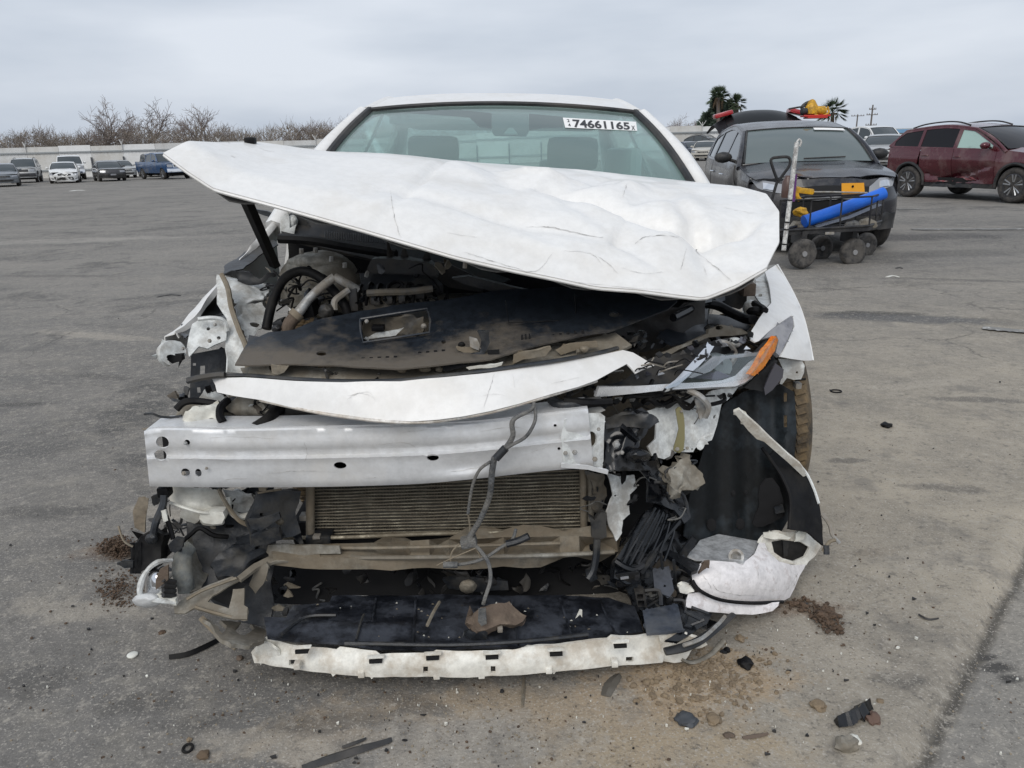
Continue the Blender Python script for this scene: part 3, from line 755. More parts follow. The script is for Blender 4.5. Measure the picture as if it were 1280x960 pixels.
    if 'front' not in skip:
        ff = face(xf, cf, hf[1], 1, hf[0]); wq = plan(xf-cf)
        tz = lambda y: hf[1]-.015-CRH*1.2*min(1, abs(y)/wq)**2.4
        pol = [(-wq, zs), (wq, zs)]+[(wq*(1-k/7), tz(wq*(1-k/7))) for k in range(0, 15)]
        put('front_bumper', ff, pol, .10, S.get('bumperm') or paint, out=Vector((0,0,.5)), t=.02)
        for nm, pl, m, o in S.get('front', []):
            for sd in ((1, -1) if any(abs(q[0]) > 0 for q in pl) and min(q[0] for q in pl) >= 0 else (1,)):
                put(nm, lambda y, z, o=o: ff(y, z, o), [(q[0]*sd, q[1]) for q in pl], .08, m, out=Vector((0,0,.5)), t=.03)
    if 'rear' not in skip:
        fr = face(xr, crr, max(tl[1], .9), -1, tl[0]); wq = plan(xr+crr)
        pol = [(-wq, zs+.02), (wq, zs+.02), (wq, tl[1]-.06), (wq*.5, tl[1]-.01), (0, tl[1]), (-wq*.5, tl[1]-.01), (-wq, tl[1]-.06)]
        put('rear_bumper', fr, pol, .12, paint, out=Vector((0,0,.5)), t=.02)
        for nm, pl, m, o in S.get('rear', []):
            for sd in ((1, -1) if min(q[0] for q in pl) >= 0 else (1,)):
                put(nm, lambda y, z, o=o: fr(y, z, o), [(q[0]*sd, q[1]) for q in pl], .1, m, out=Vector((0,0,.5)), t=.03)
    # roof
    zr = lambda x: interp(roofc, x)
    wr = lambda x: ys(x, zr(x)-CRH*.9)-.02
    def rz_(x, y):
        w_ = wr(x); return (x, y, zr(x)-CRH*.55*(abs(y)/w_)**2.6)
    xs_ = [hd[0]+(rh[0]-hd[0])*i/8 for i in range(9)]
    hcur = lambda y: .07*(1-(y/wr(hd[0]))**2)
    pol = [(hd[0]+hcur(k/5*wr(hd[0])), k/5*wr(hd[0])) for k in range(-5, 6)]+[(x, wr(x)) for x in xs_[1:]]+[(rh[0]-.05*(1-(k/4)**2), k/4*wr(rh[0])) for k in range(3, -4, -1)]+[(x, -wr(x)) for x in xs_[::-1][:-1]]
    put('roof', rz_, pol, .16, roof_m or paint, out=Vector((0,0,.8)), t=.02)
    # windscreen and rear window: ruled between base and header
    def ruled(b0, b1):
        def f(u, v):
            a = Vector(b0(u)); c = Vector(b1(u)); p = a.lerp(c, v); return p+Vector((.0,0,.035*math.sin(math.pi*v)))
        return f
    wb = ys(cw[0], belt(cw[0]))-.055; wt = wr(hd[0])-.012
    f1 = ruled(lambda u: (cw[0]+.02+.10*(1-u*u), u*wb, cw[1]-.01-.02*u*u), lambda u: (hd[0]+.012+.07*(1-u*u), u*wt, hd[1]-.010-.028*u*u))
    ws = put('windscreen', f1, [(-1,0),(1,0),(1,1),(-1,1)], .12, S.get('wsm') or gm, out=Vector((cw[0]-.9,0,.7)), t=.005)
    for s in (-1, 1): tube('windscreen_trim', [base+f1(s*.985, v/6)+Vector((.004, 0, .004)) for v in range(7)], .015, M_blk, root, 6, 2)
    tube('windscreen_header_trim', [base+f1(u/6, 1.0)+Vector((.01,0,.004)) for u in range(-6, 7)], .010, M_blk, root, 6, 2)
    if 'rearwin' not in skip:
        wb2 = ys(dk[0], belt(dk[0]))-.10; wt2 = wr(rh[0])-.03
        f2 = ruled(lambda u: (dk[0]+.01-.06*(1-u*u), u*wb2, dk[1]-.005-.02*u*u), lambda u: (rh[0]-.012-.05*(1-u*u), u*wt2, rh[1]-.012-.05*u*u))
        put('rear_window', f2, [(-1,0),(1,0),(1,1),(-1,1)], .15, gm, out=Vector((dk[0]+.9,0,.7)), t=.005)
        if not pickup:
            pol = [(dk[0]+.02, k/4*(wh(dk[0])-.02)) for k in range(-4, 5)]+[(tl[0]+.02+.10*(abs(k)/4)**2, k/4*(wh(min(dk[0], xr+crr))-.03)) for k in range(4, -5, -1)]
            put('boot_lid', lambda x, y: (x, y, interp(deckt, x)-.05*(abs(y)/Wd)**2.4), pol, .15, paint, out=Vector((dk[0],0,.2)))
    if pickup:
        xb = S['bed']; wbd = Wd-.09
        bm = bmesh.new(); bm_box(bm, ((xb+xr)/2+.02, 0, zs+.32), (xb-xr-.12, 2*wbd-.1, .05)); link('bed_floor', tomesh(bm), M_blk, root)
        bm = bmesh.new(); bm_box(bm, (xb-.06, 0, (zs+.3+S['zbr'])/2), (.05, 2*wbd, S['zbr']-zs-.3)); link('bed_front_wall', tomesh(bm), paint, root)
        bm = bmesh.new(); bm_box(bm, (xb+.03, 0, (zs+.2+belt(xb))/2), (.05, 2*wbd, belt(xb)-zs-.2)); link('cab_back', tomesh(bm), paint, root)
        bm = bmesh.new(); bm_box(bm, (xr+.04, 0, (zs+.2+S['zbr'])/2), (.07, 2*wbd, S['zbr']-zs-.2), bev=.01); link('tailgate', tomesh(bm), paint, root)
    # floor, wheel wells, cabin
    bm = bmesh.new(); bm_box(bm, ((af+ar)/2, 0, zs+.10), (af-ar-2*Ra-.02, 2*Wd*.88, .16)); bm_box(bm, (0 if 'front' not in skip else -.55, 0, zs+.16), (L_*.86 if 'front' not in skip else 2.9, 2*Wd*.60, .12))
    if 'front' not in skip: bm_box(bm, (af, 0, .5), (2*Ra+.2, 2*Wd-.56, .5))
    bm_box(bm, (ar, 0, .5), (2*Ra+.2, 2*Wd-.56, .46)); link('underbody', tomesh(bm), M_under, root, 30)
    return root, f1, base
# ---------------------------------------------------------------- vehicle measurements
def spec(**k):
    d = dict(L=4.75, W=.91, R=.33, zs=.24, af=1.42, ar=-1.33, hf=(2.18,.78), cowl=(1.05,1.0), head=(.42,1.38), rhead=(-1.0,1.38), deck=(-1.72,1.06), tail=(-2.25,1.04),
             H=1.45, zbf=.93, zbr=.98, tumble=.42, win2=None)
    d.update(k)
    return d
def sedan_front(lamp=M_lamp, z=.66, gm=M_blk):
    return [('headlamp', [(.50,z-.07),(.84,z-.02),(.86,z+.07),(.56,z+.04)], lamp, .012), ('grille', [(-.46,z-.08),(.46,z-.08),(.42,z+.03),(-.42,z+.03)], gm, .008),
            ('lower_grille', [(-.55,.32),(.55,.32),(.62,.44),(-.62,.44)], M_blk, .008), ('fog_lamp', [(.66,.34),(.78,.35),(.78,.42),(.66,.42)], M_lamp, .012)]
rear_std = [('tail_lamp', [(.48,.78),(.84,.78),(.84,.93),(.52,.93)], M_red, .012)]
P_white = mat('white_paint', (.72,.73,.73), .3, coat=.6, var=.02, dirt=(.5,.47,.42), amt=.10, dscale=2, grime=.1)
P_silver = mat('silver_paint', (.42,.43,.43), .35, .35, coat=.5, var=.02, dirt=(.35,.33,.3), amt=.12, dscale=2, grime=.1)
P_black = mat('black_paint', (.016,.017,.019), .22, coat=.8, var=.02, dirt=(.10,.095,.085), amt=.1, dscale=2, grime=.1)
P_blue = mat('blue_paint', (.022,.068,.165), .3, coat=.7, var=.03, dirt=(.2,.19,.18), amt=.1, dscale=2, grime=.1)
P_navy = mat('dark_blue_paint', (.022,.034,.06), .3, coat=.7); P_tan = mat('beige_paint', (.45,.43,.38), .35, coat=.5)
P_grey = mat('grey_paint', (.16,.175,.19), .3, .3, coat=.6); P_charcoal = mat('charcoal_blue_paint', (.011,.012,.018), .25, .0, coat=.4, spec=.35, var=.03, dirt=(.16,.15,.14), amt=.12, dscale=2, grime=.1)
P_red = mat('dark_red_paint', (.085,.008,.016), .26, .3, coat=.8, var=.04, dirt=(.25,.18,.16), amt=.08, dscale=3, grime=.1)
SEDAN = spec(win2=(-.28,-1.05), xd2=-.18, xd3=-1.0, front=sedan_front(), rear=rear_std)
SEDAN_OLD = spec(win2=(-.28,-1.05), xd2=-.18, xd3=-1.0, hf=(2.2,.86), cowl=(.95,1.0), head=(.35,1.36), rhead=(-.95,1.37), deck=(-1.5,1.06), tail=(-2.28,1.0), crown=.045, cf=.25,
    front=[('headlamp', [(.46,.62),(.80,.63),(.82,.76),(.46,.75)], M_lamp, .012), ('grille', [(-.36,.60),(.36,.60),(.36,.78),(-.36,.78)], M_rimd, .014), ('bumper_bar', [(-.82,.40),(.82,.40),(.82,.53),(-.82,.53)], M_blk, .03), ('licence_plate', [(-.18,.42),(.18,.42),(.18,.52),(-.18,.52)], M_lamp, .045)], rear=rear_std)
SUV_T = spec(L=4.75, W=.93, R=.38, zs=.38, H=1.78, hf=(2.1,1.06), cowl=(1.0,1.17), head=(.45,1.70), rhead=(-2.0,1.70), deck=(-2.22,1.24), tail=(-2.27,1.15), zbf=1.1, zbr=1.18, tumble=.28, hatch=True, rails=True,
    xd2=-.1, xd3=-.95, win2=(-.2,-.98), win3=(-1.08,-2.0), cf=.25, clad=True,
    front=[('headlamp', [(.48,.80),(.84,.82),(.86,.97),(.50,.96)], M_lamp, .012), ('grille', [(-.42,.80),(.42,.80),(.42,.97),(-.42,.97)], M_blk, .012), ('bumper_bar', [(-.86,.46),(.86,.46),(.86,.70),(-.86,.70)], M_rimd, .03), ('lower_grille', [(-.5,.5),(.5,.5),(.5,.62),(-.5,.62)], M_blk, .04)], rear=rear_std)
TRUCK = spec(L=5.9, W=1.0, R=.39, zs=.48, H=1.93, af=1.9, ar=-1.7, hf=(2.8,1.14), cowl=(1.25,1.28), head=(.75,1.84), rhead=(-.75,1.85), deck=(-.98,1.30), tail=(-2.9,1.2), zbf=1.22, zbr=1.26, tumble=.22, pickup=True, bed=-1.0, xd4=True,
    xd1=1.1, xd2=.05, xd3=-.9, win1=(.92,.10), win2=(0,-.82), cf=.22, crown=.05,
    front=[('headlamp', [(.56,.86),(.88,.86),(.90,1.06),(.56,1.06)], M_lamp, .014), ('grille', [(-.52,.84),(.52,.84),(.52,1.08),(-.52,1.08)], M_chrome, .014), ('grille_opening', [(-.46,.90),(.46,.90),(.46,1.02),(-.46,1.02)], M_blk, .03), ('bumper_bar', [(-.92,.52),(.92,.52),(.92,.76),(-.92,.76)], M_chrome, .04)], rear=[])
TRUCK1 = dict(TRUCK, xd4=None, rhead=(-.35,1.85), deck=(-.5,1.3), bed=-.55, xd2=-.3, win1=(.92,-.25), win2=None)
KIA = spec(L=4.66, W=.93, R=.365, zs=.30, H=1.66, af=1.42, ar=-1.335, hf=(2.12,.98), cowl=(1.10,1.13), head=(.22,1.58), rhead=(-1.70,1.585), deck=(-2.12,1.17), tail=(-2.26,1.06), zbf=1.06, zbr=1.17, tumble=.36, hatch=True, rails=True,
    xd1=.92, xd2=-.16, xd3=-1.05, win1=(.78,-.10), win2=(-.20,-1.10), win3=(-1.18,-1.92), clad=True, tw=.235, spokes=5, rim=M_rim, cf=.36,
    front=sedan_front(z=.80), rear=[('tail_lamp', [(.40,.92),(.86,.88),(.86,1.02),(.44,1.04)], M_red, .012)])
M_steelz = mat('plain_steel_bar', (.30,.31,.32), .4, .5)
ROG = spec(L=4.38, W=.92, R=.34, zs=.27, H=1.60, af=1.38, ar=-1.27, hf=(2.02,.90), cowl=(1.05,1.08), head=(.36,1.50), rhead=(-1.62,1.50), deck=(-2.05,1.1), tail=(-2.12,1.0), zbf=1.02, zbr=1.10, tumble=.42, hatch=True,
    xd1=.85, xd2=-.12, xd3=-.98, win1=(.70,-.06), win2=(-.16,-1.05), win3=(-1.12,-1.72), clad=False, cf=.40, handle=M_chrome, mirror=M_blk,
    front=[('headlamp', [(.44,.70),(.78,.78),(.84,.88),(.60,.86),(.46,.80)], mat('bright_headlamp', (.30,.31,.33), .2, .1, spec=.6), .014), ('headlamp_projector', [(.60,.77),(.72,.78),(.72,.85),(.60,.83)], M_chrome, .03), ('grille_bar', [(-.42,.645),(.42,.645),(.42,.67),(-.42,.67)], M_steelz, .03), ('bumper_lower', [(-.84,.27),(.84,.27),(.86,.47),(.5,.44),(-.5,.44),(-.86,.47)], M_blk, .010), ('radiator_opening', [(-.44,.50),(.44,.50),(.46,.80),(-.46,.80)], M_under, .012), ('lower_grille', [(-.5,.30),(.5,.30),(.55,.42),(-.55,.42)], M_blk, .008), ('fog_lamp', [(.60,.36),(.76,.38),(.76,.48),(.62,.47)], M_blk, .016)], rear=[])
def place(name, label, cat, px, D, dx, S, paint, group=None, lod=1.6, dz=0, sc=1.0, x=None, **k):
    """px: where its middle stands in the picture's width, D metres away; dx: how far the nose turns to the right"""
    p = W(px, 200, D)
    if x is not None: p.x = x
    rz = math.atan2(-math.sqrt(1-dx*dx), dx)
    r = build_car(name, label, cat, (p.x, D, gz(p.x, D)+dz), rz, S, paint, group, lod, **k)
    r[0].scale = (sc, sc, sc); return r
GR = 'vehicles parked along the far fence'
def crash_nose(p, s):
    k = sstep(1.2, 2.3, p.x)
    return p+Vector((-.32*k*sstep(.6,-.8,p.y), .05*k, -.06*k))+crump(p, .09*k, 4, 2)
place('parked_car', 'silver sedan cut by the left edge of the photo, front row', 'car', 0, 53, .5, SEDAN, P_grey, GR, 1.7)
place('parked_suv', 'silver boxy SUV behind the cars at the far left', 'SUV', 29, 61, .42, SUV_T, P_silver, GR, 1.7)
place('parked_car', 'white sedan with smashed nose between silver SUV and black sedan', 'car', 78, 57.5, .42, SEDAN, P_white, GR, 1.7, dent=crash_nose)
place('parked_pickup', 'white pickup truck standing behind the white and black sedans', 'pickup truck', 86, 67, .5, TRUCK1, P_white, GR, 1.7, dz=.0)
place('parked_car', 'black boxy older sedan left of the blue pickup', 'car', 133, 59.5, .55, SEDAN_OLD, P_black, GR, 1.7)
place('parked_car', 'grey sedan half hidden behind the black sedan', 'car', 148, 68, .6, SEDAN, P_silver, GR, 1.7)
place('parked_pickup', 'blue pickup truck with chrome grille below the hood corner', 'pickup truck', 203, 61, .72, TRUCK, P_blue, GR, 1.7)
place('parked_pickup', 'dark navy pickup half hidden behind the blue pickup', 'pickup truck', 192, 70, .6, TRUCK, P_navy, GR, 1.7)
place('parked_car', 'pale sedan showing past the hood left of the windscreen', 'car', 386, 69, .8, SEDAN, P_tan, GR, 1.7)
GR2 = 'vehicles parked behind the black crossover'
place('parked_car', 'beige sedan left of the black crossover', 'car', 882, 62, -.35, SEDAN, P_tan, GR2, 1.7)
place('parked_car', 'navy sedan at the corner of the white car windscreen', 'car', 861, 66, .3, SEDAN, P_navy, GR2, 1.7)
place('parked_van', 'dark van behind the beige sedan left of the crossover', 'van', 884, 72, .7, dict(SUV_T, H=2.0), P_black, GR2, 1.7)
place('parked_pickup', 'white pickup truck between the black crossover and the red SUV', 'pickup truck', 1084, 44, .35, TRUCK, P_white, GR2, 1.6)
place('parked_car', 'silver sedan seen through the gap beside the red SUV tail', 'car', 1103, 38, -.5, SEDAN, P_silver, GR2, 1.7)

# ---------------------------------------------------------------- red SUV with crushed doors
def red_dent(p, s):
    if s != -1: return p
    k = math.exp(-((p.x-.02)/.55)**2)*math.exp(-((p.z-.50)/.20)**2)
    k2 = math.exp(-(((p.z-.62)-.28*(p.x-.35))/.045)**2)*sstep(-.9,-.5,p.x)*sstep(.95,.7,p.x)
    k3 = math.exp(-(((p.z-.50)+.22*(p.x+.6))/.05)**2)*sstep(-1.0,-.8,p.x)*sstep(0,-.2,p.x)
    q = p+Vector((0, .10*k+.05*k2+.045*k3, 0)); return q+crump(p, .05*k, 5.5, 4)*Vector((0,1,0)).y
M_air = mat('airbag_cloth', (.36,.50,.46), .5)
KIA2 = dict(KIA, sideglass={('front_side_window', -1): M_air}, framem=P_red, handle=P_red)
rs, _, rb = place('red_suv', 'dark red SUV with crushed doors at the right edge', 'SUV', 1241, 16.3, .33, KIA2, P_red, None, .55, dent=red_dent, glassm=mat('suv_glass', (.016,.016,.019), .08, spec=.18), sc=.9, x=9.85)
M_scuff = mat('bare_scuff', (.34,.26,.25), .7, dirt=(.2,.03,.04), amt=.5, dscale=14, edge=.04)
for x0, z0, x1, z1 in ((.05,.475,.42,.44),(.30,.50,.50,.455),(-.55,.40,-.1,.42)):
    P_ = []
    for i in range(7):
        t = i/6; x = x0+(x1-x0)*t; z = z0+(z1-z0)*t
        P_.append((x, z))
    V = []; F = []
    for i, (x, z) in enumerate(P_):
        for dz in (-.018, .018):
            hw = dz*(1.2-abs(i-3)/3)
            q = red_dent(Vector((x, -.905, z+hw)), -1); V.append(q)
        if i: F.append((2*i-2, 2*i-1, 2*i+1, 2*i))
    me = bpy.data.meshes.new('scrape'); me.from_pydata([(v.x, v.y-.03, v.z) for v in V], [], F); link('scrape', me, M_scuff, rs)

# ---------------------------------------------------------------- black crossover with raised tailgate
def rog_dent(p, s):
    k = math.exp(-((p.x-.9)/.25)**2)*math.exp(-((p.z-.72)/.16)**2) if s == -1 else 0
    k2 = sstep(1.5, 2.1, p.x)
    return p+Vector((0, .06*k, 0))+crump(p, .025*k2, 4, 3)+Vector((-.05*k2*sstep(.2,.9,p.y*-1), 0, 0))
ro, _, rob = place('black_crossover', 'dark charcoal crossover with raised tailgate and damaged nose behind the wagon', 'SUV', 984, 10.6, -.10, dict(ROG, wsm=M_gl2), P_charcoal, None, .6, sc=.93, skip=('rearwin','rear'), dent=rog_dent, glassm=M_gl)
# tailgate hinged at the rear of the roof and swung up
def tg(name, pol, m, par, o=0.0, t=.03):
    P, T = cdt(pol, .09); V = []
    for u, v in P:    # u across, v along the gate from hinge to lip
        a = R(8)+R(30)*v; V.append(Vector((-1.60-v*.86*math.cos(R(14)), u*(.70+.10*v), 1.53+.30*math.sin(min(1.0,v*1.4)*1.57)-.20*abs(u)**2.5*(.5+v)-.10*max(0,v-.6)+o)))
    bm = thicken(V, T, t); return link(name, tomesh(bm), m, par, 40)
gate = tg('tailgate', [(-1,0),(1,0),(1,1),(-1,1)], mat('gate_black', (.010,.010,.012), .55, spec=.2), ro)
tg('tailgate_window', [(-.78,.12),(.78,.12),(.8,.6),(-.8,.6)], mat('gate_glass', (.006,.007,.008), .3, spec=.3), gate, .008, .01)
for s in (-1, 1):
    bm = bmesh.new(); bm_box(bm, (-2.05, s*.60, 1.77), (.30, .30, .075), Matrix.Rotation(-s*R(14), 3, 'X'), .03); link('tail_lamp', tomesh(bm), M_red, gate)
    tube('gas_strut', [rob+Vector((-1.72, s*.60, 1.36)), rob+Vector((-2.1, s*.63, 1.66))], .013, M_blk, gate, 6, 0)
    # rear pillar down to the bumper closes the body
    tube('rear_lamp_pillar', [rob+Vector((-1.66, s*.62, 1.50)), rob+Vector((-2.0, s*.76, 1.10)), rob+Vector((-2.10, s*.78, .6))], [.05,.07,.08], P_charcoal, ro, 8, 4)
bm = bmesh.new(); bm_box(bm, (-2.12, 0, .52), (.16, 1.62, .36), None, .04); link('rear_bumper', tomesh(bm), M_blk, ro)
# white auction sheet on the windscreen
def stick_on(fn, root, u0, v0, u1, v1, m, name, o=.012):
    V = []; F = []; n = 4
    for i in range(n+1):
        for v in (v0, v1): V.append(Vector(fn(u0+(u1-u0)*i/n, v))+Vector((.012, 0, o)))
        if i: F.append((2*i-2, 2*i-1, 2*i+1, 2*i))
    me = bpy.data.meshes.new(name); me.from_pydata([tuple(v) for v in V], [], F); return link(name, me, m, root)
M_paper = mat('white_sticker', (.80,.80,.79), .6, var=.02)
stick_on(_, ro, .28, .86, .88, .95, M_paper, 'windscreen_sticker')
stick_on(_, ro, .55, .25, .82, .68, mat('paper_form', (.45,.52,.50), .6), 'windscreen_paper', -.02)
tube('wiper', [rob+Vector(_(-.1,.02))+Vector((.03,0,.02)), rob+Vector(_(.55,.05))+Vector((.03,0,.02))], .01, M_blk, ro, 5, 0)
# things left on its roof
rl = Matrix.Rotation(ro.rotation_euler.z, 3, 'Z')
def on_ro(x, y, z): return rob+rl @ (Vector((x, y, z))*.93)
M_yel = mat('yellow_plastic', (.75,.40,.012), .4, dirt=(.12,.08,.03), amt=.25, dscale=20); M_redp = mat('red_plastic', (.50,.035,.025), .4)
p0 = on_ro(.12, .26, 1.60)
to = thing('power_tool', 'yellow and black power tool lying on the black crossover roof', 'power tool', p0)
lathe('motor_housing', [(.05,0),(.11,.02),(.12,.12),(.09,.17),(.05,.24),(.02,.26)], M_yel, to, Matrix.Translation(p0+Vector((-.02,0,.07))) , 14)
lathe('gearbox', [(.03,-.12),(.07,-.1),(.08,.06),(.05,.10)], M_yel, to, aim(p0+Vector((.13,-.02,.14)), (1,0,-.1)), 12)
tube('tool_hose', [p0+Vector((-.14,0,.14)), p0+Vector((-.18,.02,.20)), p0+Vector((-.10,.03,.27)), p0+Vector((.02,.02,.30))], .03, M_blk, to, 7, 5)
tube('handle', [p0+Vector((-.42,-.02,.18)), p0+Vector((-.25,0,.205)), p0+Vector((-.10,.0,.22))], .017, M_blk, to, 6, 2)
lathe('grip_knob', [(.02,-.06),(.055,-.04),(.06,.05),(.03,.07)], M_blk, to, aim(p0+Vector((-.17,-.05,.13)), (1,.2,.1)), 10)
tube('bracket', [p0+Vector((.0,-.08,.08)), p0+Vector((.12,-.1,.05)), p0+Vector((.26,-.06,.10)), p0+Vector((.25,-.02,.2))], .018, M_yel, to, 6, 4)
box('base_plate', p0+Vector((.05,-.02,.055)), (.46,.20,.03), M_redp, to, None, .01)
to.scale = (.74,.74,.74)
box('base_lip', p0+Vector((.05,-.03,.025)), (.34,.24,.028), M_redp, to, None, .01)
# ================================================================ the wrecked white sedan
WK = thing('wrecked_car', 'white sedan with its whole front end torn open, bent hood raised', 'car', (0, 3.74, 0))
M_wp = mat('wreck_white_paint', (.78,.775,.76), .42, coat=.22, var=.015, dirt=(.60,.57,.52), amt=.10, dscale=5, edge=.12, grime=.06)
M_wpd = mat('white_paint_muddy', (.76,.75,.72), .45, coat=.2, var=.03, dirt=(.42,.33,.23), amt=.30, dscale=9, edge=.10)
M_wpg = mat('white_primer_metal', (.68,.70,.69), .42, var=.05, dirt=(.27,.24,.20), amt=.20, dscale=10, edge=.06, grime=.3)
M_alu = mat('beam_aluminium', (.70,.71,.72), .40, .35, var=.04, dirt=(.50,.47,.42), amt=.10, dscale=5, bump=.08, bscale=30, grime=.10)
M_steel = mat('zinc_steel', (.40,.41,.41), .45, .35, var=.08, dirt=(.23,.19,.14), amt=.35, dscale=12)
M_gp = mat('grey_plastic', (.020,.023,.028), .42, dirt=(.085,.078,.066), amt=.14, dscale=10, edge=.07, bump=.1, bscale=120)
M_cover = mat('shroud_plastic', (.018,.023,.031), .34, dirt=(.185,.155,.118), amt=.24, dscale=7, edge=.12, bump=.06, bscale=200, grad=((0,-1,0), 1.72, 2.02, .24))
M_tray = mat('tray_plastic', (.012,.014,.019), .30, dirt=(.075,.085,.108), amt=.22, dscale=9, edge=.08, bump=.12, bscale=60)
M_shiny = mat('wet_black_plastic', (.006,.007,.009), .20, dirt=(.045,.046,.05), amt=.08, dscale=14, edge=.04)
M_liner = mat('liner_plastic', (.020,.026,.031), .36, dirt=(.004,.004,.004), amt=.38, dscale=4, edge=.05, spec=.3)
M_dust = mat('dusty_metal', (.25,.225,.18), .75, .1, var=.15, dirt=(.20,.16,.11), amt=.4, dscale=11, bump=.15, bscale=50)
M_tan = mat('dusty_panel', (.32,.31,.275), .7, var=.15, dirt=(.16,.135,.10), amt=.45, dscale=8, bump=.1, bscale=40)
M_tank = mat('milky_plastic', (.74,.74,.68), .42, var=.04, dirt=(.45,.40,.32), amt=.14, dscale=9, grime=.2)
M_harn = mat('grey_loom', (.10,.105,.11), .6, dirt=(.20,.19,.17), amt=.3, dscale=25, bump=.5, bscale=160)
M_foam = mat('dirty_white_plastic', (.78,.765,.70), .48, var=.05, dirt=(.36,.28,.19), amt=.17, dscale=13, edge=.08, bump=.08, bscale=60, grime=.2)
M_rub = mat('black_rubber', (.006,.006,.007), .5, dirt=(.035,.033,.03), amt=.12, dscale=12, spec=.15)
M_rust = mat('rusty_clay', (.15,.115,.085), .85, var=.25, dirt=(.11,.08,.06), amt=.4, dscale=20, bump=.4, bscale=60)
M_olive = mat('olive_sealer', (.22,.20,.10), .7); M_orange = mat('orange_reflector', (.85,.22,.012), .25, spec=.7, var=.08, dirt=(.9,.38,.05), amt=.2, dscale=40)
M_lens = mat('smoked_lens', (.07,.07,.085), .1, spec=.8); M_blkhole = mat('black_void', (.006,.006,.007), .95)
M_pink = mat('scuffed_bumper', (.78,.755,.755), .40, coat=.15, var=.02, dirt=(.40,.33,.31), amt=.06, dscale=22, edge=.03, grime=.2)
M_glassw = glass('windscreen_glass', (.74,.86,.84), .80); M_glassc = glass('side_glass', (.92,.97,.96), .985)
CAMRY = spec(L=4.88, W=.86, R=.335, zs=.22, af=1.49, ar=-1.335, hf=(2.30,.72), cowl=(.88,1.03), head=(.19,1.412), rhead=(-1.15,1.415), deck=(-1.86,1.07), tail=(-2.36,1.05), H=1.482, zbf=.97, zbr=1.0, tumble=.52,
    xd1=.72, xd2=-.30, xd3=-1.08, win1=(.34,-.25), win2=(-.36,-1.15), crown=.05, wsm=M_glassw, rear=rear_std, tw=.225)
sh, wsf, _b = build_car('shell', 'x', 'x', (0, 3.74, 0), 0, CAMRY, M_wp, None, .6, skip=('hood','front','mirror',('fender',1),('fender',-1),('wheel',True,1),('wheel',True,-1)), glassm=M_glassc)
TILT = Matrix.Rotation(R(1.9), 4, 'Y') @ Matrix.Rotation(-math.pi/2, 4, 'Z')
TILT.translation = Vector((-.055, 0, 0))
WSV = None
for o in list(sh.children):
    o.parent = WK; o.matrix_basis = TILT
    if o.name.startswith('windscreen') and 'trim' not in o.name: WSV = o
bpy.data.objects.remove(sh)
wloc = Vector((0, 3.74, 0))
def sh2w(p): return (TILT @ Vector(p))+wloc
def bvh_of(o, mtx): return BVHTree.FromPolygons([mtx(v.co) for v in o.data.vertices], [tuple(p.vertices) for p in o.data.polygons])
WSB = bvh_of(WSV, sh2w)
def hit(b, px, py, off=.004):
    d = (CROT @ Vector(((px-640)/FPX, (480-py)/FPX, -1))).normalized(); h = b.ray_cast(CAMLOC, d)
    return (h[0]-d*off) if h[0] is not None else None
def hit2(b, px, py, off):
    for k in range(14):
        h = hit(b, px-k*1.2, py+k*.5, off)
        if h is not None: return W(px, py, h.y)
    return None
def quad(q, u, v):
    a = Vector(q[0]).lerp(Vector(q[1]), u); b = Vector(q[3]).lerp(Vector(q[2]), u); return a.lerp(b, v)
# --- auction number on the windscreen: printed white strip with black digits
SQ = [(703.5,147),(795,152.2),(796.5,163.5),(706.5,159.5)]
V = []; F = []
for i in range(9):
    for j in (0, 1):
        p = quad(SQ, i/8, j); V.append(hit2(WSB, p.x, p.y, .006))
    if i: F.append((2*i-2, 2*i-1, 2*i+1, 2*i))
if all(v is not None for v in V):
    stk = mesh_obj('windscreen_sticker', V, F, M_paper, WK); stk['label'] = 'white strip with the number 74661165'
    M_ink = mat('black_ink', (.012,.012,.014), .5)
    def text_mesh(txt, x0, x1, y0, y1, bold=.0):
        c = bpy.data.curves.new('text', 'FONT'); c.body = txt; c.size = 1; c.offset = bold; c.resolution_u = 3
        o = bpy.data.objects.new('text', c); COL.objects.link(o); dg = bpy.context.evaluated_depsgraph_get(); me = o.evaluated_get(dg).to_mesh()
        P = [v.co.copy() for v in me.vertices]; Fs = [tuple(p.vertices) for p in me.polygons]; o.evaluated_get(dg).to_mesh_clear(); bpy.data.objects.remove(o)
        mnx = min(p.x for p in P); mxx = max(p.x for p in P); mny = min(p.y for p in P); mxy = max(p.y for p in P)
        return [(x0+(x1-x0)*(p.x-mnx)/(mxx-mnx), y0+(y1-y0)*(mxy-p.y)/(mxy-mny)) for p in P], Fs
    for txt, x0, x1, y0, y1, bd in (('74661165', .125, .905, .10, .93, .028), ('X', .925, .975, .45, .93, .02), ('2', .05, .085, .12, .40, .01), ('4', .05, .085, .55, .85, .01)):
        P, Fs = text_mesh(txt, x0, x1, y0, y1, bd); VV = [hit2(WSB, *(quad(SQ, u, v).xy), .009) for u, v in P]
        mesh_obj('printed_number', VV, Fs, M_ink, stk, smooth=False)
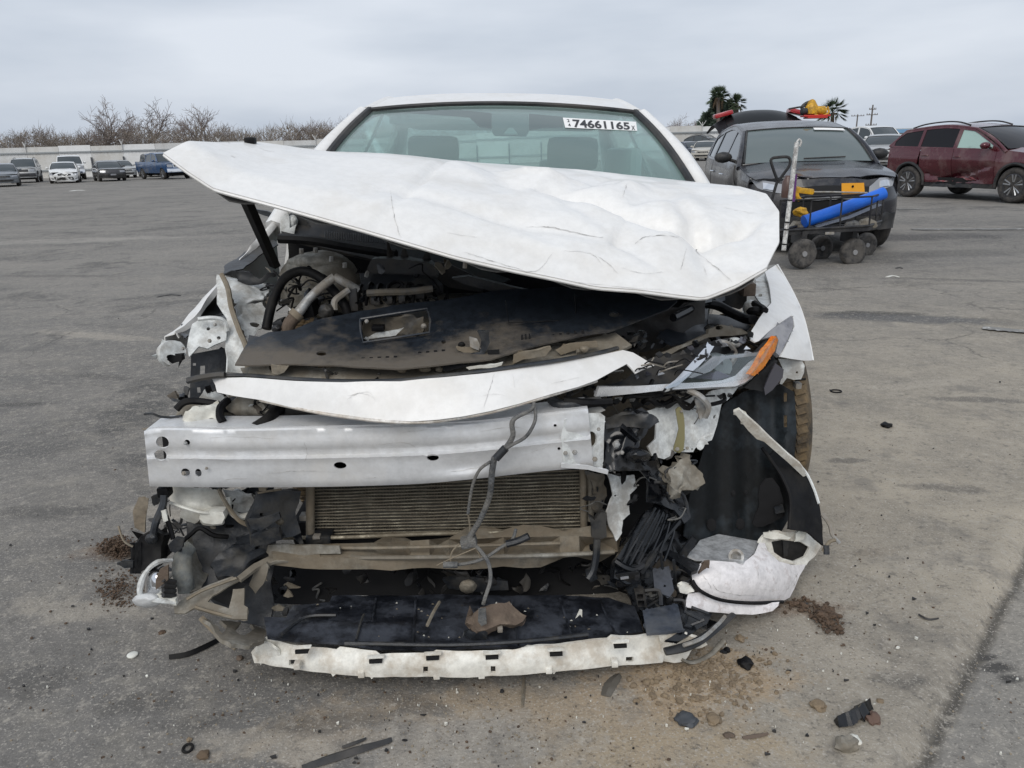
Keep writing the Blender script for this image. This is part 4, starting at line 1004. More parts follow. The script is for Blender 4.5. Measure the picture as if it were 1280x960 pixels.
# --- things behind the glass
M_dash = mat('dashboard', (.22,.25,.245), .8); M_seat = mat('pale_seat_cloth', (.26,.28,.275), .9); M_int = mat('pale_interior', (.40,.42,.41), .85)
shell_lin = True
def shell_box(nm, c, s, m, bev=.03, rot=None, par=WK):
    bm = bmesh.new(); bm_box(bm, c, s, rot, bev)
    o = link(nm, tomesh(bm), m, par)
    if par is WK: o.matrix_basis = TILT
    return o
shell_box('dashboard', (.62,0,.86), (.62,1.42,.24), M_dash, .06); shell_box('cabin_floor', (-.35,0,.33), (2.5,1.45,.06), M_int, 0); shell_box('firewall', (.98,0,.62), (.05,1.50,.66), M_under, 0)
for y in (-.37, .37):
    s_ = shell_box('front_seat', (-.42,y,.78), (.16,.50,.66), M_seat, .06, Matrix.Rotation(R(-14),3,'Y')); shell_box('headrest', (-.53,y,1.20), (.11,.27,.17), M_seat, .04, None, s_); shell_box('seat_cushion', (-.12,y,.50), (.52,.50,.16), M_seat, .05, None, s_)
shell_box('rear_seat', (-1.30,0,.78), (.18,1.30,.62), M_seat, .06, Matrix.Rotation(R(-16),3,'Y'))
for y in (-.36, .36): shell_box('rear_headrest', (-1.40,y,1.10), (.10,.26,.12), M_seat, .03)
shell_box('headliner', (-.45,0,1.335), (1.2,1.0,.02), mat('headliner', (.62,.64,.62), .9), 0)
shell_box('parcel_shelf', (-1.66,0,1.0), (.42,1.2,.03), M_int, .0)
bm = bmesh.new(); bm_tube(bm, [Vector((.18,.37,.92))+Matrix.Rotation(R(-65),3,'Y') @ Vector((.18*math.cos(a),.18*math.sin(a),0)) for a in [6.283*i/24 for i in range(24)]], .016, 7, True)
bm_tube(bm, [Vector((.18,.37,.92)), Vector((.40,.37,.84))], .05, 8); o = link('steering_wheel', tomesh(bm), M_int, WK); o.matrix_basis = TILT
M_sens = mat('sensor_plastic', (.030,.034,.04), .7)
def glass_patch(nm, pts, off, m, par=WK):
    P, T = cdt(pts, 6); VV = [hit(WSB, x, y, off) for x, y in P]
    if all(v is not None for v in VV):
        bm = thicken(VV, T, .004, CAMLOC); bmesh.ops.translate(bm, verts=bm.verts, vec=-rootloc(par)); return link(nm, tomesh(bm), m, par)
hs_ = glass_patch('sensor_housing', zp('B', [(105,128),(245,130),(247,195),(236,212),(118,210),(106,195)]), -.03, M_sens)
if hs_: glass_patch('camera_lens_hood', zp('B', [(150,205),(170,182),(186,182),(205,206)]), -.022, mat('pale_lens_hood', (.35,.37,.37), .5), hs_)
glass_patch('shade_band', zp('B', [(-340,118),(-200,112),(0,116),(105,126),(105,185),(60,178),(20,140),(-200,124)]), -.012, M_sens)
glass_patch('shade_band', zp('B', [(247,128),(380,140),(376,180),(300,182),(248,190)]), -.012, M_sens)
M_pil = mat('pale_airbag', (.60,.66,.64), .8)
shell_box('curtain_airbag', (-.30,.60,1.06), (.9,.06,.34), M_pil, .03)

# ================================================================ hood
def curve_at(pts, t):
    n = len(pts)-1; f = min(max(t, 0), 1)*n; i = min(int(f), n-1); return pts[i].lerp(pts[i+1], f-i)
def arcparam(pts, n=40, lin=False):
    P = [Vector(p) for p in pts] if lin else catmull(pts, 8); L = [0]
    for a, b in zip(P, P[1:]): L.append(L[-1]+(b-a).length)
    out_ = []; j = 0
    for i in range(n+1):
        s = L[-1]*i/n
        while j < len(L)-2 and L[j+1] < s: j += 1
        out_.append(P[j].lerp(P[j+1], (s-L[j])/max(1e-9, L[j+1]-L[j])))
    return out_
Hrear = arcparam([W(*p) for p in [(408,193,2.82),(520,199,2.80),(640,206,2.80),(760,216,2.80),(875,228,2.80)]])
Hfront = arcparam([W(*p) for p in [(204,191,1.98),(235,214,1.93),(267,235,1.90),(350,257,1.87),(450,285,1.85),(570,320,1.83),(640,336,1.83),(690,346,1.83),(745,358,1.835),(800,362,1.84),(845,368,1.85),(880,372,1.86),(920,356,1.89),(958,334,1.93)]], 80, True)
Hleft = arcparam([W(*p) for p in [(408,193,2.82),(365,183,2.62),(326,177.5,2.42),(280,178,2.22),(234,176,2.05),(204,191,1.98)]], 60, True)
Hright = arcparam([W(*p) for p in [(875,228,2.80),(925,233,2.6),(958,242,2.4),(974,264,2.2),(974,302,2.03),(958,334,1.93)]], 60, True)
FR = random.Random(23); FC = [(0,0,0),(1,0,0),(0,1,0),(1,1,0)]
for k_ in range(95):
    a_, b_ = FR.random(), FR.random(); FC.append((a_, b_, FR.uniform(-1,1)*(.25+.75*sstep(.3,.7,a_))*math.sin(math.pi*a_)**.5*math.sin(math.pi*b_)**.5))
_r = delaunay_2d_cdt([Vector((p[0]*1.5, p[1])) for p in FC], [], [], 0, 1e-6); FP = [(v.x, v.y) for v in _r[0]]; FZ = [FC[o_[0]][2] if o_ else 0 for o_ in _r[3]]; FT = [tuple(f) for f in _r[2]]
def facet(u, v):
    x, y = u*1.5, v
    for a, b, c in FT:
        (x1,y1),(x2,y2),(x3,y3) = FP[a],FP[b],FP[c]; den = (y2-y3)*(x1-x3)+(x3-x2)*(y1-y3)
        if abs(den) < 1e-12: continue
        l1 = ((y2-y3)*(x-x3)+(x3-x2)*(y-y3))/den; l2 = ((y3-y1)*(x-x3)+(x1-x3)*(y-y3))/den
        if l1 >= -1e-6 and l2 >= -1e-6 and l1+l2 <= 1+1e-6: return l1*FZ[a]+l2*FZ[b]+(1-l1-l2)*FZ[c]
    return 0
def hood_pt(u, v):
    a = curve_at(Hrear, u); b = curve_at(Hfront, u); c = curve_at(Hleft, v); d = curve_at(Hright, v)
    p = a.lerp(b, v)+c.lerp(d, u)-((Hrear[0]*(1-u)+Hrear[-1]*u)*(1-v)+(Hfront[0]*(1-u)+Hfront[-1]*u)*v)
    e = math.sin(math.pi*u)**.5*math.sin(math.pi*min(1, v))**.6
    z = .030*math.sin(math.pi*v)*math.sin(math.pi*u)                                 # panel crown
    z += .014*noise.noise(Vector((u*5, v*4, 1.3)))*e
    f = sstep(.35, .7, u)
    z += .034*facet(min(max(u,0),1), min(max(v,0),1))*sstep(.05,.5,v)
    z += e*f*sstep(.05,.45,v)*(0.032*(abs(noise.noise(Vector((u*6.5+3, v*4.5, 7))))-.22)+.010*(abs(noise.noise(Vector((u*13+5, v*9, 3))))-.2)+.006*noise.noise(Vector((u*17, v*11, 2))))     # buckled facets
    z -= .04*f*math.exp(-((v-.63-.10*math.sin(u*9))/.035)**2)*sstep(.4,.55,u)*sstep(.98,.9,u)                  # cross fold
    z -= .05*math.exp(-(((u-.80)-.18*(v-.5))/.022)**2)*sstep(.45,.7,v)*e
    z += .030*math.exp(-(((u-.88)-.22*(v-.72))/.035)**2)*sstep(.5,.8,v)*e
    z -= .014*math.exp(-((u-.36)/.010)**2)*sstep(.2,.5,v)*e                           # vertical crease
    z -= .012*math.exp(-(((v-.78)-.12*(u-.3))/.03)**2)*sstep(.3,.36,u)*sstep(.75,.6,u)
    return p+Vector((0, -.3*z if v > .5 else 0, z))
NU, NV = 150, 76
HP = [[hood_pt(i/NU, j/NV) for i in range(NU+1)] for j in range(NV+1)]
def grid_faces(nu, nv): return [(j*(nu+1)+i, j*(nu+1)+i+1, (j+1)*(nu+1)+i+1, (j+1)*(nu+1)+i) for j in range(nv) for i in range(nu)]
def gridobj(name, rows, m, parent, t=.003, sharp=35, ref=None):
    nv = len(rows)-1; nu = len(rows[0])-1; Vv = [p for r_ in rows for p in r_]
    bm = thicken(Vv, grid_faces(nu, nv), t, ref if ref is not None else CAMLOC); bmesh.ops.translate(bm, verts=bm.verts, vec=-rootloc(parent)); return link(name, tomesh(bm), m, parent, sharp)
HOOD = gridobj('hood', HP, M_wp, WK, .004, 50, Vector((0,1.5,6)))
HB = bvh_of(HOOD, lambda c: c+wloc)
inner = [[hood_pt(.03+.94*i/40, .02+.955*j/20)+Vector((0,.006,-.030-.012*math.sin(i*1.1)*math.sin(j*.9))) for i in range(41)] for j in range(21)]
gridobj('hood_inner_panel', inner, mat('hood_inner_grey', (.20,.205,.205), .6, dirt=(.10,.09,.08), amt=.3, dscale=6), HOOD, .004, 50, Vector((0,2,0)))
edge = [hood_pt(i/60, 1.0)+Vector((0,.004,-.006)) for i in range(61)]
tube('hem_flange', edge, .0045, M_wp, HOOD, 6, 0)
def mark(bv, pts, wpx, m, par, name='scratch', jag=1.2, off=.0025, seed=1):
    """a scrape in the paint that follows the panel"""
    rr = random.Random(seed); P = catmull([(x, y, 0) for x, y in pts], 6); VV = []; F = []; k = 0
    for i, p in enumerate(P):
        q = P[min(i+1, len(P)-1)]-P[max(i-1, 0)]; nn = Vector((-q.y, q.x, 0)).normalized(); e = wpx*rr.uniform(.08, .55)*(1-.75*abs(2*i/(len(P)-1)-1)**2)
        c = p+nn*rr.uniform(-jag, jag)*.5
        a = hit(bv, c.x+nn.x*e, c.y+nn.y*e, off); b = hit(bv, c.x-nn.x*e, c.y-nn.y*e, off)
        if a is None or b is None: continue
        
        VV += [a, b]; k += 1
        if k > 1: F.append((2*k-4, 2*k-3, 2*k-1, 2*k-2))
    if F: mesh_obj(name, VV, F, m, par)
M_scr = mat('scratch_grey', (.36,.35,.335), .8, var=.3, dirt=(.7,.69,.67), amt=.35, dscale=60, edge=.05); M_scl = mat('faint_scratch', (.50,.48,.45), .8, var=.2, dirt=(.76,.75,.73), amt=.45, dscale=45, edge=.05)
for i, (k, pts, wd, m_) in enumerate([('A', [(938,420),(950,500),(965,560),(978,600)], 1.0, M_scr),
    ('A', [(1150,580),(1270,600)], .6, M_scl),
    ('B', [(0,655),(80,680),(160,705),(270,728),(340,655)], .8, M_scr),
    ('B', [(235,560),(330,560),(420,580),(530,600)], 1.3, M_scr),
    ('B', [(620,395),(615,415),(605,445)], 1.1, M_scr),
    ('B', [(650,622),(690,598),(760,592),(830,598)], .9, M_scr),
    ('B', [(848,640),(838,680),(825,724)], 1.2, M_scr),
    ('B', [(880,650),(930,690),(980,730),(1020,768)], 1.6, M_scr),
    ('B', [(910,705),(925,745)], .9, M_scr),
    ('B', [(500,665),(550,700),(590,740)], .8, M_scr),
    ('B', [(380,650),(480,660),(530,705)], .6, M_scl),
    ('B', [(990,485),(1060,500),(1120,510)], .6, M_scl),
    ('B', [(600,715),(680,735),(760,732)], .7, M_scr),
    ('B', [(340,770),(480,775),(640,790),(780,800)], .7, M_scl),
    ('A', [(300,230),(316,236),(330,240)], .8, M_scr),
    ('A', [(330,290),(352,293)], .7, M_scr),
    ('A', [(420,245),(450,262),(500,275)], .6, M_scl)]):
    mark(HB, zp(k, pts), wd, m_, HOOD, seed=i)
box('hood_bump_stop', W(313,176,2.33), (.03,.03,.02), M_rub, HOOD, None, .006)
tube('hood_latch_pin', [W(582,322,1.90), W(581,335,1.90)], .006, M_steel, HOOD, 6, 0)
tube('support_bar', [W(303,240,2.02), W(344,333,2.36)], .017, M_rub, WK, 4, 0, flat=.5)
# ================================================================ torn-open front end, from the back of the bay forward
def bolt(k, x, y, D, r=.008, m=None, par=WK, name='bolt'):
    p = W(*zp(k, [(x, y, D)])[0]); return lathe(name, [(r*.95,0),(r*.95,.0015),(r*.62,.0015),(r*.62,.006),(r*.45,.0065)], m or M_steel, par, aim(p, Vector((0,-1,.15))), 6, 20)
def bolts(k, L, par=WK, m=None):
    for q in L: bolt(k, q[0], q[1], q[2], q[3] if len(q) > 3 else .007, m, par)
def dome(name, k, cx, cy, rx, ry, D, dep, m, parent=WK, seed=1, lump=.1):
    """rounded casting: half ellipsoid bulging to the viewer"""
    o = zp(k, [(cx, cy, D)])[0]; c = W(*o); sx = (W(*zp(k, [(cx+rx, cy, D)])[0])-c); sy = (W(*zp(k, [(cx, cy-ry, D)])[0])-c); f = (CAMLOC-c).normalized()*dep
    bm = bmesh.new(); bmesh.ops.create_icosphere(bm, subdivisions=4, radius=1)
    for v in bm.verts:
        q = v.co*(1+lump*noise.noise(v.co*2.2+Vector((seed*3,0,0))))
        v.co = c+sx*q.x+sy*q.y+f*q.z-rootloc(parent)
    return link(name, tomesh(bm), m, parent, 60)
def zbox(name, k, x, y, w, h, D, dep, m, parent=WK, rot=0, bev=.004):
    """block seen face-on: centre and size measured in the photograph, D to its face, dep deep"""
    o = ZR[k]; c = W(o[0]+x*o[2], o[1]+y*o[2], D+dep/2); e = W(o[0]+x*o[2]+w*o[2], o[1]+y*o[2], D+dep/2); s = (e-c).length
    return box(name, c, (s, dep, s*h/w), m, parent, Matrix.Rotation(R(-rot), 3, 'Y'), min(bev, s*.2, s*h/w*.2))
# --- left-hand front wheel pushed back, right-hand wheel under the crushed wing
wheel(WK, -.70, -1.22, .335, -1, .215, None, 5, 32, rz=0) if False else None
def wreck_wheel(x, D, sd, rz, z=.335, lean=0):
    r_ = .335; M4 = Matrix.Translation((x, D-3.74, z)) @ Matrix.Rotation(R(rz), 4, 'Z') @ Matrix.Rotation(R(lean), 4, 'Y') @ Matrix.Rotation(math.pi/2*sd, 4, 'Y'); h = .11; rr = r_*.68
    b = bmesh.new(); bm_lathe(b, [(rr,-h*.8),(rr*1.05,-h*.95),(r_*.88,-h*1.03),(r_*.965,-h*.85),(r_*.992,-h*.7),(r_*.992,h*.7),(r_*.965,h*.85),(r_*.88,h*1.03),(rr*1.05,h*.95),(rr,h*.8)], 64, M4)
    o = link('wheel', tomesh(b), mat('worn_tyre', (.030,.028,.026), .85, dirt=(.27,.19,.10), amt=.30, dscale=7, bump=.3, bscale=90), WK, 50)
    b = bmesh.new()                                              # tread blocks
    for i in range(72):
        a = 2*math.pi*i/72
        for j in (-.62,-.22,.22,.62):
            q = Matrix.Rotation(a+(.02 if j in (-.22,.62) else 0), 4, 'Z') @ Matrix.Translation((r_*.995, 0, j*h)) @ Matrix.Rotation(.25*(1 if j > 0 else -1), 4, 'X')
            for v in bm_box(b, (0,0,0), (.012,.020,h*.30)): v.co = M4 @ (q @ v.co)
    link('tread', tomesh(b), MATS['worn_tyre'], o, 30)['kind'] = 'stuff'
    b = bmesh.new(); bm_lathe(b, [(rr,-h*.7),(rr,h*.86),(rr*.9,h*.88),(rr*.86,h*.4),(rr*.3,h*.2),(.001,h*.2)], 40, M4); link('rim', tomesh(b), M_rim, o)
wreck_wheel(-.66, 2.62, -1, 6); wreck_wheel(.815, 2.50, 1, -2, lean=-2)

# --- bay walls and the dark bulk of the engine
M_eng = mat('engine_casting', (.10,.10,.098), .55, .3, var=.2, dirt=(.15,.125,.09), amt=.4, dscale=14, bump=.3, bscale=40)
M_engp = mat('engine_plastic', (.014,.015,.018), .4, dirt=(.09,.08,.065), amt=.22, dscale=8)
box('engine', (-.02, 2.42, .50), (.80, .46, .50), M_eng, WK, None, .03)
box('gearbox', (.42, 2.46, .46), (.42, .40, .38), M_eng, WK, None, .05)
box('front_subframe', (0, 2.30, .17), (1.30, .60, .08), M_under, WK, None, .02)
box('steering_rack_cover', (0, 2.72, .42), (1.36, .10, .60), M_under, WK, None, .02)
for s, x0 in ((-1,-.60),(1,.60)):
    mesh_obj('inner_wing', [Vector((x0,2.2,.18)),Vector((x0,2.85,.18)),Vector((x0+s*.03,2.85,.82)),Vector((x0+s*.03,2.2,.62)),Vector((x0+s*.012,2.2,.18)),Vector((x0+s*.012,2.85,.18)),Vector((x0+s*.042,2.85,.82)),Vector((x0+s*.042,2.2,.62))], [(0,1,2,3),(7,6,5,4),(0,4,5,1),(3,2,6,7),(0,3,7,4),(1,5,6,2)], M_gp, WK)
# scuttle with its louvres
sheet('cowl_panel', 'A', [(520,600),(530,520),(600,490),(900,590),(1180,680),(1400,760),(1280,800),(900,690)], [(520,600,2.62),(600,490,2.78),(1280,800,2.55),(1400,760,2.6)], M_engp, WK, .01)
for i in range(26): ztube('louvre', 'A', [(690+i*9, 575+i*.8, 2.63),(692+i*9, 603+i*.8, 2.60)], .0022, M_gp, WK, 4, 0)
ztube('scuttle_seal', 'A', [(515,605,2.55),(640,612,2.53),(800,640,2.5),(960,665,2.46)], .016, M_rub, WK, 7, 4)
for i, (x, y) in enumerate(((960,600),(1020,625),(1080,655),(1140,690))): pass
sheet('hinge_bracket', 'A', [(515,520),(548,505),(560,560),(585,545),(580,590),(530,600)], 2.66, M_wpg, WK, .004, amp=.01)
dome('hinge_knuckle', 'A', 566, 540, 20, 26, 2.68, .02, M_wpg); sheet('wing_corner_cover', 'A', [(575,510),(620,520),(650,570),(650,605),(600,600)], 2.7, M_gp, WK, .006, amp=.01)
sheet('far_side_trim', 'A', [(410,490),(470,500),(515,520),(500,530),(440,510)], 2.98, M_gp, WK, .02)
# brake servo / dusty tower with hose and pipes
dome('dusty_strut_tower', 'C', 885, 215, 205, 165, 2.36, .10, M_tan, WK, 2, .07)
dome('tower_cap', 'C', 880, 110, 150, 48, 2.34, .07, M_tan, WK, 5, .05)
for x, y in ((800,52),(868,48),(945,90),(1010,120)): ztube('stud', 'C', [(x,y+14,2.28),(x,y-10,2.28)], .007, M_steel, WK, 6, 0)
ztube('black_hose', 'C', [(630,430,2.06),(660,300,2.10),(715,190,2.14),(800,150,2.16),(880,175,2.15),(950,240,2.13),(1010,320,2.10),(1030,400,2.1)], .0135, M_rub, WK, 9, 6)
ztube('thin_wire', 'C', [(800,240,2.17),(790,190,2.19),(830,130,2.22),(850,140,2.22)], .003, M_rub, WK, 5, 5); ztube('thin_wire', 'C', [(700,300,2.16),(760,280,2.17),(760,330,2.17),(880,270,2.17),(940,255,2.17)], .003, M_rub, WK, 5, 5)
ztube('metal_pipe', 'C', [(735,420,2.04),(750,385,2.05),(790,345,2.06),(840,280,2.08),(900,225,2.09),(960,178,2.10)], [.015,.015,.014,.012,.012,.012], M_steel, WK, 9, 5)
ztube('rubber_elbow', 'C', [(733,440,2.035),(742,405,2.035),(770,372,2.04)], .018, M_rust, WK, 9, 5); ztube('pipe_clamp', 'C', [(765,372,2.035),(785,350,2.04)], .020, M_dust, WK, 9, 0)
ztube('metal_pipe', 'C', [(960,178,2.10),(1010,205,2.1),(1070,240,2.12)], .012, M_steel, WK, 8, 4); ztube('metal_pipe', 'C', [(960,340,2.06),(962,295,2.07),(1000,262,2.09),(1030,240,2.1)], .009, M_steel, WK, 7, 5)
zbox('throttle_body', 'C', 845, 330, 60, 70, 2.08, .08, M_rub, WK, 10); dome('vacuum_valve', 'C', 920, 345, 38, 38, 2.06, .03, M_engp); zbox('relay', 'C', 700, 405, 50, 45, 2.04, .05, M_engp, WK, 20)
dome('sensor', 'C', 680, 430, 25, 20, 2.03, .02, M_engp); zbox('wire_block', 'C', 1060, 280, 40, 110, 2.1, .06, M_engp, WK)
# upper engine: intake duct, cover and manifold
sheet('intake_duct', 'A', [(860,700),(890,678),(1060,690),(1110,712),(1100,752),(870,742)], 2.28, M_engp, WK, .06, smooth=3, amp=.004)
sheet('engine_cover', 'A', [(820,735),(1000,742),(1110,752),(1140,780),(1020,795),(835,800)], [(820,735,2.26),(835,800,2.16),(1140,780,2.2)], M_gp, WK, .03)
zbox('manifold', 'A', 915, 842, 140, 60, 2.13, .12, M_eng, WK, 3, .01); zbox('coil_pack', 'A', 885, 838, 34, 30, 2.11, .04, M_engp); zbox('coil_pack', 'A', 935, 834, 30, 30, 2.11, .04, M_engp); zbox('coil_pack', 'A', 985, 830, 26, 34, 2.11, .04, M_engp)
zbox('fuse_box', 'A', 1035, 805, 80, 36, 2.14, .12, M_engp, WK, 3); sheet('bulkhead_trim', 'A', [(1110,690),(1160,700),(1290,760),(1290,810),(1160,790),(1130,770)], 2.4, M_engp, WK, .01)
ztube('fuel_rail', 'A', [(850,812,2.10),(930,808,2.10),(1010,806,2.11),(1100,795,2.12)], .010, M_eng, WK, 7, 3)
sheet('intake_snorkel', 'E', [(560,30),(640,20),(860,75),(950,95),(820,110),(620,60)], 2.22, M_engp, WK, .03)
for i in range(7): ztube('loom', 'E', [(100+i*45,150+rnd.uniform(-20,20),2.10),(120+i*45,60+rnd.uniform(-20,30),2.18),(170+i*48,100+rnd.uniform(-50,20),2.2),(220+i*46,150,2.12)], .005, M_rub, WK, 5, 5)

# --- left-hand wing and the structure behind it
crest = [W(*p) for p in [(352,268,2.86),(338,283,2.78),(322,300,2.68),(300,322,2.52),(280,345,2.38),(258,372,2.22),(240,397,2.10),(224,412,2.02),(217,416,2.0)]]
def wing_rows(cr_, s, inn, zlow):
    P = arcparam(cr_, 24); rows = []
    for k, (dx, dz) in enumerate(((inn,-.012),(inn*.5,.002),(0,0),(.02,-.03),(.032,-.10),(.035,-.2),(.03,-.30))):
        rows.append([p+Vector((s*dx if k > 1 else -s*dx, 0, dz*(1-.72*sstep(6, 22, i) if k > 1 else 1)))+crump(p, .012 if k > 1 else .006, 7, k) for i, p in enumerate(P)])
    return rows
rows = wing_rows(crest, -1, .012, 0)
gridobj('front_wing', rows, M_wp, WK, .003, 60, Vector((-3, 2.2, 3)))
sheet('wing_inner_edge', 'C', [(660,0),(600,0),(430,130),(420,160),(520,140),(600,70),(690,20)], [(660,0,2.72),(600,0,2.74),(430,130,2.42),(520,140,2.40)], M_gp, WK, .004, amp=.008)
sheet('dark_wing_fold', 'C', [(330,290),(400,215),(410,320),(440,400),(300,385),(240,480),(190,440),(260,370)], [(330,290,2.30),(190,440,2.02),(440,400,2.1)], M_shiny, WK, .004, amp=.012)
sheet('crumpled_apron', 'C', [(440,180),(520,190),(640,190),(645,255),(620,300),(470,300),(450,240)], [(440,180,2.3),(640,190,2.34),(620,300,2.18),(470,300,2.14)], M_wpg, WK, .003, amp=.02, sc=11)
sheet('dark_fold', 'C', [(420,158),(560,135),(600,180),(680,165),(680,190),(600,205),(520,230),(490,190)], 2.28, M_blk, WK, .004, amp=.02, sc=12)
sheet('crumpled_apron', 'C', [(465,312),(620,300),(645,340),(610,440),(560,500),(520,440),(490,380)], [(465,312,2.12),(620,300,2.2),(560,500,2.04)], M_wpg, WK, .003, amp=.018, sc=13, holes=[circ(588,425,20,18)])
sheet('torn_flange', 'C', [(398,168),(428,172),(452,260),(470,340),(512,450),(545,520),(548,655),(520,650),(440,640),(438,470),(430,370),(390,300),(394,250)], [(398,168,2.16),(452,260,2.08),(545,520,1.93),(440,640,1.9),(390,300,2.06),(548,655,1.92)], M_wpg, WK, .004, amp=.008)
ztube('flange_lip', 'C', [(415,168,2.13),(445,235,2.08),(462,330,2.03),(500,440,1.95),(535,530,1.90),(540,655,1.89)], .007, M_dust, WK, 6, 5)
sheet('headlamp_bracket', 'C', [(268,410),(300,385),(400,383),(438,402),(438,478),(352,522),(310,512),(262,560),(248,510)], [(268,410,1.96),(438,402,1.99),(262,560,1.90)], M_wpg, WK, .005, holes=[circ(347,428,9), circ(402,470,9)], amp=.006)
bolts('C', [(383,408,1.94,.006),(357,488,1.92,.006),(228,525,1.88,.005)])
ztube('bracket_rim', 'C', [(300,383,1.95),(370,377,1.96),(425,390,1.97),(442,440,1.97)], .006, M_wpg, WK, 6, 5)
sheet('rail_end', 'C', [(125,505),(160,482),(220,492),(248,535),(225,560),(170,545),(145,560),(170,600),(130,575),(120,540)], [(125,505,1.86),(248,535,1.90),(130,575,1.85)], M_wpg, WK, .02, smooth=2, amp=.008)
sheet('rail_end_cap', 'C', [(150,545),(220,555),(222,585),(175,598),(150,580)], 1.88, M_blkhole, WK, .02)
sheet('lamp_carrier', 'C', [(268,548),(440,520),(440,640),(425,780),(265,770),(268,690)], [(268,548,1.96),(440,520,2.0),(265,770,1.92)], M_gp, WK, .005, holes=[rect(315,605,338,650), rect(277,590,292,602), rect(302,712,318,738)], amp=.004)
sheet('tin_tab', 'C', [(300,770),(330,730),(420,745),(435,775),(335,785)], 1.84, M_wpg, WK, .003, amp=.012, sc=14)
ztube('trim_bar', 'C', [(245,682,1.76),(300,668,1.77),(380,655,1.78),(430,652,1.78)], .008, M_engp, WK, 6, 4)
sheet('crushed_duct', 'C', [(150,885),(190,830),(230,800),(370,805),(430,760),(520,770),(640,820),(620,880),(560,890),(420,880),(300,870)], [(150,885,1.76),(230,800,1.84),(520,770,1.9),(620,880,1.78)], M_tan, WK, .004, amp=.03, sc=14)
sheet('white_clip', 'C', [(222,815),(290,800),(400,815),(405,880),(300,875),(230,860)], 1.76, M_tank, WK, .02, amp=.02, sc=15)
sheet('foam_block', 'C', [(440,820),(540,765),(640,800),(660,850),(600,880),(500,860)], 1.80, M_tan, WK, .02, amp=.025, sc=16)
ztube('black_hose', 'C', [(195,820,1.78),(235,785,1.79),(300,780,1.80),(400,795,1.8)], .009, M_rub, WK, 7, 5); ztube('black_hose', 'C', [(445,775,1.80),(410,810,1.77),(405,850,1.75),(420,880,1.74)], .010, M_rub, WK, 7, 5)
ztube('black_hose', 'C', [(580,910,1.72),(640,870,1.75),(690,820,1.8),(760,800,1.85)], .016, M_rub, WK, 8, 5)
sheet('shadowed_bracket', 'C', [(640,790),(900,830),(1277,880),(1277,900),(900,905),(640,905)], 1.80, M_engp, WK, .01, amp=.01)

# --- radiator support, condenser, lower tie bar
M_fin = mat('condenser_fin', (.15,.135,.105), .55, .35, var=.3, dirt=(.05,.045,.035), amt=.45, dscale=16, bump=.4, bscale=260)
M_tubec = mat('condenser_tube', (.42,.38,.29), .5, .5, var=.2, dirt=(.16,.13,.09), amt=.4, dscale=20)
cTL, cTR, cBL, cBR = W(388,572,1.90), W(728,556,1.90), W(388,671,1.89), W(727,664,1.90)
core = [[cTL.lerp(cTR, i/40).lerp(cBL.lerp(cBR, i/40), j/12)+Vector((0, .012+.006*noise.noise(Vector((i*.25, j*.5, 0))), 0)) for i in range(41)] for j in range(13)]
CN = gridobj('condenser', core, M_fin, WK, .022)
bm = bmesh.new()
for j in range(25):
    a = cTL.lerp(cBL, (j+.5)/25); b = cTR.lerp(cBR, (j+.5)/25)
    bm_tube(bm, [a.lerp(b, i/20)+Vector((0, .006+.004*noise.noise(Vector((i*.6, j*.4, 5))), .0022*noise.noise(Vector((i*.7, j, 2)))))-wloc for i in range(21)], .0021, 4)
link('cooling_tubes', tomesh(bm), M_tubec, CN, 50)['kind'] = 'stuff'
bm = bmesh.new()
for j in range(24):
    a = cTL.lerp(cBL, (j+1)/25); b = cTR.lerp(cBR, (j+1)/25); pz = []
    for i in range(181):
        pz.append(a.lerp(b, i/180)+Vector((0, .010+.002*rnd.random(), (.0035 if i % 2 else -.0035)+rnd.uniform(-.001,.001)))-wloc)
    vs = [(bm.verts.new(p), bm.verts.new(p+Vector((0,.008,0)))) for p in pz]
    for q, r_ in zip(vs, vs[1:]):
        if rnd.random() > .06: bm.faces.new([q[0], r_[0], r_[1], q[1]])
link('fin_strips', tomesh(bm), M_tubec, CN, 20)['kind'] = 'stuff'
ztube('header_tank', 'G', [(998,60,1.885),(998,200,1.88),(998,345,1.875)], .012, M_dust, CN, 8, 3); ztube('header_tank', 'H', [(1157,60,1.89),(1157,200,1.89),(1160,380,1.89)], .010, M_dust, CN, 8, 3)
ztube('header_tank_bottle', 'H', [(1185,120,1.90),(1195,250,1.90),(1190,350,1.9)], .010, M_tan, CN, 8, 3)
zbox('tank_port', 'G', 968, 253, 36, 26, 1.87, .03, M_steel, CN); zbox('mount_clip', 'G', 1045, 352, 120, 44, 1.85, .05, M_gp, WK); zbox('mount_clip_slot', 'G', 1030, 350, 36, 16, 1.845, .02, M_steel, WK)
ztube('lower_pipe', 'H', [(-420,432,1.86),(-200,434,1.86),(0,432,1.86),(400,415,1.86),(800,408,1.865),(1060,408,1.87)], .0055, M_tubec, WK, 6, 3)
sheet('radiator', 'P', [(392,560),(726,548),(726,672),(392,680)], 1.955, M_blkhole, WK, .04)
sheet('lower_tie_bar', 'P', [(334,683),(345,680),(420,679),(560,674),(700,671),(770,672),(772,690),(700,695),(560,697),(420,697),(340,694)], [(334,683,1.80),(772,690,1.82),(560,674,1.84),(560,697,1.79),(420,679,1.83),(700,695,1.80)], M_dust, WK, .035, amp=.004)
ztube('tie_bar_lip', 'P', [(338,693,1.782),(420,697,1.778),(560,696.5,1.775),(690,694,1.78),(768,690,1.79)], .006, M_tan, WK, 6, 4); ztube('tie_bar_ridge', 'P', [(345,682,1.80),(450,685,1.79),(560,683,1.79),(700,679,1.80)], .005, M_dust, WK, 6, 4)
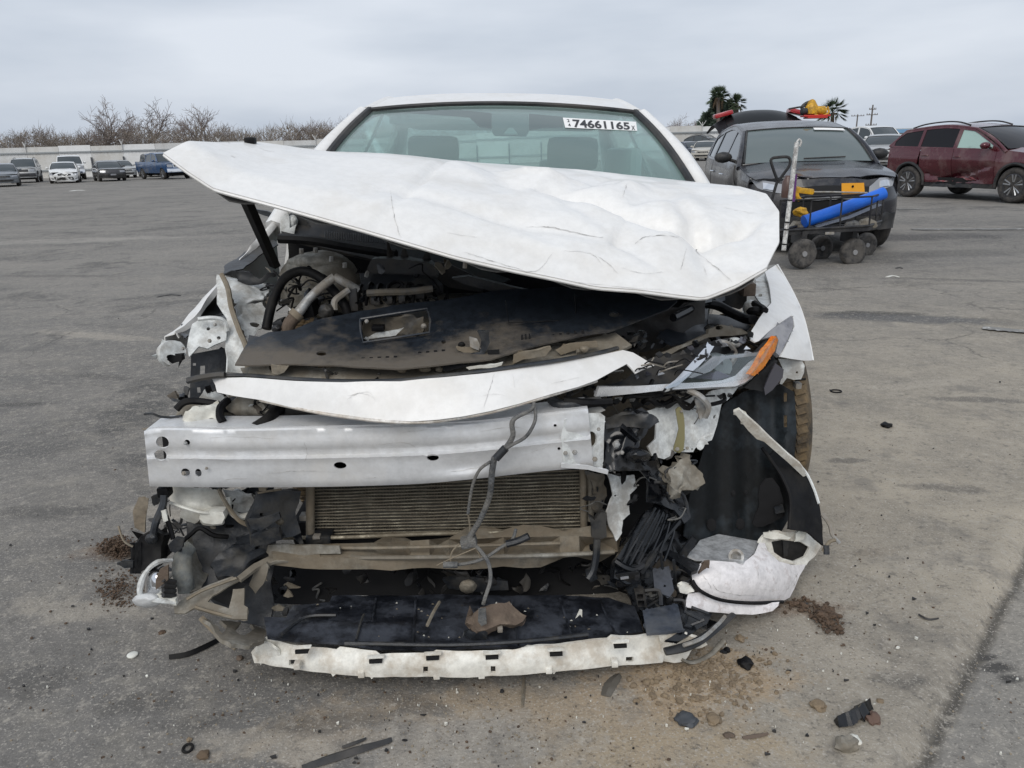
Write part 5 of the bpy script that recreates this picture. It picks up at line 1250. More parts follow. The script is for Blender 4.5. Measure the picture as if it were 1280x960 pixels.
sheet('tie_bar_end', 'G', [(785,395),(900,390),(1140,395),(1145,430),(900,440),(860,470),(790,450)], 1.775, M_tan, WK, .006, amp=.006, holes=[circ(945,375,2)])
# dark engine underside that closes the lower opening
sheet('engine_undershield', 'P', [(330,696),(780,690),(800,760),(760,780),(330,780)], [(330,696,2.02),(780,690,2.02),(330,780,1.86),(760,780,1.86)], M_under, WK, .01, amp=.02, sc=6)
for i in range(9):
    x = 440+rnd.uniform(-60,320); y = 715+rnd.uniform(-14,22); sheet('oily_fragment', 'P', [(x-rnd.uniform(5,16),y-3),(x+2,y-rnd.uniform(4,10)),(x+rnd.uniform(5,15),y+2),(x,y+rnd.uniform(3,8))], 1.84+rnd.uniform(0,.05), M_engp, WK, .004, amp=.02, sc=18, seed=i)
dome('drain_housing', 'H', 600, 670, 42, 34, 1.80, .03, M_dust); sheet('oil_pan_edge', 'H', [(470,640),(560,620),(780,640),(790,680),(640,690),(500,690)], 1.86, M_gp, WK, .01, amp=.01)
# ================================================================ shroud, white upper panel, bumper beam
COV = sheet('radiator_shroud', 'P', [(294.5,456),(303,440),(311,428),(312,418),(326,420),(338,414),(369,411),(402,398),(450,389),(500,381),(575,371),(634,362),(690,358),(760,360),(836,368),(846,376),(835,386),(797,400),(761,415),(740,418),(700,426),(642,438),(612,448),(585,452),(540,457),(497,459),(420,457),(369,455)],
    [(294,456,1.78),(311,420,1.90),(500,381,2.06),(700,358,2.10),(840,372,2.06),(761,415,1.88),(642,438,1.80),(497,459,1.75),(420,457,1.75),(420,425,1.90),(600,410,1.92),(740,390,1.99)], M_cover, WK, .004, step=9,
    holes=[zp('E', [(118,228),(430,178),(452,192),(452,285),(436,300),(136,338),(124,320)]), circ(403,442,6.2,3), circ(768.5,393.5,6,3.6), circ(554.5,427,3,2.5), circ(578,430,4,3.2)], amp=.006, sc=5)
for a, b, c in (((118,228),(430,178),1.93),((430,178),(455,195),1.95),((455,195),(452,288),1.92),((452,288),(136,338),1.88),((136,338),(118,228),1.89)): pass
ztube('opening_rim', 'E', [(118,228,1.925),(280,202,1.935),(440,178,1.945),(456,235,1.92),(450,292,1.895),(290,317,1.875),(132,340,1.86),(120,285,1.89),(118,228,1.925)], .003, M_cover, COV, 5, 0)
sheet('latch_plate', 'E', [(140,250),(440,200),(445,290),(140,335)], 2.02, M_eng, WK, .01, amp=.02, sc=14); sheet('pale_latch_strip', 'E', [(140,325),(200,290),(300,275),(330,265),(290,300),(200,315)], 1.99, M_wpg, WK, .006, amp=.01)
dome('latch_bolt', 'E', 425, 262, 14, 14, 1.96, .01, M_steel); zbox('latch_block', 'E', 205, 270, 60, 26, 1.98, .03, M_rub); bolts('E', [(148,238,1.97,.006)])
bm = bmesh.new()
for x0, y0, n_, dx, dy, hh in (('E',0,0,0,0,0),):
    pass
def slots(k, x, y, n, dx, dy, w_, h_, D):
    for i in range(n):
        p = [(x+i*dx-w_, y+i*dy-h_), (x+i*dx+w_, y+i*dy-h_), (x+i*dx+w_, y+i*dy+h_), (x+i*dx-w_, y+i*dy+h_)]
        sheet('vent_slot', k, p, D, M_blkhole, COV, .003)
slots('E', 92, 430, 6, 39, -2.2, 8, 13, 1.795); slots('E', 405, 402, 4, 38, -3.5, 8, 16, 1.812); slots('E', 900, 322, 3, 18, -3, 4, 18, 1.86); slots('E', 1050, 315, 5, 36, -5, 6, 14, 1.875)
ztube('seam_line', 'E', [(820,140,2.02),(835,245,1.925),(1080,235,1.955)], .0015, M_rub, COV, 4, 0); ztube('seam_line', 'E', [(1155,110,2.06),(1160,215,1.975)], .0015, M_rub, COV, 4, 0)
sheet('broken_latch', 'E', [(680,290),(740,290),(745,340),(720,380),(700,410),(655,410),(650,385),(690,380),(700,330)], 1.80, M_gp, WK, .01, amp=.01, sc=14); sheet('latch_hook', 'E', [(640,320),(680,318),(695,350),(690,375),(650,365)], 1.79, M_steel, WK, .006, amp=.008, sc=16)
dome('grommet', 'E', 607, 352, 17, 15, 1.81, .008, M_rub); sheet('latch_foot', 'E', [(580,360),(640,365),(690,380),(690,400),(640,395),(590,378)], 1.80, M_dust, WK, .006, amp=.006); sheet('torn_tab', 'E', [(730,380),(790,375),(790,405),(740,415)], 1.79, M_blkhole, WK, .004)
# support frame seen between shroud and white panel
sheet('radiator_support', 'P', [(300,456),(420,459),(497,461),(585,455),(642,442),(700,430),(770,416),(790,430),(770,440),(650,462),(560,472),(480,478),(400,478),(310,474)], [(300,456,1.84),(497,461,1.80),(770,416,1.92),(480,478,1.76),(790,430,1.90)], M_tan, WK, .008, amp=.010, sc=10, holes=[circ(422,467,3,2.4), circ(618,452,5,2.4)])
sheet('dusty_scoop', 'E', [(860,385),(1050,372),(1055,385),(1010,420),(900,420),(850,432)], 1.80, M_dust, WK, .006, amp=.012); sheet('dusty_scoop', 'E', [(1065,385),(1180,355),(1270,350),(1277,370),(1160,395),(1090,415)], 1.84, M_dust, WK, .006, amp=.012)
sheet('broken_clip', 'E', [(640,460),(740,435),(810,430),(805,445),(700,460),(650,470)], 1.755, M_tank, WK, .004, amp=.008, sc=16); sheet('gap_plate', 'E', [(520,450),(600,440),(640,455),(540,480),(515,478)], 1.76, M_blkhole, WK, .004)
for x, y, s_ in ((320,475,22),(430,470,30),(500,470,20),(1200,375,20)): dome('mount_boss', 'E', x, y, s_, 14, 1.775, .012, M_dust, WK, x)
sheet('small_bracket', 'C', [(650,600),(740,605),(720,640),(690,655),(660,650)], 1.77, M_dust, WK, .006, amp=.01); sheet('corner_flap', 'C', [(545,600),(640,605),(660,650),(600,660),(545,655)], 1.80, M_tan, WK, .006, amp=.012)

UP = sheet('grille_top_panel', 'P', [(264,473),(304,471),(364,475),(430,478),(500,477.5),(549,472.5),(600,467),(652,459.5),(700,452),(750,443),(779,437.5),(792,441),(819,457),(806,462),(795,467),(789,460),(784,455),(766,464),(746,474.5),(722,483),(700,489),(678,495.5),(646,505),(614,513.5),(580,520),(549,524.5),(515,526.5),(485,525.5),(450,522),(420,518),(397,514),(360,507),(325,499),(290,494),(270,490),(268,481)],
    [(264,473,1.80),(430,478,1.70),(549,472,1.69),(652,459,1.72),(779,437,1.83),(819,457,1.83),(678,495,1.68),(549,524,1.63),(485,525,1.63),(325,499,1.73),(270,490,1.78),(746,475,1.76)], M_wp, WK, .004, step=8, amp=.004, sc=4, bow=lambda u, v: -.008*math.sin(math.pi*v))
UB = bvh_of(UP, lambda c: c+wloc)
for i, (k, pts, wd, m_) in enumerate([('E', [(765,490),(745,560),(715,655)], .9, M_scr), ('E', [(855,490),(865,560)], .6, M_scl), ('E', [(60,600),(150,580),(190,620)], .7, M_scl), ('E', [(700,600),(760,590),(830,600)], .5, M_scl), ('E', [(1040,540),(1120,520),(1200,505)], .6, M_scl), ('C', [(1020,770),(1080,740),(1150,760)], .7, M_scl)]): mark(UB, zp(k, pts), wd, m_, UP, seed=i+50)
ztube('upper_seal', 'P', [(234,477,1.79),(262,471,1.79),(304,469,1.785),(364,473.5,1.74),(430,476.5,1.70),(500,475.5,1.69),(549,470.5,1.69),(600,464.5,1.70),(652,457,1.72),(700,450,1.75),(750,440.5,1.80),(772,435,1.83)], .007, M_gp, UP, 7, 4, .7)
ztube('panel_lip', 'P', [(325,500,1.735),(397,515.5,1.67),(450,523.5,1.64),(485,527,1.632),(515,528,1.632),(549,526,1.635),(614,515,1.65),(678,497,1.685),(746,476,1.76)], .0042, M_wpd, UP, 6, 4)

# bumper beam: pressed aluminium with two grooves, box section behind
top_c = [(180,539,1.72),(200,535,1.715),(300,536,1.69),(400,534,1.68),(520,531,1.675),(600,527,1.675),(680,518,1.69),(735,511,1.71)]
bot_c = [(187,608,1.72),(250,609,1.705),(350,609,1.69),(430,608,1.68),(520,605,1.675),(590,599,1.675),(680,589,1.69),(742,584,1.71)]
tcv = arcparam([Vector(p) for p in top_c], 90); bcv = arcparam([Vector(p) for p in bot_c], 90)
def beam_px(u, v):
    a = curve_at(tcv, u); b = curve_at(bcv, u); return a.lerp(b, v)
def groove(v, u):
    g = .012*math.exp(-((v-.44)/.06)**2)-.006*math.exp(-((v-.53)/.035)**2)+.004*math.exp(-((v-.12)/.05)**2)
    return g+.008*max(0,(v-.9)/.1)**2+.010*max(0,(.06-v)/.06)+.010*math.exp(-((u-.70)/.07)**2-((v-.78)/.14)**2)+.004*noise.noise(Vector((u*9, v*3, 4)))
holes_uv = []
for hx, hy, rx, ry in ((205,553,8,7.5),(201,569,7.5,7),(230,590.5,5.5,5),(246,591,4,5),(424,582,8,4.5),(540.5,572,7.5,4.5),(696,532,2,2),(698,561,2,2),(236,553,3.5,3.5)):
    holes_uv.append((hx, hy, rx, ry))
def inv_uv(x, y):
    u = .5
    lo, hi = 0.0, 1.0
    for _ in range(30):
        u = (lo+hi)/2
        if beam_px(u, .5).x < x: lo = u
        else: hi = u
    a = curve_at(tcv, u).y; b = curve_at(bcv, u).y; return u*8, (y-a)/(b-a)
hp = [[inv_uv(*p) for p in circ(hx, hy, rx, ry, 16)] for hx, hy, rx, ry in holes_uv]
P, T = cdt([(0,0),(8,0),(8,1),(0,1)], .07, hp, jit=.05)
VV = []
for a, v in P:
    q = beam_px(a/8, v); VV.append(W(q.x, q.y, q.z+groove(v, a/8)))
bm = thicken(VV, T, .004, CAMLOC); bmesh.ops.translate(bm, verts=bm.verts, vec=-wloc); BE = link('bumper_beam', tomesh(bm), M_alu, WK, 50); BE['label'] = 'bare aluminium bumper beam'
for v in (0, 1):     # top and bottom walls of the box section
    n_ = 40; rows = [[W(*beam_px(i/n_, v)) + Vector((0, dd, -.0015 if v else .0)) for i in range(n_+1)] for dd in (.010, .09)]
    gridobj('beam_wall', rows, M_alu, BE, .004, 40, W(500, 300 if v == 0 else 900, 1.7))
gridobj('beam_back', [[W(*beam_px(i/20, v))+Vector((0,.09,0)) for i in range(21)] for v in (.0, 1.0)], M_under, BE, .004)
sheet('beam_top_dust', 'C', [(30,912),(110,895),(260,878),(560,882),(700,890),(1000,890),(1277,880),(1277,905),(900,908),(500,918),(200,920)], [(30,912,1.735),(560,882,1.765),(1277,880,1.75),(1277,905,1.70),(200,920,1.725)], M_dust, WK, .003, amp=.003)
bolts('G', [(387,45,1.695,.006),(497,20,1.695,.004)], BE); bolts('P', [(232,554,1.70,.005)], BE)
BEB = bvh_of(BE, lambda c: c+wloc)
for i_, (pts_, wd_) in enumerate((([(260,548),(300,546),(350,549)],.5),([(330,592),(370,589),(420,590)],.6),([(470,556),(505,553),(520,560)],.5),([(560,590),(590,586),(615,580)],.8),([(600,540),(640,534),(660,538)],.5),([(455,598),(480,596)],.6),([(380,552),(384,566),(380,578)],.5),([(650,570),(680,560),(700,548)],.6),([(220,575),(250,573),(290,578)],.4),([(500,541),(540,537)],.4),([(280,600),(310,598)],.7),([(625,555),(640,575)],.5))): mark(BEB, pts_, wd_, M_scr if i_ % 2 else mat('beam_scuff', (.33,.31,.28), .7, var=.2), BE, seed=200+i_)
sheet('beam_end_plate', 'E', [(1108,715),(1160,690),(1277,685),(1300,700),(1290,950),(1240,935),(1105,925),(1095,800)], [(1108,715,1.70),(1300,700,1.74),(1290,950,1.73),(1095,800,1.695)], M_wpg, WK, .006, holes=[circ(1232,808,28,36), circ(1127,722,14,16)], amp=.004)
sheet('hole_backing', 'E', [(1190,760),(1270,760),(1270,860),(1190,860)], 1.76, M_dust, WK, .004); bolts('E', [(1155,872,1.69,.007),(1110,876,1.69,.006),(1252,905,1.70,.007),(1270,760,1.71,.005)])
sheet('beam_flange', 'H', [(1050,75),(1180,85),(1280,110),(1275,128),(1180,105),(1050,95)], 1.69, M_alu, WK, .004)

# ================================================================ right-hand crush zone
sheet('black_crush_box', 'F', [(118,800),(150,740),(260,715),(350,725),(390,770),(385,830),(350,880),(300,900),(410,950),(400,985),(250,975),(130,960)], [(118,800,1.76),(390,770,1.80),(400,985,1.74),(130,960,1.74)], M_shiny, WK, .03, amp=.03, sc=13)
sheet('crush_box_lid', 'F', [(140,760),(300,725),(385,770),(330,800),(150,800)], 1.75, M_gp, WK, .01, amp=.02, sc=15)
dome('black_horn', 'F', 300, 930, 60, 34, 1.72, .03, M_shiny); sheet('grey_gusset', 'F', [(140,960),(150,900),(185,950),(180,990)], 1.725, M_gp, WK, .006); bolts('F', [(195,872,1.73,.010),(222,912,1.72,.006)])
sheet('end_plate_lip', 'F', [(0,700),(110,690),(140,705),(60,740),(0,730)], 1.76, M_wpg, WK, .01, amp=.01)
sheet('front_apron', 'F', [(350,705),(400,685),(560,640),(600,650),(640,625),(790,590),(740,660),(705,690),(680,790),(655,850),(600,875),(570,915),(500,915),(430,950),(370,930),(345,880),(385,840),(395,770)], [(350,705,1.86),(790,590,2.02),(570,915,1.88),(345,880,1.82),(600,760,1.93)], M_wpg, WK, .005, amp=.009, sc=9, holes=[circ(665,745,9), circ(505,712,7), circ(570,900,6)])
sheet('bent_edge', 'F', [(640,830),(670,800),(650,870),(590,900),(570,885)], 1.86, M_wpg, WK, .006, amp=.02, sc=16)
sheet('olive_strip', 'F', [(482,708),(512,703),(526,780),(520,902),(480,908),(474,885),(497,800)], 1.845, M_olive, WK, .006, smooth=2); bolts('F', [(490,895,1.835,.006),(508,712,1.845,.004),(538,890,1.84,.005)])
sheet('hook_bracket', 'F', [(570,660),(610,655),(650,690),(635,745),(600,755),(585,720)], 1.87, M_steel, WK, .010, amp=.01, sc=15); ztube('hook_tube', 'F', [(540,610,1.86),(600,640,1.85),(640,690,1.85),(625,740,1.86)], .008, M_steel, WK, 7, 5)
# fog of broken pieces below the headlamp
for i in range(30):
    x, y = rnd.uniform(60,820), 0; y = 655+rnd.uniform(-45,55)-(x-60)*.09; D = 1.78+(x/900)*.22+rnd.uniform(0,.06); k = rnd.choice([M_gp,M_shiny,M_engp,M_blk,M_steel,M_wpg,M_engp]); s_ = rnd.uniform(14,44)
    n_ = rnd.randint(4,6); pts = [(x+s_*rnd.uniform(.5,1.2)*math.cos(6.28*j/n_), y+.6*s_*rnd.uniform(.5,1.2)*math.sin(6.28*j/n_)) for j in range(n_)]
    sheet('broken_piece', 'F', pts, D, k, WK, rnd.choice([.004,.012,.02]), amp=.012, sc=16, seed=i)
for i in range(12):
    x, y = rnd.uniform(0,700), rnd.uniform(600,690); D = 1.78+(x/900)*.2
    ztube('wire', 'F', [(x,y,D),(x+rnd.uniform(20,60),y+rnd.uniform(-40,30),D-.02),(x+rnd.uniform(70,130),y+rnd.uniform(-30,40),D),(x+rnd.uniform(120,190),y+rnd.uniform(-50,20),D+.03)], rnd.uniform(.002,.007), M_rub, WK, 5, 5)
ztube('black_pipe', 'E', [(1040,610,1.76),(1080,640,1.74),(1160,640,1.74),(1277,625,1.76)], .013, M_gp, WK, 8, 4); ztube('black_hose', 'F', [(-60,660,1.74),(60,672,1.74),(170,668,1.76)], .010, M_rub, WK, 7, 4)

# headlamp: housing, chrome bars, smashed inside, reflector and outer lens
HL = sheet('headlamp_housing', 'F', [(110,600),(250,560),(330,480),(420,440),(560,400),(650,370),(760,360),(860,420),(900,380),(960,350),(900,470),(800,560),(640,580),(300,610)], [(110,600,1.80),(330,480,1.92),(650,370,2.05),(960,350,2.12),(640,580,1.93)], M_engp, WK, .01, amp=.015, sc=12)
sheet('chrome_bar', 'F', [(112,597),(300,590),(440,580),(600,572),(705,563),(770,540),(830,480),(872,448),(898,458),(862,540),(815,575),(770,592),(620,598),(460,607),(300,625),(95,645)], [(112,597,1.76),(440,580,1.83),(770,540,1.92),(898,458,2.02),(95,645,1.76),(620,598,1.86)], mat('bright_lamp_trim', (.70,.71,.72), .25, .5, dirt=(.30,.28,.25), amt=.12, dscale=14, grime=.08), HL, .012)
sheet('chrome_bar', 'F', [(638,388),(664,386),(668,398),(640,445),(560,530),(490,590),(440,604),(430,598),(480,560),(555,480)], [(638,388,1.98),(440,604,1.81),(560,530,1.88)], M_chrome, HL, .014)
sheet('lamp_reflector', 'F', [(655,440),(720,445),(755,480),(745,530),(690,520),(650,490)], 1.97, mat('lamp_grey_blue', (.28,.33,.35), .3, .3), HL, .02, smooth=2); sheet('clear_lens_shard', 'F', [(545,548),(660,450),(890,425),(900,440),(720,460),(650,520),(560,552)], [(545,548,1.86),(900,440,2.0),(660,450,1.92)], M_lamp, HL, .006)
sheet('lamp_floor', 'F', [(550,552),(690,520),(750,545),(690,560)], 1.92, mat('violet_plastic', (.09,.085,.13), .3), HL, .008)
ztube('lamp_ring', 'F', [(690,375,2.0),(740,385,2.0),(770,430,2.01),(760,470,2.0),(740,490,1.99)], .007, M_steel, HL, 6, 5); dome('lamp_projector', 'F', 765, 380, 40, 26, 2.04, .03, M_wpg, HL); sheet('white_bracket', 'F', [(640,470),(700,460),(720,500),(650,510)], 1.99, M_wpg, HL, .01)
for i in range(34):
    x = rnd.uniform(230,850); y = 545-(x-230)*.22+rnd.uniform(-75,25); D = 1.80+(x/900)*.2; s_ = rnd.uniform(8,28); k = rnd.choice([M_lens,M_chrome,M_shiny,M_gp,M_lamp,M_engp,M_blk,M_blk])
    a = rnd.uniform(0,3.1); n_ = rnd.randint(3,5); sheet('lamp_shard', 'F', [(x+s_*rnd.uniform(.6,1.3)*math.cos(a+6.28*j/n_), y+s_*.7*rnd.uniform(.6,1.3)*math.sin(a+6.28*j/n_)) for j in range(n_)], [(x,y,D),(x+30,y,D+rnd.uniform(-.02,.02)),(x,y+30,D+rnd.uniform(-.03,.01))], k, HL, .003)
for i in range(10):
    x = rnd.uniform(270,480); y = rnd.uniform(480,560); D = 1.80; ztube('thin_wire', 'F', [(x,y,D),(x+rnd.uniform(15,60),y-rnd.uniform(0,30),D-.01),(x+rnd.uniform(60,140),y-rnd.uniform(-10,40),D+.01)], .0018, rnd.choice([M_rub,M_steel]), HL, 4, 5)
sheet('orange_reflector', 'F', [(968,350),(978,366),(962,420),(905,505),(862,542),(842,534),(868,500),(905,430)], [(968,350,2.02),(842,534,1.90),(962,420,2.02)], M_orange, HL, .012)
sheet('lamp_outer_lens', 'F', [(1040,252),(1050,265),(1052,300),(1030,350),(1000,415),(985,445),(966,428),(980,370),(970,345),(905,362),(890,370),(935,325)], [(1040,252,2.16),(985,445,2.04),(890,370,2.04)], mat('hazy_lens', (.20,.20,.225), .2, spec=.8, dirt=(.36,.36,.37), amt=.3, dscale=8), HL, .012)
sheet('clear_lens', 'F', [(430,600),(560,520),(660,440),(880,425),(965,355),(905,470),(830,548),(700,575),(560,592)], [(430,600,1.79),(660,440,1.95),(965,355,2.0),(700,575,1.86)], glass('lamp_lens_clear', (.95,.96,.97), .97), HL, .004)
sheet('lower_lens_shard', 'F', [(965,480),(1005,510),(1000,550),(950,610),(915,635),(910,600),(935,540)], 1.99, M_lens, WK, .008)
sheet('dark_lamp_back', 'F', [(860,545),(930,480),(965,470),(940,540),(905,610),(870,600),(820,590)], 2.01, M_blk, WK, .02, amp=.01)
# upper bay on this side
sheet('bay_panel', 'F', [(395,350),(520,250),(640,210),(640,340),(560,370),(470,395)], [(395,350,2.05),(640,210,2.3),(470,395,2.0)], M_cover, WK, .006, amp=.006); sheet('bay_panel', 'F', [(645,240),(760,260),(850,300),(830,320),(700,290),(645,290)], [(645,240,2.28),(850,300,2.18),(700,290,2.2)], M_cover, WK, .006, amp=.006)
sheet('upper_rail', 'F', [(400,430),(520,395),(640,340),(640,320),(700,295),(800,310),(840,335),(720,350),(640,362),(540,400),(450,440)], [(400,430,1.95),(640,340,2.06),(840,335,2.14)], M_tan, WK, .010, holes=[circ(690,312,18,11)], amp=.006)
ztube('black_seal', 'F', [(560,180,2.2),(680,200,2.22),(760,240,2.2),(820,265,2.18),(860,270,2.15)], .020, M_rub, WK, 8, 5, .7); ztube('black_seal', 'F', [(470,260,2.05),(530,230,2.1),(600,190,2.16),(640,180,2.2)], .012, M_shiny, WK, 7, 5)
sheet('inner_wing_panel', 'F', [(660,170),(790,100),(830,95),(825,200),(790,220),(720,200)], 2.45, M_gp, WK, .006); sheet('wing_hinge_plate', 'F', [(870,75),(910,45),(930,100),(942,185),(920,210),(885,180),(865,150)], [(870,75,2.58),(942,185,2.32),(865,150,2.4)], M_wpg, WK, .006, holes=[rect(882,145,900,158)])
dome('dusty_boss', 'F', 845, 215, 38, 42, 2.3, .03, M_wpg); zbox('brown_fitting', 'F', 830, 120, 60, 60, 2.4, .05, M_rust); ztube('thin_wire', 'F', [(760,350,2.05),(800,370,2.04),(840,380,2.03),(880,400,2.02)], .004, M_rub, WK, 5, 5)
dome('lumpy_duct', 'F', 870, 230, 46, 26, 2.22, .03, M_rub); ztube('black_hose', 'F', [(860,190,2.25),(905,215,2.2),(915,225,2.18)], .010, M_rub, WK, 7, 4)
sheet('torn_support', 'F', [(0,395),(60,360),(150,345),(200,385),(130,405),(60,420),(0,430)], [(0,395,1.86),(200,385,1.95),(0,430,1.83)], M_tan, WK, .008, amp=.012, sc=12); dome('support_boss', 'F', 40, 410, 24, 14, 1.83, .012, M_dust)
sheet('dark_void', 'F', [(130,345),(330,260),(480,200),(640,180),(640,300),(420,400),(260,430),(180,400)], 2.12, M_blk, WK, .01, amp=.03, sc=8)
for i in range(14):
    x = rnd.uniform(200,420); y = rnd.uniform(330,420); sheet('broken_piece', 'F', [(x+rnd.uniform(-25,-8),y+rnd.uniform(-9,9)),(x,y-rnd.uniform(6,16)),(x+rnd.uniform(8,30),y),(x+3,y+rnd.uniform(5,14))], 2.0+rnd.uniform(-.05,.05), rnd.choice([M_engp,M_gp,M_shiny,M_cover]), WK, .008, seed=i)
# right-hand wing
RW = sheet('front_wing', 'F', [(915,38),(972,0),(1008,58),(1040,120),(1070,180),(1092,235),(1110,300),(1125,360),(1137,420),(1145,466),(1100,468),(1040,458),(988,447),(1004,420),(1034,350),(1056,300),(1048,255),(1040,248),(990,282),(935,322),(885,370),(868,376),(846,364),(842,345),(850,318),(885,262),(920,212),(944,186),(938,130),(930,88)],
    [(915,38,2.62),(972,0,2.72),(1040,120,2.52),(1092,235,2.38),(1145,466,2.18),(988,447,2.06),(846,364,1.98),(920,212,2.24),(935,322,2.06),(1048,255,2.20)], M_wp, WK, .004, step=9, amp=.002, sc=4)
oc = arcparam([W(*p) for p in zp('F', [(972,0,2.72),(1040,120,2.52),(1092,235,2.38),(1125,360,2.27),(1145,466,2.18)])], 16)
gridobj('wing_side', [[Vector((p.x+.004+(.01 if k else 0), p.y+(3.02-p.y)*k/6, p.z-(.02*k if i > 10 else .01*k)+.0)) for i, p in enumerate(oc)] for k in range(7)], M_wp, RW, .004, 50, Vector((4,2.5,1)))
sheet('wing_flange', 'F', [(975,455),(1040,462),(1100,470),(1112,490),(1108,525),(1090,555),(1050,560),(1015,548),(990,580),(978,595),(985,560),(1000,510)], 2.13, M_wpg, WK, .005, holes=[circ(1071,524,7,6)], amp=.005)
zbox('wing_clip', 'F', 1070, 585, 30, 30, 2.15, .03, M_steel); ztube('clip_pin', 'F', [(1060,560,2.14),(1110,556,2.14)], .004, M_rub, WK, 5, 0)
# ---- wheel-arch liner, flap and torn bumper corner on the right
def lin(u, v): return .05*math.sin(3.1*u)+.008*math.sin(u*26)
sheet('arch_liner', 'P', [(905,505),(930,490),(975,480),(993,490),(996,540),(990,600),(985,650),(960,690),(940,700),(880,690),(855,670),(862,620),(880,560)], [(905,505,2.02),(993,490,2.08),(985,650,1.96),(880,690,1.92),(862,620,1.96)], M_liner, WK, .004, step=7, bow=lin, holes=[rect(979,491,984,502), rect(979,519,984,534)])
sheet('liner_recess', 'I', [(890,180),(960,150),(1000,240),(990,350),(900,390),(850,370),(880,280)], 1.955, M_blkhole, WK, .006, smooth=2, amp=.01); sheet('liner_clip', 'I', [(960,290),(1000,275),(1010,310),(965,320)], 1.94, M_gp, WK, .006)
for x, y, r_ in ((655,372,24),(795,368,22),(760,220,12),(820,215,9)): dome('liner_hole', 'I', x, y, r_, r_*1.3, 1.955, .006, M_blkhole)
FL = sheet('torn_flap', 'I', [(930,40),(965,0),(1000,15),(1060,60),(1110,115),(1145,190),(1170,260),(1190,350),(1205,470),(1160,440),(1120,410),(1060,395),(1025,395),(1040,330),(1035,250),(1005,150),(960,80)], [(930,40,1.98),(1110,115,2.02),(1205,470,1.90),(1025,395,1.86),(1035,250,1.92)], M_rub, WK, .005, step=7, amp=.008)
sheet('white_edge_strip', 'P', [(917,515),(924,512),(948,533),(962,547),(985,568),(1000,580),(1010,594),(1004,596),(985,578),(955,552),(946,549),(935,538)], [(917,515,1.92),(1010,594,2.0),(962,547,1.95)], M_foam, WK, .008)
ztube('flap_rim', 'I', [(1000,18,2.0),(1060,62,2.0),(1112,118,2.0),(1150,195,1.98),(1175,270,1.95)], .004, M_wpg, FL, 6, 4); ztube('liner_fold', 'I', [(900,0,1.96),(950,70,1.95),(1000,150,1.93),(1035,250,1.9),(1030,390,1.86)], .005, M_rub, WK, 7, 5)
ztube('bent_rod', 'I', [(1190,320,1.92),(1225,370,1.9),(1240,420,1.89),(1275,460,1.88)], .005, M_steel, WK, 6, 4); ztube('bent_rod', 'I', [(1195,500,1.88),(1225,455,1.88),(1255,445,1.88)], .005, M_dust, WK, 6, 4); ztube('hanging_clip', 'I', [(1210,470,1.88),(1212,515,1.87)], .008, M_gp, WK, 6, 0)
BC = sheet('bumper_corner', 'I', [(556,600),(575,575),(620,542),(680,546),(760,553),(812,555),(862,510),(884,460),(905,440),(925,500),(985,555),(1050,572),(1112,566),(1085,620),(1060,680),(1035,725),(1000,742),(850,746),(740,735),(650,712),(595,690),(562,640)], [(556,600,1.74),(680,546,1.78),(884,460,1.88),(1112,566,1.93),(1060,680,1.86),(850,746,1.76),(650,712,1.72),(800,650,1.75)], M_pink, WK, .004, step=5.5, amp=.004, sc=7, bow=lambda u, v: -.02*math.sin(3.1*v)*math.sin(3.1*u))
sheet('fog_lamp_surround', 'I', [(886,450),(905,412),(960,400),(1060,405),(1110,388),(1150,420),(1182,470),(1160,510),(1112,566),(1050,574),(985,557),(925,502),(904,470)], [(886,450,1.88),(1110,388,1.98),(1182,470,1.98),(1050,574,1.92),(985,557,1.89)], M_foam, WK, .006, holes=[[(955,450),(1000,440),(1080,445),(1115,470),(1105,520),(1050,545),(990,540),(960,500)]], amp=.012, sc=14)
sheet('fog_lamp_cavity', 'I', [(945,440),(1120,440),(1120,550),(950,550)], 1.98, M_blk, WK, .01); sheet('cavity_tab', 'I', [(1000,450),(1030,450),(1025,520),(1005,530)], 1.95, M_gp, WK, .008); sheet('cavity_tab', 'I', [(960,540),(1040,548),(1060,560),(1000,565)], 1.90, M_foam, WK, .006)
sheet('torn_shard', 'I', [(1060,400),(1100,385),(1120,400),(1090,430),(1050,440)], 1.93, M_tank, WK, .008, amp=.014, sc=15); sheet('torn_shard', 'I', [(900,410),(950,405),(1040,435),(1030,450),(950,440),(900,430)], 1.89, M_tank, WK, .006, amp=.01, sc=15)
sheet('bumper_lower_lip', 'I', [(545,705),(600,700),(690,735),(850,756),(990,745),(985,765),(955,790),(850,806),(720,800),(620,790),(535,772),(538,740)], [(545,705,1.71),(690,735,1.70),(990,745,1.80),(850,806,1.72),(535,772,1.69)], M_pink, WK, .012, step=5, amp=.004, bow=lambda u, v: -.012*math.sin(3.1*v))
ztube('bumper_fold_line', 'I', [(562,640,1.72),(600,690,1.705),(700,735,1.70),(850,750,1.73),(1000,744,1.80)], .005, M_rub, WK, 6, 4)
sheet('bumper_top_skin', 'I', [(535,520),(575,480),(600,445),(690,416),(880,450),(878,475),(855,512),(810,555),(760,553),(640,541),(580,540)], [(535,520,1.80),(690,416,1.97),(880,450,1.93),(810,555,1.78),(580,540,1.79)], mat('bumper_silver_skin', (.66,.68,.70), .28, .3, coat=.3, dirt=(.4,.38,.36), amt=.12, dscale=8), WK, .004, bow=lambda u, v: .01*math.sin(6*u))
b_ = zp('I', [(775,525,1.795)])[0]; lathe('sensor_ring', [(.013,0),(.013,.002),(.020,.002),(.020,0)], M_steel, WK, aim(W(*b_), CAMLOC-W(*b_)), 20)
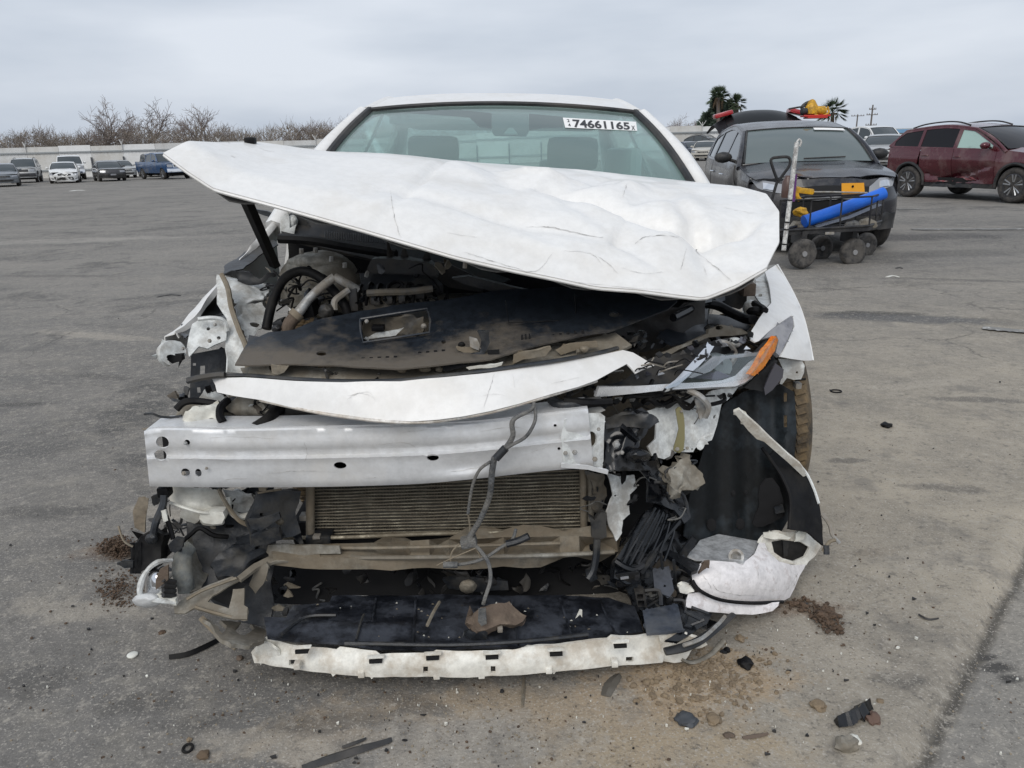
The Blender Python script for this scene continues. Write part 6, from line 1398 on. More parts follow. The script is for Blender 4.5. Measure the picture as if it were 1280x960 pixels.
sheet('torn_edge', 'I', [(590,610),(600,575),(620,545),(648,540),(640,565),(610,595)], 1.72, M_rust, WK, .006, amp=.008, sc=16); sheet('white_splinter', 'I', [(495,680),(520,660),(570,668),(590,695),(545,710),(505,700)], 1.70, M_foam, WK, .010, amp=.012, sc=15)
BB = bvh_of(BC, lambda c: c+wloc)
for i, (pts, wd, m_) in enumerate([([(655,640),(700,605),(690,650)], .7, M_scl), ([(880,570),(882,640)], .5, M_scr), ([(660,650),(690,690),(780,710),(880,715)], .9, M_scr), ([(1040,600),(1070,630),(1050,670)], .8, M_scr), ([(600,600),(640,650),(660,700)], .8, M_scr), ([(740,590),(800,580),(860,585)], .5, M_scl), ([(880,680),(950,690),(1000,680)], .6, M_scl), ([(1010,700),(1040,660),(1080,600)], .6, M_scr)]): mark(BB, zp('I', pts), wd, m_, BC, seed=i+90)

# ---- black brackets and ducts between radiator and bumper corner
sheet('stay_plate', 'I', [(150,120),(210,130),(285,130),(290,200),(255,230),(265,320),(225,350),(222,410),(190,440),(165,380),(145,310),(160,240)], [(150,120,1.84),(290,200,1.86),(190,440,1.80)], M_wpg, WK, .005, amp=.012, sc=14, holes=[circ(172,238,8), circ(215,140,6)])
sheet('rough_seal', 'I', [(50,120),(130,120),(145,220),(130,330),(90,300),(70,200)], 1.87, M_eng, WK, .02, amp=.012, sc=22); sheet('dark_brace', 'I', [(60,330),(90,350),(120,310),(145,320),(148,430),(110,445),(75,430),(75,375)], 1.79, M_gp, WK, .02); ztube('hanging_lead', 'I', [(102,440,1.78),(98,520,1.77),(85,590,1.76),(60,635,1.75)], .010, M_gp, WK, 7, 5); zbox('lead_plug', 'I', 75, 610, 44, 50, 1.75, .03, M_gp, WK, 30)
sheet('pillar_cover', 'I', [(350,110),(430,100),(445,170),(480,220),(530,235),(555,340),(530,360),(480,300),(420,280),(360,270)], [(350,110,1.86),(530,235,1.88),(480,300,1.82)], M_shiny, WK, .008, amp=.012, sc=10, holes=[circ(408,207,12,10)]); ztube('cover_rib', 'I', [(372,260,1.83),(372,175,1.84),(430,172,1.84),(520,230,1.85),(545,340,1.83)], .005, M_gp, WK, 6, 3); bolts('I', [(415,128,1.84,.009)])
sheet('torn_foam', 'I', [(440,120),(480,70),(545,35),(565,90),(605,120),(615,180),(560,200),(500,222),(450,180)], [(440,120,1.80),(605,120,1.84),(500,222,1.79)], M_tan, WK, .03, step=2.8, amp=.012, sc=26); 0 and dome('foam_lump', 'I', 455, 118, 16, 18, 1.78, .01, M_wpg)
DB = sheet('slatted_duct', 'I', [(190,540),(260,440),(345,300),(380,280),(430,270),(460,300),(500,345),(440,440),(380,520),(300,580),(300,655),(240,660),(180,630)], [(190,540,1.72),(380,280,1.83),(500,345,1.84),(300,655,1.68)], M_shiny, WK, .03, amp=.004)
for i in range(6): ztube('slat', 'I', [(215+i*42,560-i*5+12,1.695+i*.004),(300+i*34,430-i*2,1.745+i*.006),(385+i*18,290+i*10,1.80+i*.006)], .0035, M_shiny, DB, 5, 2)
ztube('duct_lip', 'I', [(190,545,1.70),(250,580,1.69),(310,575,1.70),(400,470,1.75),(500,350,1.815)], .008, M_shiny, DB, 6, 4); zbox('duct_foot', 'I', 245, 610, 120, 80, 1.68, .05, M_shiny, DB, 8, .008); zbox('pale_tag', 'I', 235, 628, 40, 11, 1.672, .006, M_lamp, DB, 8)
sheet('shutter_arm', 'I', [(420,500),(450,490),(600,565),(590,590),(560,600)], [(420,500,1.76),(600,565,1.73)]+[(450,490,1.77)], M_shiny, WK, .012); sheet('shutter_arm', 'I', [(500,510),(560,430),(585,450),(535,530)], 1.80, M_gp, WK, .008); sheet('shutter_arm', 'I', [(310,600),(380,500),(392,515),(325,612)], 1.70, M_gp, WK, .01)
sheet('glossy_plate', 'I', [(370,590),(450,570),(475,690),(455,720),(400,700),(380,680)], [(370,590,1.73),(475,690,1.69),(450,570,1.74)], M_tray, WK, .006); sheet('glossy_plate', 'I', [(370,580),(420,520),(560,575),(545,600),(450,590)], 1.76, M_cover, WK, .006)
sheet('wiring_guide', 'I', [(285,700),(330,690),(345,770),(300,770)], 1.68, M_engp, WK, .02, holes=[rect(296,706,325,730), rect(300,738,330,762)]); ztube('guide_rod', 'I', [(330,690,1.67),(400,690,1.68),(412,760,1.66)], .005, M_engp, WK, 5, 3); ztube('guide_rod', 'I', [(470,735,1.68),(520,740,1.68),(530,790,1.66)], .005, M_engp, WK, 5, 3)
sheet('blue_grey_tray', 'I', [(322,785),(420,765),(492,752),(520,880),(430,892),(342,898)], [(322,785,1.66),(492,752,1.68),(520,880,1.58),(342,898,1.57)], mat('blue_black_plastic', (.055,.065,.085), .3, dirt=(.13,.135,.14), amt=.25, dscale=6), WK, .006)
sheet('under_tray_side', 'I', [(495,750),(560,790),(660,800),(640,850),(560,900),(500,935),(430,930),(520,880)], [(495,750,1.68),(660,800,1.68),(500,935,1.55)], M_shiny, WK, .006, amp=.004)
for a, b in (((520,790),(600,830)),((540,800),(520,880)),((560,770),(640,800)),((500,880),(620,830))): ztube('tray_rib', 'I', [a+(1.62,), b+(1.62,)], .004, M_gp, WK, 5, 0)
ztube('lower_lip_strip', 'I', [(430,985,1.53),(520,965,1.54),(600,930,1.57),(680,870,1.62),(760,805,1.70)], [.012,.014,.013,.012,.008], M_blk, WK, 8, 5, .6); ztube('lip_highlight_trim', 'I', [(520,955,1.53),(610,920,1.56),(690,850,1.63),(720,815,1.67)], .005, M_steel, WK, 6, 4)

# ---- under tray and white lower strip
UT = sheet('under_tray', 'P', [(331,771),(360,772),(368,757),(414,752),(417,745),(470,743.5),(560,743),(680,744),(760,746),(792,757),(806,790),(740,801),(660,807),(560,811),(470,808),(420,804),(360,798),(334,796)], [(331,771,1.66),(417,745,1.80),(560,743,1.80),(760,746,1.80),(806,790,1.62),(560,811,1.535),(360,798,1.56),(560,775,1.66)], M_tray, WK, .006, step=8, amp=.006, sc=9, bow=lambda u, v: -.010*math.exp(-((v-.55)/.06)**2))
ztube('tray_bead', 'P', [(352,793,1.57),(370,778,1.62),(388,770,1.65),(420,769,1.65)], .004, M_gp, UT, 5, 4); ztube('tray_bead', 'P', [(445,800,1.55),(452,775,1.63),(455,768,1.66)], .003, M_gp, UT, 5, 4); ztube('tray_edge', 'P', [(431,803.5,1.535),(560,806,1.528),(660,801,1.535),(735,793,1.57)], .005, M_gp, UT, 6, 4)
for k_, (a_, b_) in enumerate((((470,748),(462,806)),((520,746),(516,808)),((640,746),(648,806)),((700,748),(716,800)),((750,752),(770,794)))): ztube('tray_rib', 'P', [a_+(1.775,), ((a_[0]+b_[0])/2, (a_[1]+b_[1])/2, 1.645), b_+(1.535+.0000012*(b_[0]-560)**2,)], .003, M_tray, UT, 5, 2)
zbox('tray_clip', 'G', 880, 715, 26, 26, 1.70, .02, M_gp, UT)
for i in range(60):
    x = rnd.uniform(380,790); y = rnd.uniform(752,800); D_ = 1.795-(y-743)/68*.26; sheet('chip', 'P', [(x-rnd.uniform(.6,2),y),(x,y-rnd.uniform(.5,1.6)),(x+rnd.uniform(.6,2.2),y+rnd.uniform(-.4,.6))], D_-.012, rnd.choice([M_tank,M_dust,M_steel,M_gp]), UT, .002)
sheet('white_chip', 'H', [(1120,825),(1140,782),(1152,785),(1152,820),(1142,805)], 1.60, M_tank, UT, .003); ztube('twig', 'H', [(402,860,1.56),(430,800,1.60),(462,745,1.66)], .004, M_dust, UT, 5, 2)
LS = sheet('lower_strip', 'P', [(314,815),(322,806),(330,797),(350,801),(365,806),(420,812),(425,809),(446,811),(470,814),(475,818),(500,816),(540,815),(545,812),(580,813),(640,812),(660,808),(700,806),(760,800),(765,796),(790,796),(826,792),(832,800),(830,815),(828,828),(780,832),(720,838),(660,843),(600,845.5),(520,847),(470,846),(420,842.5),(380,838),(345,833),(330,829),(318,829)],
    [(314,815,1.60),(330,797,1.60),(470,814,1.53),(600,813,1.515),(760,800,1.555),(832,800,1.60),(828,828,1.59),(660,843,1.51),(520,847,1.50),(420,842,1.52),(330,829,1.59),(580,830,1.495)], M_foam, WK, .008, step=5.5, amp=.003, sc=12, holes=[rect(361,825,370,832), rect(529,834,535,843), rect(614,833,620,842), rect(782,821,792,827)], bow=lambda u, v: -.012*math.sin(3.1*max(0,(v-.35)/.65))-.003*math.sin(u*40)*.3)
for x, y in ((378,812),(470,824),(541,820),(615,819),(695,815),(775,805)): zbox('strip_slot', 'P', x, y, 16, 5, 1.492+.00000055*(x-570)**2, .02, M_blkhole, LS, 2, .001); zbox('slot_frame', 'P', x, y-3.2, 22, 1.6, 1.490+.00000055*(x-570)**2, .012, M_foam, LS, 2, .001)
for x, y in ((372,833),(452,843),(546,845),(602,844),(686,838),(768,830)): zbox('strip_lug', 'P', x, y-2, 8, 8, 1.494+.0000006*(x-570)**2, .02, M_foam, LS, 2, .002)
sheet('strip_end_shard', 'P', [(313,815),(328,806),(345,808),(352,818),(343,829),(320,828),(316,820)], 1.575, M_foam, WK, .006, amp=.016, sc=22); sheet('strip_end_shard', 'P', [(824,794),(848,790),(868,796),(884,806),(868,813),(857,826),(840,830),(826,829)], 1.585, M_foam, WK, .008, amp=.012, sc=18); ztube('strip_bracket', 'P', [(852,824,1.59),(866,828,1.60),(888,818,1.63),(905,800,1.66)], .007, M_tan, WK, 6, 5, .6)

# ---- hanging loom, broken radar on the tray
LM = ztube('wiring_loom', 'P', [(668,503,1.66),(664,512,1.652),(645,522,1.642),(640,530,1.64),(641,545,1.638),(632,560,1.64),(620,572,1.64)], [.004,.0045,.005,.006,.006,.007,.008], M_harn, WK, 8, 5)
ztube('loom_branch', 'P', [(668,506,1.66),(669,525,1.645),(658,545,1.64),(640,556,1.635),(630,562,1.635)], .0042, M_harn, LM, 7, 5)
ztube('loom_branch', 'P', [(618,572,1.64),(615,590,1.65),(612,620,1.66),(600,650,1.67),(589,668,1.68),(586,678,1.68)], [.0075,.0075,.007,.007,.008,.010], M_harn, LM, 8, 5); ztube('loom_branch', 'P', [(613,577,1.64),(599,588,1.65),(590,610,1.66),(585,642,1.67)], .0038, M_harn, LM, 7, 5); ztube('loom_branch', 'P', [(585,642,1.67),(587,655,1.675),(588,672,1.68)], .002, M_dust, LM, 4, 4)
ztube('loom_branch', 'P', [(574,680,1.68),(565,690,1.67),(563,702,1.665)], .002, M_dust, LM, 5, 5); ztube('loom_branch', 'P', [(556,706,1.66),(580,705,1.66),(605,698,1.66),(625,685,1.67),(640,675,1.68),(645,661,1.69)], .0042, M_harn, LM, 7, 5); ztube('plug', 'P', [(633,680,1.66),(648,676,1.66),(661,670,1.66)], .009, M_gp, LM, 7, 3); ztube('plug', 'P', [(554,706,1.655),(572,706,1.655)], .008, M_harn, LM, 7, 0)
ztube('loom_branch', 'P', [(592,680,1.68),(602,690,1.66),(611,705,1.64),(613,725,1.62),(607,745,1.60),(604,755,1.60)], .0048, M_harn, LM, 7, 5); zbox('loom_joint', 'P', 586, 677, 20, 12, 1.67, .03, M_harn, LM, 12); ztube('loom_tape', 'P', [(632,560,1.635),(620,573,1.634)], .010, M_gp, LM, 8, 0)
for px in (600,560): ztube('thin_wire', 'P', [(595,685,1.67),(px,700,1.665),(px-14,707,1.66)], .0016, M_dust, LM, 4, 4)
sheet('broken_radar', 'H', [(600,830),(640,790),(660,770),(720,762),(800,745),(830,770),(880,805),(860,830),(760,850),(700,880),(660,875),(640,850)], [(600,830,1.57),(800,745,1.62),(880,805,1.60),(680,880,1.555)], M_rust, WK, .02, amp=.012, sc=18); sheet('radar_face', 'H', [(650,790),(685,785),(690,850),(665,862),(648,840)], 1.555, M_harn, WK, .012); sheet('radar_foot', 'H', [(610,880),(680,890),(690,915),(640,930),(580,900)], 1.56, M_gp, WK, .014, amp=.014, sc=20); zbox('radar_clip', 'H', 755, 870, 26, 30, 1.57, .02, M_steel)

# ---- left lower corner: washer tank, ducts, fog lamp
TK = sheet('washer_tank', 'G', [(335,115),(550,118),(585,200),(580,260),(575,290),(480,285),(465,260),(440,285),(365,262),(375,215),(320,185)], [(335,115,1.80),(585,200,1.83),(365,262,1.79),(575,290,1.82)], M_tank, WK, .05, smooth=2, amp=.008, bow=lambda u, v: -.03*math.sin(3*u)*math.sin(3*v)); ztube('tank_seam', 'G', [(322,188,1.765),(400,215,1.755),(480,235,1.76),(580,235,1.79)], .004, M_tank, TK, 6, 4); sheet('tank_neck', 'G', [(465,240),(575,232),(570,288),(480,285)], 1.765, M_tank, TK, .03, smooth=2)
sheet('crumpled_rail', 'G', [(575,120),(700,120),(720,190),(700,250),(640,230),(600,180)], 1.87, M_wpg, WK, .01, amp=.02, sc=13, holes=[circ(713,207,5)]); ztube('metal_pipe', 'G', [(600,160,1.82),(610,220,1.81),(650,255,1.81),(700,250,1.82)], .009, M_tank, WK, 7, 5); ztube('metal_pipe', 'G', [(555,120,1.80),(590,190,1.79),(650,270,1.79),(710,300,1.80)], .006, M_dust, WK, 6, 5)
sheet('grey_air_duct', 'G', [(745,140),(860,122),(950,125),(955,180),(930,230),(950,320),(900,345),(830,370),(740,400),(700,395),(710,340),(690,270),(720,200)], [(745,140,1.80),(955,180,1.84),(700,395,1.74),(900,345,1.80)], M_gp, WK, .03, amp=.014, sc=9, holes=[rect(748,232,766,248)]); sheet('duct_flap', 'G', [(690,265),(740,265),(840,235),(850,260),(760,320),(715,310)], 1.735, M_gp, WK, .008, amp=.008); dome('duct_grommet', 'G', 850, 278, 20, 18, 1.76, .012, M_eng); zbox('duct_tab', 'G', 770, 110, 36, 30, 1.74, .02, M_dust); sheet('duct_skirt', 'G', [(715,350),(850,300),(865,360),(790,385),(720,400)], 1.725, M_gp, WK, .012, amp=.012)
ztube('duct_edge', 'G', [(745,140,1.79),(800,130,1.785),(858,122,1.785)], .003, M_dust, WK, 5, 0)
LN = sheet('left_arch_liner', 'G', [(400,375),(450,310),(520,330),(620,345),(590,430),(540,480),(520,530),(500,570),(470,610),(430,620),(410,560),(405,480)], [(400,375,1.80),(620,345,1.92),(430,620,1.70),(520,530,1.74)], M_tan, WK, .004, step=5, amp=.008, bow=lambda u, v: .04*math.sin(3*u)*math.sin(3*v), holes=[circ(503,512,24,20)]); ztube('liner_roll', 'G', [(425,395,1.755),(385,440,1.735),(380,520,1.715),(395,580,1.70),(395,625,1.69)], [.016,.024,.026,.022,.018], mat('grey_foam_roll', (.16,.17,.165), .7, dirt=(.27,.25,.2), amt=.3, dscale=14), WK, 10, 5)
sheet('dark_brace', 'G', [(640,330),(720,290),(715,400),(790,420),(700,480),(650,540),(560,560),(520,500),(580,420)], [(640,330,1.86),(790,420,1.80),(560,560,1.73)], M_gp, WK, .012, amp=.02, sc=12); sheet('tie_end', 'G', [(640,545),(720,480),(800,445),(880,455),(900,465),(820,475),(740,500),(660,560)], [(640,545,1.70),(900,465,1.77),(800,445,1.78)], M_tan, WK, .008, amp=.006)
ztube('liner_pipe', 'G', [(380,375,1.78),(420,340,1.79),(465,310,1.80),(530,345,1.8),(600,352,1.82)], .006, M_rub, WK, 6, 5)
BR = sheet('tan_bracket', 'G', [(345,690),(400,640),(500,590),(620,545),(655,560),(520,640),(500,670),(600,700),(620,605),(675,598),(680,680),(700,690),(695,750),(620,755),(520,730),(440,700),(400,722),(350,720)], [(345,690,1.64),(655,560,1.70),(700,690,1.63),(400,722,1.63)], M_tan, WK, .005, amp=.006); ztube('bracket_rib', 'G', [(400,655,1.63),(470,615,1.65),(560,580,1.67),(640,552,1.69)], .004, M_dust, BR, 5, 3); ztube('bracket_rib', 'G', [(440,690,1.62),(520,715,1.62),(620,740,1.61)], .004, M_dust, BR, 5, 3); sheet('bracket_web', 'G', [(500,645),(620,560),(690,580),(610,690)], 1.72, M_blk, WK, .006); sheet('bracket_fin', 'G', [(705,595),(720,520),(770,480),(785,500),(770,590),(740,630)], 1.74, M_tan, WK, .006, amp=.01)
sheet('lower_corner', 'G', [(470,745),(500,750),(570,830),(600,780),(560,760),(700,770),(780,790),(775,850),(700,880),(620,870),(540,820)], [(470,745,1.64),(775,850,1.57),(560,760,1.66)], M_tan, WK, .008, amp=.010, sc=11, holes=[circ(682,790,40,28)]); ztube('corner_strip', 'G', [(470,745,1.62),(530,805,1.60),(585,850,1.585),(640,890,1.575)], .008, M_dust, WK, 6, 3)
for i in range(10):
    x, y = rnd.uniform(700,900), rnd.uniform(560,760); sheet('oily_fragment', 'G', [(x-rnd.uniform(10,40),y),(x,y-rnd.uniform(8,30)),(x+rnd.uniform(10,50),y+5),(x,y+rnd.uniform(8,24))], 1.78+rnd.uniform(-.05,.06), rnd.choice([M_engp,M_gp,M_dust,M_blk]), WK, .006, amp=.012, sc=14, seed=i)
FG = dome('fog_lamp', 'G', 255, 590, 62, 78, 1.66, .05, M_chrome, WK, 3, .05); ztube('lamp_rim', 'G', [(330,465,1.69),(260,475,1.66),(205,520,1.64),(178,580,1.63),(180,640,1.62),(260,660,1.61),(350,670,1.62)], [.004,.007,.005,.008,.006,.007,.005], M_wpg, FG, 7, 5); dome('lamp_base', 'G', 210, 660, 72, 36, 1.63, .035, mat('lamp_white', (.55,.56,.56), .4), FG); sheet('lamp_frame', 'G', [(225,640),(345,655),(350,685),(240,668)], 1.615, M_tank, FG, .012)
for i in range(4): ztube('lamp_louvre', 'G', [(285,560+i*25,1.605),(345,570+i*22,1.63)], .006, M_blk, FG, 6, 0)
sheet('lamp_brown_mask', 'G', [(270,510),(310,490),(310,560),(250,610),(250,560)], 1.605, M_rust, FG, .006)
CB = sheet('connector_box', 'G', [(190,340),(235,310),(285,340),(280,450),(270,500),(180,530),(150,500),(165,400)], [(190,340,1.70),(285,340,1.71),(180,530,1.66)], M_rub, WK, .03, amp=.012, sc=14); ztube('cable', 'G', [(290,150,1.74),(285,200,1.73),(255,270,1.71),(240,330,1.70),(235,380,1.69)], .009, M_gp, CB, 7, 5); ztube('cable', 'G', [(280,170,1.74),(300,250,1.72),(320,310,1.71),(335,365,1.70)], .006, M_rub, CB, 6, 5); ztube('cable_tape', 'G', [(288,222,1.72),(302,275,1.715)], .007, M_tank, CB, 6, 0); zbox('cable_clamp', 'G', 295, 130, 56, 50, 1.74, .03, M_rub, WK); dome('plug_cap', 'G', 228, 362, 30, 26, 1.67, .02, M_gp, CB)
for x in (140,155,170): ztube('box_fin', 'G', [(x,380,1.69),(x+2,460,1.675),(x-2,530,1.66)], .006, M_rub, CB, 5, 2)
sheet('grey_scoop', 'G', [(305,400),(340,360),(380,370),(375,410),(340,435),(315,425)], 1.69, M_gp, WK, .01, amp=.01); sheet('film_shard', 'G', [(150,230),(180,165),(225,180),(215,260),(205,330),(150,300)], 1.74, mat('brown_film', (.22,.18,.13), .6, dirt=(.30,.26,.2), amt=.3, dscale=9), WK, .004, amp=.01); ztube('thin_wire', 'G', [(70,300,1.70),(95,370,1.68),(140,400,1.68)], .0025, M_dust, WK, 4, 4); sheet('plastic_flake', 'G', [(60,480),(100,465),(140,470),(140,500),(100,505)], 1.66, M_gp, WK, .004)

# ---- dense broken plastic and loose wiring in both corners
def jumble(n, x0, x1, y0, y1, d0, d1, mats, seed, smin=3, smax=11, wires=8):
    rr = random.Random(seed)
    for i in range(n):
        x, y = rr.uniform(x0, x1), rr.uniform(y0, y1); a = rr.uniform(0, 3.14); L_ = rr.uniform(smin, smax); w_ = L_*rr.uniform(.18, .7); ca, sa = math.cos(a), math.sin(a); k = rr.randint(4, 7)
        pts = []
        for j in range(k):
            t = 6.283*j/k; q = rr.uniform(.7, 1.25); u_, v_ = L_*q*math.cos(t), w_*q*math.sin(t); pts.append((x+u_*ca-v_*sa, y+u_*sa+v_*ca))
        D_ = rr.uniform(d0, d1)
        sheet(rr.choice(['broken_piece', 'broken_bracket', 'torn_clip', 'plastic_rib']), 'P', pts, [(x, y, D_), (x+20, y, D_+rr.uniform(-.04,.04)), (x, y+20, D_+rr.uniform(-.05,.03))], rr.choice(mats), WK, rr.choice([.003,.006,.015]), amp=.008, sc=24, seed=seed*100+i, step=max(2.4, L_/3))
    for i in range(wires):
        x, y = rr.uniform(x0, x1), rr.uniform(y0, y1); D_ = rr.uniform(d0-.03, d1-.02); P_ = [(x, y, D_)]
        for j in range(4): P_.append((P_[-1][0]+rr.uniform(-16,16), P_[-1][1]+rr.uniform(-6,14), D_+rr.uniform(-.02,.02)))
        ztube('loose_wire', 'P', P_, rr.uniform(.0012,.004), rr.choice([M_rub,M_rub,M_harn,M_gp]), WK, 5, 5)
dark = [M_shiny, M_shiny, M_blk, M_engp, M_gp, M_gp, M_rub, M_cover]
jumble(70, 735, 860, 560, 735, 1.80, 1.92, dark, 3, wires=14); jumble(26, 790, 858, 690, 780, 1.70, 1.80, dark, 4, 3, 8, 6)
jumble(46, 185, 330, 600, 720, 1.80, 1.95, dark+[M_dust, M_tan, M_wpg], 5, 3, 10, 10); jumble(30, 215, 330, 480, 530, 1.80, 1.90, dark+[M_wpg, M_tan], 6, 3, 9, 8)
jumble(40, 690, 900, 425, 520, 1.93, 2.08, dark+[M_steel, M_wpg, M_lens], 7, 3, 9, 12); jumble(50, 330, 560, 330, 400, 2.12, 2.3, dark+[M_eng, M_eng, M_steel, M_tan], 8, 3, 9, 16); jumble(24, 300, 640, 455, 478, 1.80, 1.86, dark+[M_tan, M_dust], 9, 2.5, 6, 6)
jumble(30, 340, 780, 700, 742, 1.86, 1.96, [M_engp, M_blk, M_rub, M_gp, M_shiny], 10, 3, 12, 10); jumble(20, 560, 900, 366, 420, 2.1, 2.3, dark, 11, 4, 12, 6)

sheet('corner_undershield', 'P', [(768,700),(830,660),(872,668),(866,700),(858,740),(862,772),(905,776),(880,800),(850,812),(806,800),(795,760)], [(768,700,1.90),(872,668,1.93),(905,776,1.78),(806,800,1.68)], M_shiny, WK, .006, amp=.012, sc=12)
sheet('corner_undershield', 'P', [(232,640),(340,600),(345,690),(336,780),(300,778),(262,748),(240,700)], [(232,640,1.86),(340,600,1.95),(336,780,1.74),(262,748,1.76)], M_gp, WK, .006, amp=.014, sc=11)
for k_, (a_, b_) in enumerate((((800,742),(862,700)),((806,760),(866,722)),((818,778),(872,750)),((842,700),(850,790)),((826,690),(836,795)))): ztube('undershield_rib', 'P', [a_+(1.72,), b_+(1.80,)], .004, M_gp, WK, 5, 0)
# ================================================================ garden wagon with its load
cw0 = G0(1032, 331); CD = cw0.y; csc = 1.0
wg = thing('garden_wagon', 'black steel garden wagon with four rubber wheels in front of the black crossover', 'wagon', cw0)
def cp(px, py, D): return W(px, py, D)
M_mesh = mat('black_powder_coat', (.014,.014,.016), .5, dirt=(.08,.075,.07), amt=.15, dscale=9); M_wheel = mat('grey_wagon_tyre', (.030,.030,.031), .8, dirt=(.12,.11,.10), amt=.35, dscale=14, bump=.3, bscale=60)
M_hub = mat('wagon_hub', (.26,.26,.265), .5)
def wagon_wheel(px, py, rp, D, rz):
    c = cp(px, py, D); r_ = (cp(px+rp, py, D)-c).length; M4 = Matrix.Translation(c-wg.location) @ Matrix.Rotation(R(rz), 4, 'Z') @ Matrix.Rotation(math.pi/2, 4, 'X'); h = r_*.30
    b = bmesh.new(); bm_lathe(b, [(r_*.55,-h*.8),(r_*.7,-h),(r_*.92,-h*.85),(r_,-h*.4),(r_,h*.4),(r_*.92,h*.85),(r_*.7,h),(r_*.55,h*.8)], 28, M4); o = link('wheel', tomesh(b), M_wheel, wg, 50)
    b = bmesh.new(); bm_lathe(b, [(r_*.56,-h*.6),(r_*.56,h*.7),(r_*.48,h*.5),(r_*.2,h*.35),(r_*.18,h*1.0),(.001,h*1.0)], 20, M4); link('hub', tomesh(b), M_hub, o, 40)
D0 = CD
wagon_wheel(1003, 317, 18.5, D0-.25, 14); wagon_wheel(1066, 315, 17.5, D0+.05, 14); wagon_wheel(1026, 310, 16, D0+.45, 14); wagon_wheel(1082, 306, 15, D0+.62, 14)
q = [cp(973,288,D0-.30), cp(1086,286,D0-.05), cp(1101,279,D0+.42), cp(1002,281,D0+.22)]
zb_ = .5*(q[0].z+q[1].z); q = [Vector((p.x, p.y, zb_)) for p in q]; ZT = zb_+.30
deck = [Vector((p.x, p.y, p.z+dz)) for dz in (-.035, 0) for p in q]
mesh_obj('deck', deck, [(0,3,2,1),(4,5,6,7),(0,1,5,4),(1,2,6,5),(2,3,7,6),(3,0,4,7)], M_mesh, wg)
for a, b in ((0,1),(1,2),(2,3),(3,0)):
    A, B = q[a].copy(), q[b].copy(); At = A+Vector((0,0,ZT-zb_)); Bt = B+Vector((0,0,ZT-zb_))
    tube('top_rail', [At, Bt], .010, M_mesh, wg, 6, 0); tube('bottom_rail', [A+Vector((0,0,.012)), B+Vector((0,0,.012))], .014, M_mesh, wg, 6, 0)
    n_ = 3 if a % 2 == 0 else 2
    for i in range(n_ if a != 3 else 1): tube('side_post', [A.lerp(B, i/n_), At.lerp(Bt, i/n_)], .009, M_mesh, wg, 5, 0)
for a, b in (((1003,317,D0-.25),(1026,310,D0+.45)),((1066,315,D0+.05),(1082,306,D0+.62))): tube('axle', [cp(*a), cp(*b)], .014, M_mesh, wg, 6, 0)
for a in ((1003,300,D0-.2),(1066,298,D0+.1)): box('axle_bracket', cp(*a)+Vector((0,.1,.02)), (.05,.3,.14), M_mesh, wg)
tube('draw_bar', [cp(962,262,D0-.50), cp(966,245,D0-.50), cp(972,225,D0-.5)], .014, M_mesh, wg, 7, 2); tube('draw_bar_link', [cp(962,262,D0-.5), cp(972,300,D0-.35), cp(985,306,D0-.25)], .013, M_mesh, wg, 7, 3)
tube('handle_grip', [cp(972,226,D0-.5), cp(966,210,D0-.5), cp(964,199,D0-.5), cp(974,196.5,D0-.5), cp(986,197,D0-.5), cp(987,206,D0-.5), cp(979,218,D0-.5), cp(972,228,D0-.5)], .014, M_mesh, wg, 7, 4)
box('maker_plate', cp(1037,291.5,D0-.17), (.09,.006,.025), M_steel, wg)
# loads in the wagon
M_bluep = mat('blue_plastic_tube', (.012,.13,.62), .35, var=.08); M_whitep = mat('white_pole', (.66,.66,.64), .45, dirt=(.16,.14,.13), amt=.22, dscale=14, edge=.03); M_purple = mat('purple_tape', (.12,.03,.16), .5); M_orp = mat('orange_sheet', (.80,.36,.02), .5, var=.08)
bt = thing('blue_tube', 'thick bright blue plastic tube leaning across the wagon', 'tube', cp(1004,279,D0+.05)); tube('barrel', [cp(1005,277,D0+.05), cp(1050,262,D0+.12), cp(1103,242,D0+.25)], .062, M_bluep, bt, 18, 3); tube('blue_end_ring', [cp(1100.5,243,D0+.245), cp(1104.5,241.5,D0+.252)], .064, M_bluep, bt, 18, 0)
gb = thing('grey_board', 'pale grey board lying under the blue tube', 'board', cp(1020,285,D0+.1)); tube('plank', [cp(1018,284,D0+.12), cp(1060,272,D0+.22), cp(1098,256,D0+.34)], .05, mat('grey_board', (.26,.28,.32), .6), gb, 4, 0, flat=.35)
wp = thing('white_pole', 'white marking pole with purple tape leaning on the wagon', 'pole', cp(979,313,D0-.42)); tube('shaft', [cp(979.5,313,D0-.42), cp(988,245,D0-.38), cp(996,178,D0-.34)], .022, M_whitep, wp, 10, 2); tube('tape_band', [cp(990.5,252,D0-.33), cp(993.5,218,D0-.31)], .024, M_purple, wp, 8, 0); tube('hook', [cp(996,178,D0-.34), cp(999,174,D0-.34), cp(1001.5,178,D0-.34), cp(999.5,183,D0-.34)], .010, M_whitep, wp, 7, 4)
for i in (0,2,3,6): tube('black_mark', [cp(980.3+i*1.15,306-i*9.2,D0-.42+i*.005), cp(980.5+i*1.15,304.5-i*9.2,D0-.42+i*.005)], .0225, M_rub, wp, 10, 0)
op = thing('orange_plate', 'orange rectangular plate hanging on the nose of the black crossover', 'plate', cp(1066,236,7.75))
OD = 7.75; print('D0', D0)
